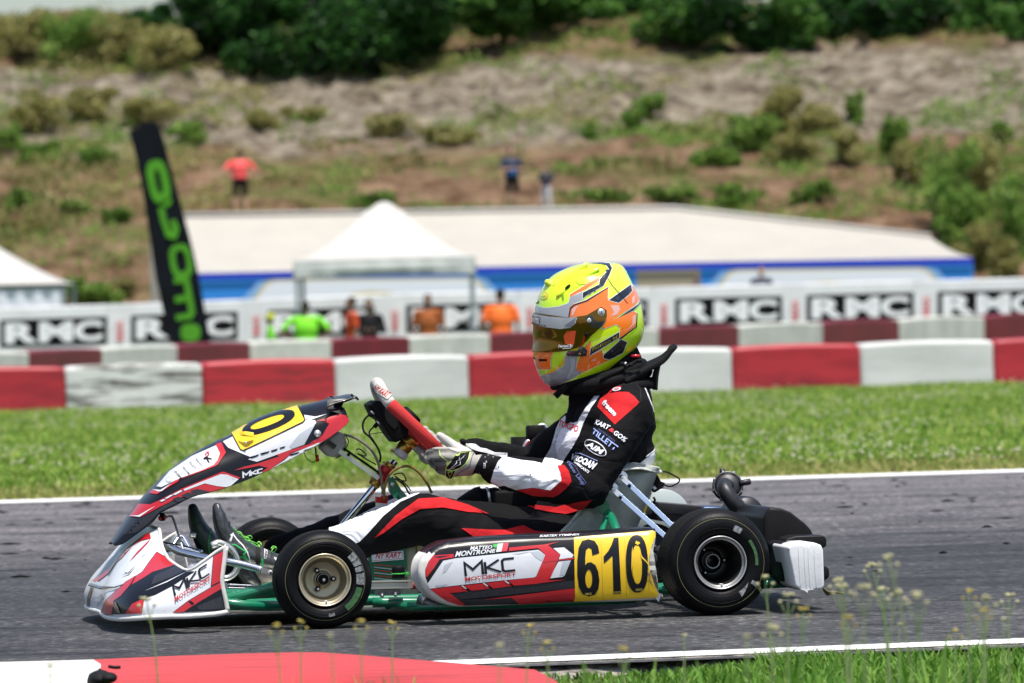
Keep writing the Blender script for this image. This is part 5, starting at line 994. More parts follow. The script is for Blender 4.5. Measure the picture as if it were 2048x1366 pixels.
L6 = [ZO(l) for l in N6(1236, 262, 146, 373)]; decal(YB, bp_, L6, BLKP, 6, 9)
dy([(1478, 253), (1508, 251), (1526, 618), (1476, 621), (1468, 368), (1440, 395), (1412, 418), (1410, 374), (1440, 340), (1462, 300)], BLKP, 6)
decal(YB, bp_, [ZO(ell2(1630, 422, 73, 188, -.02, 30, 2.4)), ZO(ell2(1632, 425, 32, 128, -.02, 24, 2.4))], BLKP, 6, 9)
for x, y in [(1285, 612), (1478, 602), (1620, 584)]: dy([(x, y), (x + 44, y - 3), (x + 46, y + 12), (x + 2, y + 15)], mat('sticker_olive', (.30, .24, .03), .5), 8); dtext(YB, bp_, 'ITK', ZO([(x + 5, y + 2), (x + 39, y), (x + 41, y + 9), (x + 7, y + 12)]), BLKP, 9, .0, g=30)
dy([(1625, 272), (1640, 285), (1632, 292), (1645, 280), (1650, 290), (1635, 300), (1618, 290)], YEL, 8); dy([(1650, 345), (1665, 375), (1700, 410), (1712, 440), (1690, 410), (1660, 385)], YEL, 8); dy([(1600, 310), (1606, 380), (1598, 450), (1603, 520), (1592, 440), (1595, 350)], YEL, 8)
for k in range(3): dy([(1698 + k * 8, 455 + k * 10), (1706 + k * 8, 500 + k * 12), (1735 + k * 6, 580 + k * 5), (1715 + k * 6, 540), (1700 + k * 5, 490)], DIRT, 9)
for k, (x0, x1) in enumerate([(1391, 1394), (1548, 1551)]): dy([(x0, 236), (x1, 236), (x1 + 14, 655), (x0 + 14, 655)], mat('vinyl_seam', (.55, .36, .02), .5), 5)
YB.build('number_panel', pod)
pf = MB(); PF2 = [Vector((p.x, -p.y, p.z)) for p in pc]; V2 = [Vector((v.x, -v.y, v.z)) for v in PV]; pf.add((V2, [tuple(f)[::-1] for f in PF]), PWH); px_ = [p.x for p in pc]
pf.add(([Vector((.3, .6475, .08)), Vector((.88, .6475, .08)), Vector((.88, .6475, .20)), Vector((.32, .6475, .19))], [(0, 1, 2, 3)]), BLKP, False); pf.build('side_pod', KR)
mb = MB()
for s in (-1, 1):
    for x in (.34, .82): mb.add(tube([(x, s * .34, .07), (x + .01, s * .53, .075)], .011, 10), CHR)
mb.build('pod_bar', KR)

# ---- steering column, wheel, display
C0, C1 = ZS.P(0, 1230, -.0), ZS.P(490, 600, -.0); mb = MB(); mb.add(cyl(ZS.P(-30, 1275, 0), ZS.P(445, 690, 0), .0098, 18), CHR)
cdn = (C1 - C0).normalized()
for a, l, r, m_ in [((280, 870), .018, .0165, BRASS), ((330, 830), .02, .019, ANR), ((365, 770), .02, .019, ANR), ((400, 730), .012, .0155, BRASS), ((485, 630), .020, .0215, PWH), ((515, 585), .034, .0205, BRASS), ((560, 530), .022, .024, BRASS)]:
    c = ZS.P(*a, 0); mb.add(cyl(c - cdn * l / 2, c + cdn * l / 2, r, 22), m_)
for x, y in [(270, 842), (370, 718), (300, 905), (430, 620)]: c = ZS.P(x, y, -.015); mb.add(cyl(c, c + Vector((-.007, 0, .008)), .0035, 8), BRASS)
mb.add(prism([ZS.P(x, y, -.02) for x, y in [(385, 830), (425, 815), (480, 900), (510, 950), (450, 990), (400, 930)]], (0, .03, 0)), GRN, False); c = ZS.P(420, 880, -.022); mb.add(cyl(c, c + Vector((0, -.005, 0)), .0058, 14), SILV)
mb.add(tube(crv([ZS.P(470, 950, -.01), ZS.P(520, 1010, -.02), ZS.P(560, 1100, -.03)], 4), .013, 12), GRN)
mb.add(bar(ZS.P(-10, 610, -.05), ZS.P(310, 830, -.05), .0125, .012), ALUP, False); mb.add(bar(ZS.P(30, 590, -.03), ZS.P(320, 790, -.03), .006, .01), BLKM, False); c = ZS.P(68, 640, -.056); mb.add(cyl(c, c + Vector((0, -.002, 0)), .0045, 14), BLKM)
mb.add(bar(ZS.P(285, 1000, -.03), ZS.P(380, 1010, -.03), .016, .02), ANR, False); c = ZS.P(355, 1020, -.035); mb.add(cyl(c, c + Vector((0, 0, .018)), .009, 14), ANR); mb.add(bar(ZS.P(290, 1045, -.03), ZS.P(380, 1050, -.03), .012, .02), SILV, False)
mb.build('steering_column', KR)
mb = MB()
for pts, r, m_ in [([(40, 480), (130, 510), (240, 590), (300, 690), (330, 820), (345, 960)], .0036, HOSEG), ([(355, 1010), (360, 900), (400, 800), (470, 745), (560, 735), (640, 790), (700, 870), (738, 950)], .0036, HOSE), ([(255, 300), (190, 370), (190, 450), (240, 500), (300, 580), (325, 650), (320, 700)], .0028, BLKR), ([(300, 390), (235, 460), (270, 530), (310, 600)], .0022, BLKR), ([(240, 475), (310, 465), (370, 460)], .001, BLKR),
                    ([(130, 600), (160, 595), (210, 640), (190, 650), (140, 630), (220, 680), (290, 720)], .0018, BLKR), ([(430, 800), (500, 790), (530, 850), (480, 840), (440, 810), (520, 870), (570, 930)], .0018, BLKR), ([(440, 830), (510, 880), (560, 960)], .0026, BLKR)]:
    mb.add(tube(crv([ZS.P(x, y, -.06) for x, y in pts], 6), r, 8), m_)
for x, y, x2, y2 in [(235, 330, 265, 300), (275, 420, 310, 380)]: mb.add(cyl(ZS.P(x, y, -.06), ZS.P(x2, y2, -.06), .006, 12), BLKM); mb.add(cyl(ZS.P(x2 - 8, y2 + 8, -.06), ZS.P(x2, y2, -.06), .0068, 12), SILV)
mb.build('hoses_and_cables', KR)
mb = MB(); br = bake(*prism([ZF.P(x, y, -.03) for x, y in [(1790, 430), (1880, 370), (1930, 400), (1950, 480), (1900, 560), (1870, 585), (1800, 575), (1720, 500)]], (0, .06, 0)), [('BEVEL', dict(width=.009, segments=4))]); mb.add(br, TRANS); mb.add(bar(ZF.P(1790, 455, -.035), ZF.P(1850, 500, -.035), .012, .01), GUN, False)
mb.add(tube(crv([ZF.P(x, y, -.036) for x, y in [(1850, 590), (1900, 560), (1955, 460), (1920, 390)]], 5), .0015, 6), BLKR)
mb.add(tube(crv([ZF.P(x, y, -.05) for x, y in [(1600, 545), (1620, 590), (1670, 620), (1700, 600)]], 5), .0012, 6), BLKR); mb.add(bar(ZF.P(1690, 500, -.05), ZF.P(1695, 560, -.05), .004, .004), BLKR); mb.add(bar(ZF.P(1700, 560, -.05), ZF.P(1708, 615, -.05), .009, .008), ANR)
mb.build('overflow_bottle', KR)
# wheel: D-shaped ring whose plane is square to the column
SCN = ZS.P(560, 378, -.138) + Vector((.075, 1, 0)) * .138; TDN = (ZS.P(330, 150, 0) - ZS.P(790, 590, 0)).normalized(); WA = TDN; WN = WA.cross(Vector((0, 1, 0))).normalized()
def rim_pt(t):   # t: 0 = near side middle
    c, s = math.cos(t), math.sin(t); a = .128 * math.copysign(abs(s) ** .8, s); b_ = -.138 * math.copysign(abs(c) ** .72, c); bend = -.020 * max(0, (s - .45) / .55) ** 1.6
    return SCN + WA * a + Vector((.075, 1, 0)) * b_ + WN * bend
SW = empty('steering_wheel', (0, 0, 0), 0, KR)
tt = lambda a, b_, n=30: [rim_pt(a + (b_ - a) * i / n) for i in range(n + 1)]
mb = MB(); mb.add(tube(tt(math.radians(27), math.radians(153)), .0168, 18), GRIPW); mb.build('rim_top', SW)
mb = MB(); mb.add(tube(tt(math.radians(153), math.radians(387), 70), .0172, 18), GRIP); mb.build('rim_grip', SW)
mb = MB()
dv = [rim_pt(math.radians(a)) for a in range(42, 70, 2)]
mb.add(prism([SCN + WA * a + Vector((0, b_, 0)) - WN * .004 for a, b_ in [(.115, -.05), (.115, .05), (.0, .09), (-.09, .05), (-.09, -.05), (.0, -.09)]], WN * -.003), REDP, False)
for s in (-1, 1): mb.add(bar(SCN, SCN + Vector((0, s * .14, 0)), .03, .005, WN), BLKM, False)
mb.add(cyl(SCN - WN * .03, SCN, .03, 24), BLKM); mb.build('spokes', SW)
DS = [(240, 240), (300, 205), (352, 215), (420, 285), (500, 370), (556, 432), (545, 500), (450, 545), (400, 480), (330, 365), (285, 335)]
mb = MB(); mb.add(bake(*prism([ZS.P(x, y, -.065) for x, y in DS], (0, .13, 0)), [('BEVEL', dict(width=.004, segments=2))]), BLKM); mb.add(prism([ZS.P(x, y, -.068) for x, y in [(330, 270), (380, 290), (470, 400), (440, 440), (380, 380)]], (0, .004, 0)), BLKR, False); mb.build('display_unit', SW)
# emblem on the near top of the rim
bR = MB(); rv, rf = tube(tt(math.radians(15), math.radians(165)), .0168, 24); brm = bvh_of(rv, rf)
decal(bR, brm, ZS([(262, 100), (300, 78), (432, 150), (380, 205), (255, 125)]), BLU, 1, 6); decal(bR, brm, ZS([(266, 101), (302, 82), (426, 150), (380, 198), (260, 122)]), GRIPW, 2, 6); dtext(bR, brm, 'NY KART', ZS([(262, 98), (300, 88), (418, 148), (372, 185)]) if 0 else ZS([(292, 84), (412, 145), (375, 180), (264, 112)]), ANR, 3, .02, .15); bR.build('rim_emblem', SW)

# ---- seat
def srow(bot, side, hw, m_=.5):
    b3 = ZR.P(*bot, 0); s3 = ZR.P(*side, -hw); sz = Vector((s3.x, 0, s3.z)); bz = Vector((b3.x, 0, b3.z))
    near_ = [sz + Vector((0, -hw, 0)), sz.lerp(bz, .35) + Vector((0, -hw * 1.0, 0)), sz.lerp(bz, .72) + Vector((0, -hw * .93, 0)), sz.lerp(bz, .95) + Vector((0, -hw * .62, 0)), bz]
    return near_ + [Vector((p.x, -p.y, p.z)) for p in near_[:-1][::-1]]
rows = [srow((-900, 1560), (-900, 1440), .17), srow((-420, 1680), (-420, 1200), .195), srow((60, 1650), (-60, 990), .205), srow((420, 1450), (200, 700), .21), srow((720, 1020), (400, 480), .20), srow((900, 620), (520, 310), .19), srow((1010, 300), (640, 195), .175), srow((1060, 215), (800, 155), .15)]
v_, f_, nu, nv = surf(rows, 5, 4); mb = MB(); mb.add(bake(v_, f_, [('SOLIDIFY', dict(thickness=.005, offset=0))]), SEATM)
edge_ = [v_[i * nv] for i in range(nu)] + [v_[(nu - 1) * nv + j] for j in range(1, nv)] + [v_[i * nv + nv - 1] for i in range(nu - 2, -1, -1)]; mb.add(tube(edge_[::2], .004, 8), SEATR)
v2, f2, _, _ = surf([[ZR.P(470, 400, -.196), ZR.P(440, 395, -.235)], [ZR.P(600, 235, -.194), ZR.P(592, 262, -.245)], [ZR.P(700, 172, -.176), ZR.P(715, 238, -.245)], [ZR.P(850, 158, -.135), ZR.P(890, 226, -.22)], [ZR.P(1000, 190, -.065), ZR.P(1060, 262, -.15)], [ZR.P(1080, 215, .02), ZR.P(1165, 268, -.05)], [ZR.P(1040, 200, .12), ZR.P(1100, 225, .10)]], 5, 4); mb.add(bake(v2, f2, [('SOLIDIFY', dict(thickness=.004, offset=0))]), SEATR)
seat = mb.build('seat', KR)
def washer(x, y, d, r=.0145):
    m2 = MB(); c = ZR.P(x, y, d); m2.add(lathe([(0, .0001), (-.001, r * .5), (0, r * .7), (.002, r * .98), (.004, r)], c, (0, 1, 0), 28), SILV); m2.add(cyl(c + Vector((0, -.004, 0)), c + Vector((0, -.007, 0)), .007, 18), BLKM); m2.add(cyl(c + Vector((0, -.007, 0)), c + Vector((0, -.011, 0)), .0045, 6), SILV); return m2
for (x0, y0, x1, y1, d0, d1) in [(672, 325, 1335, 960, -.235, -.36), (565, 465, 1255, 1085, -.245, -.40)]:
    d0 -= .022; m2 = washer(x0, y0, d0 + .006, .0175); a = ZR.P(x0 - 5, y0 - 5, d0); b1 = ZR.P(x0 + 95, y0 + 85, d0 - .012); b_ = ZR.P(x1, y1, d1)
    m2.add(bar(a, b1, .0135, .003), SILV, False); m2.add(bar(ZR.P(x0 + 80, y0 + 75, d0 - .01), b_, .0125, .009), ALU, False); m2.add(cyl(ZR.P(x0 + 92, y0 + 100, d0 - .015), ZR.P(x0 + 92, y0 + 100, d0 - .022), .005, 12), BLKM); m2.build('seat_strut', KR, bevel=.001)
m2 = washer(415, 592, -.262); m2.add(prism([ZR.P(x, y, -.262) for x, y in [(345, 575), (395, 525), (445, 522), (530, 660), (525, 690), (440, 760), (400, 690)]], (0, .004, 0)), GRN, False); m2.add(tube(crv([ZR.P(450, 700, -.242), ZR.P(540, 790, -.26), ZR.P(600, 930, -.31), ZR.P(640, 1060, -.34)], 5), .0125, 14), GRN); m2.add(tube(crv([ZR.P(490, 790, -.255), ZR.P(465, 880, -.28), ZR.P(430, 1000, -.32), ZR.P(410, 1100, -.34)], 5), .0085, 12), GRN); m2.add(cyl(ZR.P(492, 795, -.262), ZR.P(492, 795, -.275), .005, 12), GRN); m2.build('seat_support', KR)
mb = MB(); mb.add(bake(*prism([ZR.P(x, y, -.05) for x, y in [(100, 960), (250, 895), (320, 915), (335, 960), (330, 1000), (100, 1000)]], (0, .08, 0)), [('BEVEL', dict(width=.003))]), BLKR); mb.build('pod_padding', KR)

# transponder and ignition box behind the seat
mb = MB(); dq = .02
mb.add(bar(ZR.P(1000, 480, -.12), ZR.P(915, 735, -.12), .016, .016), YEL, False); mb.add(bar(ZR.P(1018, 500, -.129), ZR.P(985, 575, -.129), .0085, .001), WHT, False)
text3(mb, '610', [ZR.P(x, y, -.1305) for x, y in [(975, 568), (1012, 505), (1030, 520), (992, 580)]], BLKP, .01); mb.build('transponder', KR, bevel=.002)
mb = MB(); mb.add(bar(ZR.P(1010, 260, -.10), ZR.P(880, 620, -.10), .016, .02), BLKM, False); mb.add(bar(ZR.P(1030, 330, -.08), ZR.P(1110, 470, -.08), .03, .03), BLKM, False); mb.add(prism([ZR.P(x, y, -.112) for x, y in [(965, 340), (995, 345), (980, 385), (955, 380)]], (0, .003, 0)), YEL, False); mb.add(bar(ZR.P(1050, 460, -.11), ZR.P(1075, 440, -.11), .009, .003), WHT, False)
mb.add(tube(crv([ZR.P(x, y, -.06) for x, y in [(1100, 380), (1170, 410), (1250, 432), (1340, 390), (1358, 345), (1290, 300), (1210, 262), (1150, 256)]], 5), .0022, 8), BLKR); mb.add(tube(crv([ZR.P(x, y, -.06) for x, y in [(1050, 560), (1070, 600), (1045, 625), (1080, 640)]], 5), .003, 8), BLKR); mb.add(cyl(ZR.P(1120, 385, -.06), ZR.P(1180, 408, -.06), .0045, 10), BLKR); mb.build('ignition_box', KR)

# ---- engine, airbox, exhaust, guards (far side)
mb = MB(); 
mb.add(box((.70, .33, .20), (.09, .09, .10)), ENGB, False)
for k in range(9): mb.add(box((.70 + .001 * k, .32, .13 + k * .02), (.10, .10, .0035)), STEELD, False)
mb.add(cyl((.68, .22, .16), (.68, .20, .16), .055, 28), STEELD); mb.add(cyl((.80, .30, .17), (.80, .22, .17), .045, 28), STEELD)
for k in range(8): a = k * PI / 4; mb.add(cyl((.68 + math.cos(a) * .045, .20, .16 + math.sin(a) * .045), (.68 + math.cos(a) * .045, .193, .16 + math.sin(a) * .045), .005, 8), SILV)
for x, y, z, r in [(.90, -.22, .10, .03), (.88, -.2, .17, .028), (.93, -.25, .14, .02), (.86, -.18, .06, .024)]: mb.add(cyl((x, y, z), (x, y - .03, z), r, 20), STEELD); mb.add(cyl((x, y - .03, z), (x, y - .038, z), r * .45, 10), SILV)
for k in range(8): a = (k * 1.9) % 2.5; mb.add(tube(crv([(.86 + .012 * k, -.24, .05 + .02 * k), (.90 + .006 * k, -.26, .07 + .018 * k), (.95, -.25, .10 + .012 * k)], 3), .0035, 6), BLKR if k % 3 else SILV)
mb.build('engine', KR, bevel=.002)
mb = MB(); a, b_ = ZM.P(660, 700, .22), ZM.P(810, 690, .22)
mb.add(lathe([(0, .0001), (0, .006), (.02, .018), (.05, .034), (.065, .036), (.068, .030), (.10, .030), (.13, .026), (.13, .0001)], ZM.P(640, 715, .22), (b_ - a), 30), BLKM); mb.add(cyl(ZM.P(800, 700, .22), ZM.P(815, 698, .22), .031, 24), SILV); mb.add(cyl(ZM.P(830, 698, .22), ZM.P(860, 697, .22), .029, 24), BLKM); mb.add(cyl(ZM.P(868, 697, .22), ZM.P(874, 697, .22), .030, 24), SILV); mb.add(bake(*box(ZM.P(960, 740, .24), (.07, .06, .045)), [('BEVEL', dict(width=.01, segments=3))]), BLKM); mb.build('airbox', KR)
mb = MB(); mb.add(tube(crv([ZX.P(1240, 240, .075), ZX.P(1222, 232, .035), ZX.P(1222, 262, .0), ZX.P(1262, 325, -.012), ZX.P(1322, 400, -.012), ZX.P(1352, 490, -.02)], 6), lerpl([.019, .020, .0205, .0215, .023, .025], 31), 22), EXH)
fc = ZX.P(1240, 240, .075); ax = Vector((-.12, -.93, .28)).normalized(); mb.add(lathe([(-.024, .0001), (-.024, .030), (-.018, .036), (-.006, .038), (-.006, .0425), (.003, .0425), (.003, .037), (.010, .034), (.014, .026), (.018, .0001)], fc, ax, 40), EXH)
X, Y, Z = basis(ax); mb.add(tube([fc + Z * .009 + (X * math.cos(t) + Y * math.sin(t)) * .0385 for t in np.linspace(0, 2 * PI, 40, endpoint=False)], .0022, 6, closed=True), STEELD)
for k in range(8): a = k * PI / 4 + .3; c = fc + (X * math.cos(a) + Y * math.sin(a)) * .0405; mb.add(cyl(c - Z * .008, c + Z * .009, .0045, 8), STEELD)
for a in (.3, 3.2): c = fc + (X * math.cos(a) + Y * math.sin(a)) * .046; mb.add(box(c, (.006, .006, .007)), EXH)
mb.add(cyl(ZX.P(1320, 220, .06), ZX.P(1390, 208, .06), .0085, 16), EXH)
mb.add(lathe([(0, .0001), (0, .035), (.008, .045), (.10, .045), (.11, .03), (.11, .0001)], ZX.P(1385, 440, .05), (-.3, .9, -.1), 36), mat('muffler_blue_grey', (.055, .065, .085), .4, .5)); mb.add(lathe([(0, .0001), (0, .046), (.02, .052), (.09, .052), (.10, .0001)], ZX.P(1375, 430, .04), (-.1, 1, 0), 40), EXH)
mb.add(bake(*prism([ZX.P(x, y, .16) for x, y in [(740, 345), (800, 345), (1080, 370), (1090, 378), (1060, 425), (1000, 440), (870, 425), (740, 430)]], (0, .10, 0)), [('BEVEL', dict(width=.010, segments=3))]), EXH); mb.add(bake(*prism([ZX.P(x, y, .14) for x, y in [(1075, 372), (1210, 372), (1230, 420), (1050, 425)]], (0, .10, 0)), [('BEVEL', dict(width=.006, segments=2))]), mat('pipe_blue_steel', (.03, .05, .10), .4, .6)); mb.add(prism([ZX.P(x, y, .15) for x, y in [(700, 430), (870, 427), (1000, 440), (990, 480), (800, 470), (700, 450)]], (0, .08, 0)), BLKM, False); mb.build('exhaust', KR)
mb = MB(); c = ZX.P(800, 445, .46); mb.add(cyl(c, c + Vector((0, -.02, 0)), .080, 56), mat('guard_pale_plastic', (.40, .46, .46), .4)); mb.build('chain_guard', KR)

# ---- rear bumper
mb = MB(); bb = lambda pts, y0, y1, bw, m_: mb.add(bake(*prism([ZW.P(x, y, y0) for x, y in pts], (0, y1 - y0, 0)), [('BEVEL', dict(width=bw, segments=4, limit_method='ANGLE', angle_limit=.3))]), m_)
bb([(1203, 160), (1262, 72), (1380, 82), (1475, 120), (1610, 225), (1672, 290), (1695, 345), (1600, 420), (1480, 440), (1380, 470), (1340, 640), (1300, 760), (1230, 700), (1205, 400)], -.42, -.05, .012, BMP)
bb([(1420, 380), (1520, 350), (1700, 345), (1790, 345), (1822, 375), (1822, 450), (1790, 470), (1500, 500), (1400, 470)], -.52, .52, .014, BMP)
bb([(1370, 440), (1410, 410), (1560, 412), (1560, 520), (1480, 540), (1400, 520)], -.60, -.40, .008, BMP); bb([(1380, 500), (1560, 520), (1580, 880), (1530, 870), (1430, 830), (1385, 700)], -.58, -.40, .008, BLKM); bb([(1480, 640), (1790, 632), (1850, 660), (1855, 755), (1800, 790), (1500, 820)], -.54, .54, .014, BMP)
bb([(1203, 160), (1262, 72), (1380, 82), (1475, 120), (1610, 225), (1672, 290), (1695, 345), (1600, 420), (1480, 440), (1380, 470)], .05, .42, .012, BMP)
mb.add(tube(crv([ZW.P(1345, 640, -.5), ZW.P(1400, 655, -.5), ZW.P(1440, 590, -.5)], 4), .0025, 8), SILV); mb.build('rear_bumper', KR)
mb = MB(); mb.add(bake(*prism([ZW.P(x, y, -.70) for x, y in [(1440, 465), (1480, 428), (1700, 416), (1768, 440), (1788, 490), (1800, 840), (1775, 868), (1640, 878), (1565, 872), (1518, 840), (1480, 640)]], (0, .20, 0)), [('BEVEL', dict(width=.011, segments=4, limit_method='ANGLE', angle_limit=.5))]), TAPE)
for k, x in enumerate([1545, 1600, 1640, 1700]): mb.add(tube(crv([ZW.P(x, 440 + 2 * k, -.7012), ZW.P(x + 5 - k, 600, -.7018), ZW.P(x + 22, 868, -.7012)], 5), .0005, 6), TAPE)
mb.add(prism([ZW.P(x, y, -.701) for x, y in [(1560, 868), (1600, 880), (1635, 905), (1640, 880), (1700, 872)]], (0, .003, 0)), TAPE, False)
mb.add(prism([ZW.P(x, y, -.7005) for x, y in [(1443, 468), (1460, 480), (1452, 500), (1462, 540), (1448, 500)]], (0, -.0006, 0)), DIRT, False)
mb.build('taped_bumper_end', KR)
mb = MB(); v_, f_, _, _ = surf([[ZW.P(1780, 855, -.69), ZW.P(1782, 880, -.66)], [ZW.P(1830, 895, -.69), ZW.P(1820, 930, -.66)], [ZW.P(1870, 900, -.69), ZW.P(1865, 925, -.66)], [ZW.P(1930, 905, -.69), ZW.P(1930, 915, -.67)], [ZW.P(1985, 915, -.69), ZW.P(1988, 924, -.68)]], 4, 4); mb.add(bake(v_, f_, [('SOLIDIFY', dict(thickness=.003))]), mat('torn_tape_tan', (.20, .15, .06), .8, var=.5, vs=60)); mb.build('torn_tape', KR)

# extra things on the far side of the kart
mb = MB(); mb.add(bake(*prism([ZT.P(x, y, .33) for x, y in [(-180, 610), (-120, 635), (-50, 645), (105, 695), (100, 760), (-20, 740), (-120, 725)]], (0, .04, 0)), [('BEVEL', dict(width=.003))]), REDP); mb.add(prism([ZT.P(x, y, .328) for x, y in [(-183, 605), (-130, 632), (-95, 722), (-125, 722)]], (0, .04, 0)), BLKM, False); mb.build('radiator_flap', KR)
mb = MB(); mb.add(bake(*box(ZT.P(215, 545, .40), (.024, .02, .024)), [('BEVEL', dict(width=.004))]), BLKM); mb.add(cyl(ZT.P(240, 520, .40), ZT.P(245, 480, .40), .009, 16), BLKM); mb.add(tube(crv([ZT.P(240, 500, .40), ZT.P(250, 475, .40), ZT.P(290, 470, .40), ZT.P(310, 500, .40)], 4), .0055, 10), SILV); mb.add(bake(*prism([ZT.P(x, y, .38) for x, y in [(145, 590), (210, 600), (150, 690), (105, 660)]], (0, .02, 0)), [('BEVEL', dict(width=.003))]), SILV); mb.add(prism([ZT.P(x, y, .378) for x, y in [(155, 605), (190, 610), (160, 650), (130, 640)]], (0, .002, 0)), ANR, False); mb.add(box(ZT.P(200, 720, .42), (.06, .02, .05)), BLKM); mb.build('radiator', KR)

# ================================================================== DRIVER
DR = empty('person', ROOT, PSI); tag(DR, 'kart driver in yellow and orange helmet and black race suit holding the wheel', 'person')
def clothmat(name, col, b_=.35, rough=.85, var=.0):
    mt, N, L, p = mixmat(name); tc = N.new('ShaderNodeTexCoord'); p.inputs['Base Color'].default_value = (*col, 1); p.inputs['Roughness'].default_value = rough; p.inputs['Sheen Weight'].default_value = .0; p.inputs['Specular IOR Level'].default_value = .3 if max(col) > .03 else .15
    mp = nd(N, L, 'ShaderNodeMapping', tc.outputs['Object']); mp.inputs['Scale'].default_value = (1, 1, 1.6)
    n1 = nd(N, L, 'ShaderNodeTexNoise', mp.outputs[0], Scale=13, Detail=2, Roughness=.5, Distortion=1.0); n2_ = nd(N, L, 'ShaderNodeTexNoise', tc.outputs['Object'], Scale=700, Detail=1)
    b1 = nd(N, L, 'ShaderNodeBump', n1.outputs[0], inp='Height', Strength=b_, Distance=.02); b2 = nd(N, L, 'ShaderNodeBump', n2_.outputs[0], inp='Height', Strength=.12, Distance=.001); L.new(b1.outputs[0], b2.inputs['Normal']); L.new(b2.outputs[0], p.inputs['Normal']); return mt
SBK = clothmat('suit_black', (.004, .004, .005)); SWH = clothmat('suit_white', (.74, .75, .80), .75); SRD = clothmat('suit_red', (.50, .010, .014)); KNIT = clothmat('knit_black', (.005, .005, .007), .3, .95); SKIN = mat('skin', (.50, .30, .21), .55)
EMB = mat('embroidery_white', (.72, .74, .80), .8); EMBB = mat('embroidery_blue', (.30, .38, .75), .8); EMBD = mat('embroidery_navy', (.09, .11, .28), .8); EMBR = mat('embroidery_red', (.60, .03, .04), .8)
J = dict(sh=KP(1258, 828, -.168), el=KP(1172, 974, -.275), wr=KP(985, 940, -.205), fsh=KP(1180, 850, .17), fel=KP(1058, 935, .27), fwr=KP(945, 902, .16),
         hip=KP(1150, 1105, -.10), mth=KP(1000, 1098, -.16), kn=KP(848, 1036, -.20), sn=KP(750, 1068, -.18), an=KP(600, 1118, -.16), fhip=KP(1130, 1095, .10), fkn=KP(800, 1032, .17), fsn=KP(690, 1062, .15), fan=KP(555, 1105, .10))
Y1 = Vector((0, 1, 0))
def torso(k=1.0):
    ax = Vector((-.45, 0, .9)).normalized(); up_ = Vector((.20, 0, .98)).normalized(); fx = Y1.cross(up_)
    T = []
    for (u, v, rx, ry, rz) in [(1150, 1100, .115, .165, .10), (1160, 1045, .128, .165, .12), (1128, 1070, .10, .16, .085), (1195, 970, .122, .162, .12), (1211, 900, .133, .172, .11), (1226, 838, .115, .182, .085)]: T.append(ellip(KP(u, v, 0), (rx * k, ry * k, rz * k), (fx, Y1, up_), 24, 14))
    T.append(limb([J['sh'] + Vector((0, .03, .005)), KP(1242, 800, 0), J['fsh'] - Vector((0, .03, 0))], [.066 * k, .078 * k, .062 * k], 18)); T.append(limb([KP(1228, 830, 0), KP(1205, 775, 0)], [.075 * k, .062 * k], 18)); return T
def body_parts(k=1.0):
    return torso(k) + [limb([J['sh'], J['sh'].lerp(J['el'], .5) + Vector((0, -.01, 0)), J['el']], [.066 * k, .060 * k, .054 * k]), limb([J['el'], J['el'].lerp(J['wr'], .45) + Vector((0, 0, -.002)), J['wr']], [.060 * k, .053 * k, .035 * k]),
        limb([J['fsh'], J['fel']], [.066 * k, .054 * k]), limb([J['fel'], J['fwr']], [.054 * k, .036 * k]),
        limb([J['hip'], J['mth'], J['kn']], [.100 * k, .082 * k, .066 * k], 20), limb([J['kn'], J['sn'], J['an']], [.067 * k, .058 * k, .046 * k], 20), limb([J['fhip'], J['fkn']], [.100 * k, .062 * k], 18), limb([J['fkn'], J['fsn'], J['fan']], [.062 * k, .050 * k, .042 * k], 18)]
bV, bF = union(body_parts(.82) + [ellip(KP(1180, 650, 0), (.085, .07, .11)), limb([KP(1205, 790, 0), KP(1190, 700, 0)], [.055, .052])], .018, 4); MB().add((bV, bF), SKIN).build('body', DR)
sV, sF = union(body_parts(1.0), .0085, 5)
# folds: ridged noise stretched around the limbs, stronger near elbow, knee and waist
sN = normals(sV, sF)
def fold(p):
    k = .35
    for c, r in [(J['el'], .13), (J['kn'], .12), (KP(1150, 1020, -.1), .16), (J['wr'], .10), (J['sh'], .10)]: k = max(k, 1 - (p - c).length / r)
    q = Vector((p.x * 14 + p.z * 9, p.y * 8, p.z * 16 - p.x * 8)); a = noise.noise(q); b_ = noise.noise(q * 2.1 + Vector((3, 1, 7))); g_ = max(0, 1 - (p - J['el'].lerp(J['wr'], .6)).length / .13); return (1 - abs(a) * 2.2) * (.008 * k + .006 * g_) + (1 - abs(b_) * 2) * (.005 * k + .004 * g_)
sV = [v + n_ * fold(v) for v, n_ in zip(sV, sN)]
bsu = bvh_of(sV, sF); SU = MB(); SU.add((sV, sF), SBK)
def ds(z, pts, m_, layer=1, g=7, **kw): decal(SU, bsu, z(pts), m_, layer, g, eps=.0013, maxe=.05, **kw)
ds(ZT, [(250, 860), (300, 740), (345, 670), (370, 590), (395, 500), (430, 430), (470, 390), (500, 440), (540, 455), (580, 440), (600, 400), (640, 335), (720, 225), (800, 150), (880, 105), (960, 90), (955, 128), (850, 155), (770, 215), (690, 330), (630, 450), (590, 560), (540, 650), (480, 740), (430, 820)], SWH)
ds(ZT, [(470, 365), (505, 300), (535, 255), (545, 275), (500, 365)], SWH); dtext(SU, bsu, 'TORSPO', ZT([(425, 425), (590, 480), (580, 535), (415, 480)]), EMBR, 2, .02, .2, eps=.0013)
ds(ZT, [(-60, 740), (-104, 785), (-139, 864), (-165, 948), (-125, 1000), (-50, 985), (50, 1022), (200, 1004), (345, 1027), (442, 940), (430, 880), (405, 818), (290, 800), (200, 780), (100, 770), (0, 750)], SWH)
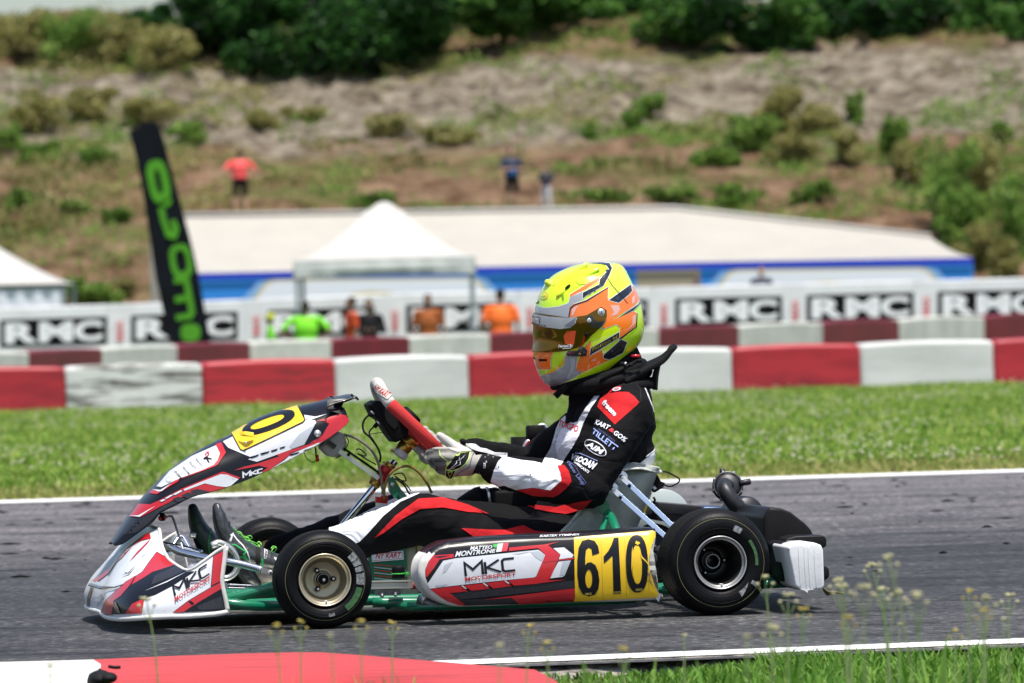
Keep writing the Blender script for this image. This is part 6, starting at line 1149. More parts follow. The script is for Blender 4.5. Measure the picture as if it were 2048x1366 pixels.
ds(ZT, [(405, 818), (460, 815), (500, 860), (527, 950), (480, 1012), (420, 1060), (370, 1082), (200, 1072), (100, 1035), (50, 1022), (200, 1004), (345, 1029), (442, 940), (430, 880)], SRD, 2)
ds(ZT, [(-60, 1070), (200, 1150), (400, 1172), (540, 1132), (700, 1105), (620, 1190), (480, 1232), (380, 1220), (200, 1182), (40, 1130)], SRD, 2); ds(ZG := Zm(840, 840, 9.759), [(820, 1105), (1000, 1100), (1250, 1190), (1300, 1290), (1000, 1190)], SRD, 2)
ds(ZT, [(745, 312), (780, 270), (830, 205), (920, 188), (1010, 190), (1060, 225), (1105, 280), (895, 467)], SRD, 1); ds(ZT, [(745, 312), (770, 250), (830, 180), (900, 140), (975, 130), (920, 158), (860, 190), (830, 225), (790, 275)], SRD, 1); ds(ZT, ell2(915, 170, 34, 15, -.15), EMB, 3); ds(ZT, ell2(915, 170, 24, 9, -.15), mat('badge_pink', (.5, .15, .2), .8), 4)
de = dict(eps=.0013)
dtext(SU, bsu, 'freem', ZT([(822, 252), (920, 372), (890, 402), (788, 288)]), EMB, 3, .05, 0, **de)
dtext(SU, bsu, 'KART', ZT([(742, 424), (862, 482), (842, 520), (722, 460)]), EMB, 3, .03, .2, **de); dtext(SU, bsu, '&', ZT([(858, 490), (895, 515), (878, 545), (842, 520)]), EMBR, 3, .03, .2, **de); dtext(SU, bsu, 'GO%', ZT([(898, 515), (1000, 585), (975, 622), (880, 550)]), EMB, 3, .03, .2, **de)
dtext(SU, bsu, 'RACING SEATS', ZT([(765, 502), (895, 605), (888, 617), (757, 514)]), EMBD, 3, .0, 0, **de); dtext(SU, bsu, 'TILLETT', ZT([(722, 500), (922, 655), (888, 695), (700, 540)]), EMBB, 3, .02, 0, **de)
ds(ZT, ell2(732, 668, 103, 50, .58, 30), EMB, 3); ds(ZT, ell2(732, 668, 94, 42, .58, 30), SBK, 4); dtext(SU, bsu, 'AiM', ZT([(680, 612), (808, 690), (778, 730), (655, 655)]), EMB, 5, .03, .2, **de)
dtext(SU, bsu, 'VROOAM', ZT([(542, 712), (748, 795), (708, 855), (520, 758)]), EMB, 3, .05, .1, **de); dtext(SU, bsu, 'LUBRICANTS', ZT([(555, 782), (680, 868), (662, 886), (548, 800)]), EMB, 3, .02, .0, **de); ds(ZT, stroke([(560, 708), (600, 712), (745, 780)], 4), EMBB, 3)
dtext(SU, bsu, 'New Line', ZT([(500, 775), (645, 965), (612, 980), (485, 800)]), EMBD, 3, .02, 0, **de); ds(ZT, stroke([(495, 785), (560, 830), (600, 900), (648, 965), (625, 982), (590, 970)], 3), EMBD, 3)
ds(ZT, stroke([(1150, 150), (1190, 250), (1245, 390), (1272, 520), (1262, 620), (1225, 690), (1160, 740)], 9), SWH, 1); ds(ZT, [(1100, 800), (1170, 745), (1245, 685), (1235, 760), (1222, 835), (1160, 812)], SWH, 1)
ds(ZM, [(-60, 860), (0, 845), (200, 745), (400, 655), (460, 648), (510, 668), (440, 672), (330, 722), (235, 800), (155, 890), (105, 940), (50, 960), (-60, 960)], SWH, 1)
ds(ZM, [(188, 918), (300, 800), (430, 705), (560, 698), (700, 738), (812, 786), (700, 778), (560, 752), (440, 760), (340, 815), (240, 890)], SRD, 2); ds(ZM, [(662, 865), (800, 872), (900, 875), (1000, 850), (1060, 880), (1150, 890), (1180, 920), (750, 925)], SRD, 2)
ds(ZG, [(915, 470), (1000, 460), (1080, 470), (1180, 540), (1300, 560), (1450, 630), (1700, 640), (1700, 740), (1480, 700), (1280, 640), (1100, 600), (1000, 560)], SWH, 1)
for pts in ([(1065, 110), (1110, 170), (1115, 260), (1090, 290)], [(500, 985), (620, 1010), (660, 1090), (720, 1110)], ): ds(ZT, stroke(pts, 3), mat('suit_seam', (.03, .03, .035), .9), 2)
SU.build('race_suit', DR)
# neck cloth
cv, cf = union([limb([KP(1190, 800, 0), KP(1215, 760, 0), KP(1225, 730, 0)], [.075, .078, .085], 20), limb([KP(1165, 845, 0), KP(1185, 800, 0)], [.05, .062], 16)], .008, 6); MB().add((cv, cf), KNIT).build('neck_cloth', DR)

# ---- helmet
HS = [((560, 93), (1000, 110), .055), ((430, 140), (1040, 180), .085), ((330, 195), (1075, 250), .104), ((255, 270), (1110, 330), .117), ((200, 370), (1150, 420), .126), ((165, 480), (1180, 520), .131), ((150, 600), (1195, 620), .134), ((148, 720), (1200, 710), .134), ((150, 840), (1190, 790), .131), ((138, 940), (1165, 850), .127), ((145, 1030), (1130, 900), .122), ((170, 1120), (1090, 945), .115), ((210, 1200), (1040, 1000), .107), ((262, 1262), (980, 1050), .098), ((330, 1288), (930, 1090), .088)]
rows = []
top_ = ZH.P(850, 72, 0)
for (l, r, w_) in HS:
    A, B_ = ZH.P(*l, 0), ZH.P(*r, 0); c = (A + B_) / 2; h = (A - B_) / 2; row = []
    for k in range(24):
        t = 2 * PI * k / 24; ct_, st = math.cos(t), math.sin(t); e = 2.15; x = math.copysign(abs(ct_) ** (2 / e), ct_); y = math.copysign(abs(st) ** (2 / e), st)
        nar = 1 - .07 * max(0, x) ** 2 ; row.append(c + h * x + Vector((0, y * w_ * nar, 0)))
    rows.append(row)
rows.insert(0, [top_ + (p - top_) * .03 + Vector((0, 0, (top_.z - p.z) * .0)) for p in rows[0]]); rows[0] = [Vector((p.x, p.y, top_.z)) for p in rows[0]]
rows.insert(1, [Vector((top_.x + (p.x - top_.x) * .55, p.y * .55, top_.z - (top_.z - p.z) * .25)) for p in rows[1]])
hV, hF, nu, nv = surf(rows, 4, 3, True); hF.append(tuple(range(nv))[::-1]); hb = bvh_of(hV, hF)
HYL = mat('helmet_fluo_yellow', (.72, .92, .01), .16, coat=1.0, col2=(.45, .86, .01), vs=9, lo=.35, hi=.6); HOR = mat('helmet_fluo_orange', (.98, .21, .012), .16, coat=1.0, var=.12, vs=9); HGR = mat('helmet_grey', (.36, .38, .42), .2, coat=.8, var=.2, vs=12); HBK = mat('helmet_black', (.012, .014, .022), .12, coat=1); HWH = mat('helmet_white_line', (.78, .80, .80), .3); HLY = mat('helmet_pale_yellow', (.72, .85, .10), .16, coat=1, col2=(.66, .92, .03), vs=5); HPK = mat('helmet_lilac_blend', (.75, .42, .36), .2, coat=1)
HB = MB(); HB.add((hV, hF), HYL)
def dh(pts, m_, layer=1, g=6, **kw): decal(HB, hb, ZH(pts), m_, layer, g, eps=.0005, maxe=.05, **kw)
dh([(850, 220), (900, 80), (960, 80), (1040, 160), (1080, 260), (1095, 300), (870, 440), (850, 400)], HLY, 1)
dh([(120, 560), (150, 500), (250, 518), (380, 502), (472, 470), (490, 408), (612, 362), (612, 430), (520, 475), (482, 520), (472, 610), (260, 612)], HGR, 2, edge=HWH, edgew=.8)
dh([(488, 385), (768, 213), (775, 250), (640, 335), (486, 410)], HOR, 2, edge=HWH, edgew=.7)
dh([(470, 608), (484, 515), (520, 480), (640, 442), (860, 312), (855, 425), (960, 470), (1098, 300), (1150, 372), (1178, 430), (1100, 505), (885, 640), (1100, 545), (1135, 565), (1130, 690), (962, 820), (978, 705), (940, 675), (800, 725), (845, 600), (840, 540), (790, 510), (650, 590), (560, 605)], HOR, 2, edge=HWH, edgew=1.0)
dh([(505, 590), (510, 525), (575, 485), (545, 530), (520, 590)], HPK, 3); dh([(880, 490), (960, 490), (975, 530), (945, 580), (880, 600), (915, 560)], HPK, 3); dh([(1095, 600), (1128, 580), (1122, 670), (1040, 740), (1090, 680)], HPK, 3); dh([(1090, 415), (1118, 390), (1115, 460), (1090, 480)], HPK, 3)
dh([(472, 604), (486, 515), (524, 482), (640, 444), (862, 312), (862, 322), (650, 455), (530, 495), (498, 530), (486, 606)], HBK, 3); dh([(965, 815), (1128, 695), (1136, 565), (1144, 575), (1140, 700), (975, 828)], HBK, 3)
dh([(612, 368), (772, 288), (778, 238), (868, 140), (820, 78), (872, 82), (897, 130), (872, 195), (812, 302), (640, 402), (614, 428)], HBK, 3, edge=HWH, edgew=.9); dh([(650, 72), (760, 66), (862, 84), (845, 104), (790, 90), (700, 82)], HBK, 3)
for p in ([(650, 375), (680, 350), (690, 385)], [(700, 345), (740, 325), (735, 360)], [(760, 300), (795, 280), (780, 320)], [(800, 205), (840, 180), (820, 235)], [(830, 150), (862, 140), (850, 180)]): dh(p, mat('helmet_navy_pattern', (.03, .045, .085), .3), 4)
dh([(868, 440), (1078, 288), (1092, 350), (1062, 385), (962, 467)], HBK, 3, edge=HWH, edgew=1.0); dh([(925, 430), (960, 395), (965, 440)], mat('helmet_navy_pattern', (.03, .045, .085), .3), 4); dh(stroke([(855, 230), (900, 300), (980, 390), (1050, 475)], 5), HBK, 4)
dh([(955, 612), (1150, 480), (1182, 420), (1178, 470), (1100, 545)], HBK, 3, edge=HWH, edgew=.7)
dh([(690, 910), (966, 752), (966, 805), (700, 967), (680, 992)], HBK, 3, edge=HWH, edgew=1.0); dtext(HB, hb, 'Matteo M', ZH([(700, 895), (945, 778), (946, 815), (704, 940)]), mat('helmet_olive_text', (.22, .19, .02), .4), 5, .01, 0, eps=.0006)
dh([(640, 880), (690, 835), (690, 905), (680, 990), (560, 1045), (600, 960)], HOR, 2); dh([(545, 1130), (560, 1042), (665, 992), (800, 925), (815, 1005), (872, 1022), (600, 1150)], HOR, 2, edge=HWH, edgew=.8); dh([(700, 1020), (745, 1000), (735, 1030), (690, 1040)], HPK, 3)
dh([(810, 978), (985, 823), (1042, 850), (1000, 952), (872, 1018), (815, 1005)], HBK, 4, edge=HWH, edgew=.9)
dh([(440, 985), (560, 975), (545, 1100), (600, 1150), (480, 1222), (330, 1285), (250, 1255), (200, 1180), (330, 1140), (420, 1090)], HGR, 2, edge=HWH, edgew=.8); dh([(490, 1000), (545, 990), (530, 1100), (470, 1210), (460, 1200), (500, 1090)], SGRY, 3); dh([(250, 1235), (360, 1210), (480, 1200), (400, 1245), (300, 1270)], mat('helmet_grey_dark', (.20, .21, .24), .3, coat=.6), 3)
dh([(120, 945), (330, 940), (302, 1000), (298, 1112), (172, 1114), (140, 1030)], HOR, 3, edge=HWH, edgew=.7); dh([(185, 1013), (265, 1013), (265, 1034), (190, 1036)], BLKM, 4); dh([(138, 990), (152, 1005), (155, 1022), (140, 1010)], BLKM, 4); dh([(400, 1000), (440, 990), (420, 1090), (330, 1140), (300, 1130)], HOR, 2) if 0 else dh([(395, 1060), (440, 985), (430, 1060), (330, 1140), (240, 1165), (330, 1110)], mat('helmet_amber', (.85, .50, .02), .2, coat=1), 3)
dh(ell2(232, 398, 44, 40), mat('helmet_orange_line', (.85, .42, .03), .2, coat=1), 2); dh(ell2(232, 398, 34, 31), HYL, 3); dh(ell2(236, 400, 24, 12), mat('helmet_orange_line', (.85, .42, .03), .2, coat=1), 4); dh(ell2(236, 400, 17, 7), HYL, 5)
dh([(160, 470), (180, 460), (186, 435), (190, 440), (188, 470), (165, 478)], BLKM, 5); dh(ell2(465, 315, 38, 13, -.7), BLKM, 5)
dh([(400, 370), (425, 378), (432, 430), (420, 440), (410, 400)], mat('helmet_vent_green', (.16, .36, .01), .4), 5); dh([(540, 255), (640, 240), (760, 180), (860, 110), (750, 215), (640, 285), (580, 290)], HYL, 4)
# rolled rubber rim at the bottom
helmet = HB.build('helmet', DR)
mb = MB(); rim = [Vector(hV[(nu - 1) * nv + j]) for j in range(nv)]; mb.add(tube(rim, .009, 10, closed=True), KNIT); mb.add(([v for v in hV[(nu - 3) * nv:]], [(i * nv + j, i * nv + (j + 1) % nv, (i + 1) * nv + (j + 1) % nv, (i + 1) * nv + j) for i in range(2) for j in range(nv)]), KNIT); mb.build('helmet_rim', helmet)
# moulded ridges and vents (shell shapes)
mb = MB()
for (x, y, d, rx, ry, rz, ang, mm_) in [(262, 262, -.03, .012, .022, .020, .9, HLY), (440, 345, -.088, .030, .010, .011, .62, HYL), (640, 250, -.080, .050, .010, .009, .50, HYL), (500, 205, -.055, .060, .012, .009, .55, HLY), (760, 822, -.128, .004, .003, .004, 0, HYL)]:
    c = ZH.P(x, y, d); X = Vector((math.cos(ang), 0, math.sin(ang))); Z = Vector((-math.sin(ang), 0, math.cos(ang))); h = hb.find_nearest(c); c = h[0] - h[1] * .007 * (1 if h[1].dot(c - KP(1179, 640, 0)) > 0 else -1); mb.add(ellip(c, (rx, ry, rz), (X, Y1, Z)), mm_)
mb.build('helmet_ridge', helmet)
# visor: one shaped shell standing proud of the helmet
VIS = mat('visor_gold_mirror', (.19, .095, .014), .07, 1.0, coat=.3); mb = MB()
vis = [(100, 560), (95, 700), (90, 930), (130, 948), (330, 947), (470, 932), (600, 890), (700, 780), (790, 700), (845, 602), (842, 540), (790, 508), (740, 535), (650, 588), (560, 602), (480, 612), (130, 560)]
decal(mb, hb, ZH(vis), VIS, 1, 5, eps=.0045, maxe=.08); decal(mb, hb, ZH([(430, 790), (460, 742), (548, 738), (530, 868), (500, 880), (445, 868)]), mat('visor_sticker_red', (.50, .05, .01), .25, coat=.6), 1, 6, eps=.0052)
# back half mirrored so that the visor wraps round the front
fV = [Vector((v[0], -v[1], v[2])) for v in mb.V]; mb.add((fV, [f[::-1] for f in mb.F[:len(mb.F)]]), VIS)
dtext(mb, hb, 'Painted By', ZH([(380, 876), (520, 868), (522, 902), (380, 912)]), HWH, 1, .02, .2, eps=.0056); decal(mb, hb, ZH(stroke([(420, 912), (500, 906)], 6)), HWH, 1, 6, eps=.0056)
visor = mb.build('visor', helmet)
mb = MB(); decal(mb, hb, ZH([(95, 560), (110, 556), (200, 585), (300, 602), (480, 614), (548, 604), (562, 612), (545, 665), (500, 708), (400, 722), (250, 702), (90, 655)]), HGR, 1, 5, eps=.0075, maxe=.08); dtext(mb, hb, 'tfactory.it', ZH([(122, 652), (272, 684), (270, 706), (120, 672)]), BLKM, 1, .02, 0, eps=.0083)
decal(mb, hb, ZH(stroke([(110, 606), (200, 606), (215, 618), (208, 668)], 5)), BLKM, 1, 6, eps=.0082); dtext(mb, hb, 'GP', ZH([(125, 612), (195, 616), (190, 648), (122, 640)]), HWH, 1, .02, 0, eps=.0083); decal(mb, hb, ZH([(440, 690), (510, 640), (548, 612), (535, 660), (500, 700)]), mat('visor_strip_dark', (.14, .15, .17), .3), 1, 6, eps=.0082); mb.build('visor_strip', visor)
mb = MB(); decal(mb, hb, ZH([(638, 612), (660, 596), (700, 592), (735, 640), (780, 650), (830, 640), (790, 702), (745, 717), (690, 695), (650, 660)]), HBK, 1, 5, eps=.0065)
def onh(x, y, e): d = LD(ZH.a[0] + x / ZH.a[2], ZH.a[1] + y / ZH.a[2]).normalized(); h = hb.ray_cast(LO, d); nn = h[1] if h[1].dot(d) < 0 else -h[1]; return h[0] + nn * e, nn
for x, y, r, m1, e in [(788, 560, .0100, SILV, .005), (788, 560, .0066, mat('screw_grey', (.42, .44, .46), .4, .6), .007), (672, 640, .0062, SILV, .0075), (645, 774, .0058, BLKM, .006), (582, 960, .0032, BRASS, .0095)]:
    c, nn = onh(x, y, e); mb.add(cyl(c - nn * .003, c + nn * .0018, r, 28), m1)
    if m1 is not BLKM and r < .008: X, Y, Z = basis(nn); mb.add(box(c + nn * .0019, (r * .75, .0007, .0003), (X, Y, Z)), BLKM)
hv, hf = [], []
for (x, y, r) in [(480, 958, .0055), (530, 958, .0048), (600, 935, .0075), (625, 945, .0075)]: c, nn = onh(x, y, .004); a, f_ = ellip(c, (r, .005, r)); mb.add((a, f_), HBK)
decal(mb, hb, ZH([(452, 960), (470, 935), (560, 930), (590, 890), (615, 890), (656, 925), (645, 978), (590, 984), (500, 980), (465, 980)]), HBK, 1, 5, eps=.0085); mb.build('visor_pivot', visor)

# ---- neck brace
BR = mat('brace_foam', (.006, .006, .007), .75, spec=.3, bump=.15, bs=120); mb = MB()
def ring(c, A, w_, tn, r, n=40, m_=BR):
    pts = [c + A * (math.cos(2 * PI * k / n) * (1.0)) + Vector((0, math.sin(2 * PI * k / n) * w_, 0)) for k in range(n)]
    mb.add(tube(pts, r, 12, closed=True, flat=tn), m_)
A1 = (KP(1135, 778, 0) - KP(1290, 742, 0)) / 2; ring((KP(1135, 778, 0) + KP(1290, 742, 0)) / 2, A1, .115, 1, .019); A2 = (KP(1150, 770, 0) - KP(1282, 728, 0)) / 2; ring((KP(1150, 770, 0) + KP(1282, 728, 0)) / 2, A2, .105, 1, .017); A3 = (KP(1165, 785, 0) - KP(1300, 765, 0)) / 2; ring((KP(1165, 785, 0) + KP(1300, 765, 0)) / 2, A3, .12, 1, .016)
v_, f_, _, _ = surf([[KP(1165, 750, y * .5) for y in (-.08, 0, .08)], [KP(1130, 775, y) for y in (-.075, 0, .075)], [KP(1110, 793, y) for y in (-.045, 0, .045)]], 4, 4); mb.add(bake(v_, f_, [('SOLIDIFY', dict(thickness=.018, offset=0))]), BR)
P_ = lambda u, v, y: KP(u, v, y)
rw = [[P_(1345, 694, -.07), P_(1351, 690, -.03), P_(1352, 690, .03), P_(1346, 692, .07)], [P_(1325, 722, -.085), P_(1325, 716, -.03), P_(1325, 716, .03), P_(1325, 720, .085)], [P_(1290, 742, -.115), P_(1285, 735, -.04), P_(1285, 735, .04), P_(1290, 740, .115)], [P_(1250, 765, -.135), P_(1250, 755, -.05), P_(1250, 755, .05), P_(1250, 765, .135)]]
v_, f_, _, _ = surf(rw, 5, 4); mb.add(bake(v_, f_, [('SOLIDIFY', dict(thickness=.018, offset=0)), ('BEVEL', dict(width=.007, segments=3))]), BR)
rw = [[P_(1318, 726, -.080), P_(1318, 726, 0), P_(1318, 726, .08)], [P_(1309, 750, -.085), P_(1313, 752, 0), P_(1309, 750, .085)], [P_(1306, 777, -.06), P_(1311, 780, 0), P_(1306, 777, .06)]]
v_, f_, _, _ = surf(rw, 5, 4); mb.add(bake(v_, f_, [('SOLIDIFY', dict(thickness=.012, offset=0))]), BR)
for u, v, y, r in [(1247, 728, -.128, .006), (1262, 730, -.13, .004), (1226, 745, -.125, .003), (1278, 722, -.13, .005)]: mb.add(bake(*box(KP(u, v, y), (r * 1.6, .004, r)), [('BEVEL', dict(width=.002))]), BLKM)
mb.add(box(KP(1268, 712, -.05), (.012, .03, .004)), REDP); mb.add(bar(KP(1200, 762, -.128), KP(1275, 722, -.13), .010, .004), BLKM); mb.add(cyl(KP(1250, 726, -.134), KP(1252, 728, -.138), .004, 12), SILV); mb.build('neck_brace', DR)

# ---- gloves
GG = clothmat('glove_grey', (.34, .325, .30), .25); GD = clothmat('glove_dark_grey', (.13, .125, .12), .25); GK = clothmat('glove_black', (.010, .010, .014), .25); GLM = mat('glove_lime', (.50, .68, .12), .6); GWT = mat('glove_white', (.70, .70, .70), .6); GSL = mat('glove_palm_light', (.50, .48, .45), .8)
R_ = .0108; gp = lambda x, y, d: ZG.P(x, y, d)
fing = [[(760, 660, -.188), (520, 610, -.196), (300, 610, -.186), (190, 650, -.160), (170, 640, -.135)], [(780, 740, -.192), (520, 720, -.202), (290, 740, -.192), (170, 770, -.165), (150, 720, -.140)], [(790, 840, -.190), (560, 850, -.198), (370, 870, -.190), (260, 870, -.165), (230, 810, -.140)], [(790, 940, -.184), (620, 980, -.190), (480, 1000, -.183), (370, 970, -.163), (330, 900, -.145)]]
parts = [limb([gp(*p) for p in f], [R_ * 1.15, R_ * 1.15, R_ * 1.02, R_ * .95, R_ * .85], 12) for f in fing]
parts += [ellip(gp(820, 820, -.178), (.030, .0185, .031), (Vector((.96, 0, .2)), Y1, Vector((-.2, 0, .96)))), ellip(gp(700, 800, -.182), (.024, .018, .028), (Vector((.9, 0, .3)), Y1, Vector((-.3, 0, .9)))), limb([gp(820, 850, -.18), gp(1080, 860, -.192), gp(1330, 880, -.203)], [.027, .024, .030], 16), limb([gp(960, 960, -.18), gp(700, 1000, -.18), gp(580, 1070, -.178)], [.018, .015, .010], 12)]
parts += [limb([gp(960, 720, -.170), gp(760, 590, -.158), gp(600, 470, -.150), gp(470, 370, -.150), gp(380, 300, -.150)], [.019, .0165, .0135, .0115, .0095], 14)]
gV, gF = union(parts, .0034, 3); gN = normals(gV, gF); gV = [v + n_ * (.0012 * (1 - 2.2 * abs(noise.noise(Vector((v.x * 60, v.y * 40, v.z * 30))))) * (1 if v.x > gp(950, 800, -.18).x else .4)) for v, n_ in zip(gV, gN)]
gb = bvh_of(gV, gF); GM = MB(); GM.add((gV, gF), GG)
def dg_(pts, m_, layer=1, **kw): decal(GM, gb, ZG(pts), m_, layer, 4, eps=.0007, maxe=.02, **kw)
dg_([(1020, 1080), (1060, 960), (1120, 830), (1230, 640), (1290, 590), (1500, 560), (1640, 700), (1560, 1300), (1300, 1290), (1150, 1200)], GK, 1)
dg_([(140, 540), (370, 575), (395, 700), (520, 790), (525, 900), (490, 940), (490, 1120), (330, 1000), (180, 860), (120, 700)], GD, 1); dg_([(235, 180), (560, 300), (760, 400), (980, 545), (1090, 600), (950, 610), (760, 635), (600, 575), (420, 420), (280, 280)], GSL, 1)
dg_([(510, 935), (590, 830), (690, 700), (770, 690), (780, 650), (970, 620), (945, 740), (890, 840), (780, 930), (640, 985), (540, 970)], GK, 2, edge=GLM, edgew=1.6); dg_([(510, 985), (600, 1005), (690, 985), (610, 1145), (505, 1120)], GK, 2, edge=GLM, edgew=1.2); dg_([(540, 1010), (640, 1005), (575, 1120)], GLM, 3); dg_([(556, 1018), (624, 1014), (578, 1100)], GK, 4)
for pts, w_, m_ in [([(375, 580), (392, 690), (460, 745), (525, 795), (528, 890)], 16, GLM), ([(690, 690), (740, 690), (775, 650)], 22, GLM), ([(200, 565), (380, 575), (560, 570), (640, 600), (720, 632), (960, 612), (1090, 605)], 8, BLKR), ([(410, 690), (520, 745), (610, 790), (690, 690)], 8, BLKR), ([(290, 795), (430, 800)], 12, BLKR), ([(200, 770), (250, 860), (330, 910), (340, 1000)], 10, BLKR), ([(690, 1120), (740, 1040), (860, 970), (950, 930), (1000, 780), (1050, 620)], 9, BLKR), ([(1040, 1100), (1070, 1080), (1150, 1080), (1210, 1065), (1245, 1130), (1290, 1270)], 8, GWT), ([(1120, 640), (1180, 680), (1240, 620)], 8, BLKR)]: dg_(stroke(pts, w_), m_, 3)
star = [(912, 660), (795, 770), (795, 870), (700, 890), (640, 950), (575, 965), (600, 920), (700, 835), (700, 790), (750, 770), (760, 715), (775, 768)]; dg_(star, GWT, 5); dg_([(860, 712), (782, 782), (780, 860), (700, 875), (640, 930), (600, 950), (625, 915), (712, 840), (712, 800), (752, 780), (765, 785)], GK, 6)
dtext(GM, gb, '*stars', ZG([(1240, 790), (1300, 790), (1285, 1030), (1245, 1030)]) if 0 else ZG([(1310, 800), (1300, 1020), (1240, 1020), (1240, 790)]), GWT, 3, .03, 0, g=10, eps=.0007)
GM.build('glove', DR)
# far glove
fg = lambda x, y, d: ZG.P(x, y, d)
rp = lambda a, o_, y_: rim_pt(math.radians(a)) + WN * o_ + Vector((0, y_, 0))
parts = []
for k, a in enumerate((204, 215, 226, 237)):
    c = rim_pt(math.radians(a)); out = Vector((0, 1, 0)); parts.append(limb([c + WN * .034 + out * .01 + Vector((.03, 0, -.01)), c + WN * .026 + out * .022, c + out * .030 - WN * .002, c - WN * .024 + out * .012, c - WN * .026 - out * .010], [R_ * 1.1, R_ * 1.1, R_, R_ * .95, R_ * .85], 12))
c = rim_pt(math.radians(220)); pc_ = c + WN * .036 + Vector((.045, .012, -.012)); parts += [ellip(pc_, (.040, .034, .024)), limb([pc_, J['fwr'] + Vector((-.005, 0, 0))], [.026, .030], 14)]
fV_, fF_ = union(parts, .004, 3); mb = MB(); mb.add((fV_, fF_), GG); mb.add(ellip(ZG.P(840, 420, .13), (.010, .012, .008), (Vector((.8, 0, -.6)), Y1, Vector((.6, 0, .8)))), GK); mb.build('glove', DR)

# ---- boots
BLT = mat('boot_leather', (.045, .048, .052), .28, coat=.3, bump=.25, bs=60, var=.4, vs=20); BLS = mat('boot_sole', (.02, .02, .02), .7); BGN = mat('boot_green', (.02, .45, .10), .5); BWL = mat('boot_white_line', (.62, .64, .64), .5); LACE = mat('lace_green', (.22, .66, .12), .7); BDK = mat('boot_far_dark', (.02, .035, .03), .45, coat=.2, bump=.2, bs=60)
def boot(spine, rad, y, bm_, flatn, heel):
    sp = [ZB.P(x, yy, y) for x, yy in spine]; return union([limb(sp, [r / 6.831 / 765 for r in rad], 18, flat=flatn), limb([ZB.P(x, yy, y) for x, yy in heel[0]], [r / 6.831 / 765 for r in heel[1]], 14)], .0045, 4)
nb_ = boot([(505, 235), (535, 350), (580, 500), (660, 650), (760, 780), (900, 880), (1040, 930), (1160, 960), (1300, 1000), (1420, 1020)], [68, 100, 122, 138, 165, 175, 165, 150, 140, 135], -.145, BLT, 1.5, ([(760, 900), (860, 1060), (960, 1200), (1060, 1270)], [90, 120, 110, 60]))
bb_ = bvh_of(*nb_); mb = MB(); mb.add(nb_, BLT); db = lambda pts, m_, layer=1, **kw: decal(mb, bb_, ZB(pts), m_, layer, 5, eps=.0007, maxe=.03, **kw)
for pts, w_, m_ in [([(680, 690), (720, 600), (770, 670), (860, 760), (920, 850), (950, 940), (968, 1025)], 16, BWL), ([(690, 620), (720, 600), (690, 700)], 22, BWL), ([(710, 740), (760, 750), (860, 820), (910, 840), (870, 880), (930, 960)], 16, BGN), ([(800, 910), (860, 915), (940, 965)], 14, BGN), ([(600, 330), (605, 450), (640, 600), (690, 650)], 6, BLS), ([(470, 300), (500, 480), (560, 650), (640, 760)], 10, BLS), ([(620, 310), (660, 350), (680, 440), (670, 500)], 14, BLS)]: db(stroke(pts, w_), m_, 2)
db([(1110, 760), (1190, 765), (1245, 780), (1240, 870), (1200, 1060), (1090, 1050), (1100, 900)], mat('boot_strap', (.05, .05, .055), .4), 2); db([(1150, 765), (1205, 772), (1180, 940), (1145, 940)], BWL, 3); dtext(mb, bb_, 'STARS', ZB([(1200, 775), (1178, 935), (1150, 935), (1160, 770)]), BLS, 4, .03, 0, g=20, eps=.0007); db([(1110, 940), (1130, 930), (1150, 1045), (1110, 1045)], BGN, 3); db([(1030, 790), (1095, 800), (1090, 1050), (1035, 1040)], BLS, 2); db([(1280, 920), (1330, 930), (1350, 1010), (1300, 960)], BWL, 2)
boot1 = mb.build('boot', DR)
lc = MB()
for pts in [[(740, 515), (760, 560), (830, 580), (860, 650), (940, 660), (960, 710), (1040, 760), (1100, 800)], [(750, 540), (800, 590), (850, 610), (830, 630), (910, 640), (950, 690), (1000, 710), (1060, 740), (1090, 780)], [(935, 650), (925, 630), (960, 625), (985, 650), (960, 675), (935, 655)], [(1060, 720), (1080, 705), (1110, 740), (1105, 770), (1070, 745)], [(1245, 800), (1270, 770), (1310, 780), (1315, 810), (1280, 850), (1250, 855), (1270, 800), (1300, 790)], [(860, 620), (870, 670), (930, 690), (970, 720)]]:
    lc.add(tube(crv([ZB.P(x, y, -.165 + .008 * math.sin(i * 2)) for i, (x, y) in enumerate(pts)], 4), .0014, 6), LACE)
lc.build('lace', boot1)
fb_ = boot([(175, 250), (205, 370), (240, 480), (300, 590), (370, 680), (440, 770), (560, 860), (700, 930)], [75, 105, 125, 145, 155, 150, 130, 115], .075, BDK, 1.5, ([(360, 780), (450, 850), (520, 900)], [110, 90, 60]))
bb2 = bvh_of(*fb_); mb = MB(); mb.add(fb_, BDK); decal(mb, bb2, ZB(stroke([(440, 480), (405, 600), (390, 720), (410, 860)], 20)), mat('boot_green_dark', (.01, .22, .06), .5), 2, 5, eps=.0007); decal(mb, bb2, ZB(stroke([(170, 370), (250, 520), (290, 660), (380, 860)], 12)), mat('boot_green_deep', (.01, .09, .02), .5), 2, 5, eps=.0007); mb.build('boot', DR)

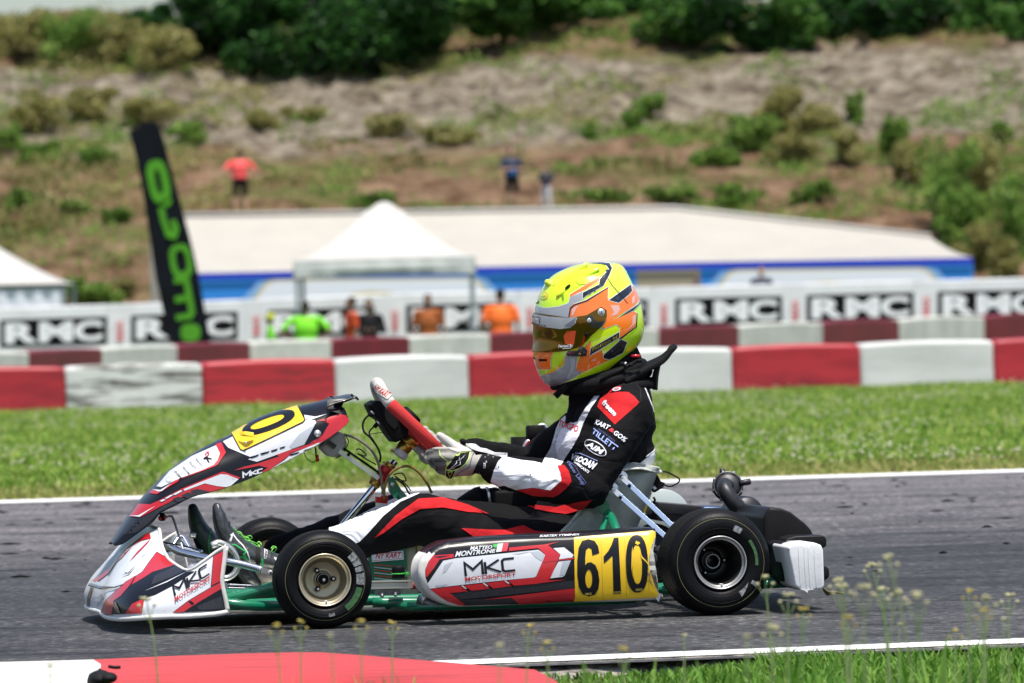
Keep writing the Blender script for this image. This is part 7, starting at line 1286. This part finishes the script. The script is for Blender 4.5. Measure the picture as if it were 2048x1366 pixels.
# ================================================================== PEOPLE IN THE BACKGROUND
def cl(name, c): return mat(name, c, .8, var=.12, vs=6)
def bystander(u, vtop, yw, h, lb, shirt, bottom, hair, grp=None, pose='down', face=PI, base=None, cap=None, short=True, seat=False, bulk=1.0, skin=None, long=False, bag=None):
    top = WP(u, vtop, yw); bz = top.z - h if base is None else base; root = empty('person', (top.x, yw, bz), face + PI)
    s = h / 1.75; k = bulk; P = lambda x, y, z: Vector((x * s, y * s, z * s)); sk = skin or SKIN
    hipz = .92; sitz = 0
    L = []
    A = {'down': [(.21, 0, 1.40), (.27, .02, 1.14), (.26, -.08, .90)], 'fold': [(.21, 0, 1.40), (.28, -.02, 1.14), (.05, -.24, 1.16)], 'hip': [(.21, 0, 1.40), (.38, .08, 1.17), (.20, .02, 1.0)]}[pose]
    arm = lambda sx: [limb([P(sx * a[0] * (k if i < 2 else 1), a[1], a[2]) for i, a in enumerate(A[:2])], [.048 * s, .040 * s], 10), limb([P(sx * A[1][0] * k, A[1][1], A[1][2]), P(sx * A[2][0], A[2][1], A[2][2])], [.040 * s, .028 * s], 10), ellip(P(sx * A[2][0], A[2][1], A[2][2]), (.035 * s, .025 * s, .05 * s), n=8, m_=6)]
    leg = lambda sx: [limb([P(sx * .10, 0, .92), P(sx * .13, -.02, .50), P(sx * .14, 0.02, .08)], [.085 * s, .058 * s, .04 * s], 10), ellip(P(sx * .14, -.06, .045), (.045 * s, .12 * s, .04 * s), n=10, m_=6)]
    bod = arm(1) + arm(-1) + leg(1) + leg(-1) + [ellip(P(0, 0, 1.0), (.15 * s * k, .10 * s * k, .16 * s)), ellip(P(0, 0, 1.25), (.17 * s * k, .11 * s * k, .22 * s)), limb([P(-.15, 0, 1.41), P(.15, 0, 1.41)], [.06 * s, .06 * s], 10), limb([P(0, 0, 1.42), P(0, -.01, 1.56)], [.055 * s, .05 * s], 10), ellip(P(0, -.015, 1.63), (.075 * s, .092 * s, .115 * s)), ellip(P(0, -.11, 1.62), (.014 * s, .02 * s, .018 * s), n=8, m_=6)]
    V, Fc = union(bod, .022 * s, 3); MB().add((V, Fc), sk).build('body', root)
    sh_ = [ellip(P(0, 0, 1.02), (.175 * s * k, .125 * s * k, .14 * s)), ellip(P(0, 0, 1.22), (.19 * s * k, .13 * s * k, .25 * s)), limb([P(-.17, 0, 1.405), P(.17, 0, 1.405)], [.072 * s, .072 * s], 12)]
    for sx in (1, -1):
        a, b_ = P(sx * A[0][0] * k, A[0][1], A[0][2]), P(sx * A[1][0] * k, A[1][1], A[1][2]); sh_.append(limb([a, a.lerp(b_, 1 if long else .72)], [.062 * s, .060 * s], 12))
        if long: sh_.append(limb([b_, P(sx * A[2][0], A[2][1], A[2][2]).lerp(b_, .15)], [.055 * s, .045 * s], 12))
    V, Fc = union(sh_, .02 * s, 3); MB().add((V, Fc), shirt).build('shirt', root)
    pt = [ellip(P(0, 0, .93), (.165 * s * k, .115 * s * k, .11 * s))]
    for sx in (1, -1): a, b_, c = P(sx * .10, 0, .90), P(sx * .13, -.02, .50), P(sx * .14, .02, .12); pt.append(limb([a, b_.lerp(a, .15)] if short else [a, b_, c], [.10 * s, .085 * s] if short else [.10 * s, .075 * s, .06 * s], 12))
    V, Fc = union(pt, .02 * s, 3); MB().add((V, Fc), bottom).build('shorts' if short else 'trousers', root)
    hm = MB(); hm.add(ellip(P(0, .012, 1.665), (.082 * s, .095 * s, .095 * s)), cap or hair)
    if cap: hm.add(ellip(P(0, -.10, 1.665), (.065 * s, .07 * s, .010 * s)), cap)
    hm.build('cap' if cap else 'hair', root); sb = MB()
    for sx in (1, -1): sb.add(ellip(P(sx * .14, -.06, .04), (.052 * s, .135 * s, .048 * s)), BLKR)
    sb.build('shoes', root)
    if bag: MB().add(ellip(P(*bag[0]), (.13 * s, .08 * s, .12 * s)), bag[1]).build('pouch', root)
    tag(root, lb, 'person', grp); return root
SHSK = mat('skin_shaded', (.22, .13, .09), .6); ORG = cl('tee_orange', (.95, .17, .02)); ORD = cl('tee_red_orange', (.62, .07, .01)); BRN = cl('tee_burnt_orange', (.34, .09, .015)); LIM = cl('tee_lime', (.20, .72, .02)); PNK = cl('tee_coral', (.92, .10, .10)); NAV = cl('tee_navy', (.02, .03, .07)); BKC = cl('cloth_black', (.012, .012, .014)); BLC = cl('cloth_blue', (.03, .16, .45)); WTC = cl('cloth_white', (.7, .7, .74)); YLC = cl('cap_yellow', (.55, .60, .03)); HBR = cl('hair_dark', (.03, .02, .016)); GYC = cl('tee_grey', (.25, .25, .30))  # shaded skin is the plain skin colour darkened to carry the shade
g1 = 'people working behind the barriers'
bystander(1000, 578, 88, 1.75, 'person in bright orange shirt with back turned, just left of the helmet', ORG, BKC, HBR, g1, 'down', 0, bulk=1.12)
bystander(855, 588, 90, 1.68, 'person in burnt orange shirt under the pagoda tent', BRN, BKC, HBR, g1, 'down', PI, skin=SHSK)
bystander(701, 594, 89, 1.65, 'person in red orange shirt beside a person in black', ORD, ORD, HBR, g1, 'down', .4 + PI / 2, skin=SHSK, bulk=.8)
bystander(737, 598, 90.5, 1.62, 'person in black clothes close to the one in red orange', BKC, BKC, HBR, g1, 'fold', PI, skin=SHSK, long=True)
bystander(610, 602, 87.6, 1.60, 'person in lime green shirt by the left tent leg', LIM, BKC, HBR, g1, 'hip', 0, bulk=1.25, skin=SHSK)
bystander(540, 627, 86.5, 1.36, 'small person in lime shirt and yellow cap left of the tent', LIM, LIM, HBR, g1, 'down', PI / 2, cap=YLC, skin=SHSK, bulk=.8)
g2 = 'people inside the marquee'
bystander(1522, 533, 131, 1.72, 'dark haired person in navy shirt at the marquee opening on the right', NAV, BKC, HBR, g2, 'fold', PI)
bystander(1393, 549, 132, 1.6, 'dark person half hidden by the beige marquee door', cl('tee_maroon', (.10, .02, .02)), BKC, HBR, g2, 'fold', PI, skin=SHSK)
g3 = 'spectators on the embankment'
for (u, vf, vt, lb, a) in [(478, 424, 302, 'person in coral shirt and black shorts standing on the slope', dict(shirt=PNK, bottom=BKC, pose='hip', face=.3, bulk=1.2)), (1022, 416, 298, 'person in navy and blue top and black shorts with folded arms', dict(shirt=NAV, bottom=BKC, pose='fold', face=PI + .5, bulk=1.2, bag=((-.05, -.12, 1.05), BLC))), (1092, 418, 333, 'shorter person in grey top and white trousers on the slope', dict(shirt=cl('tee_charcoal', (.04, .04, .06)), bulk=1.2, bottom=WTC, pose='down', face=PI - .6, short=False))]:
    p = hit(u, vf + 4, 150); h = (vf - vt + 8) / SC(p.y); bystander(u, vt, p.y, h, lb, hair=HBR, grp=g3, base=p.z - .02, **a)
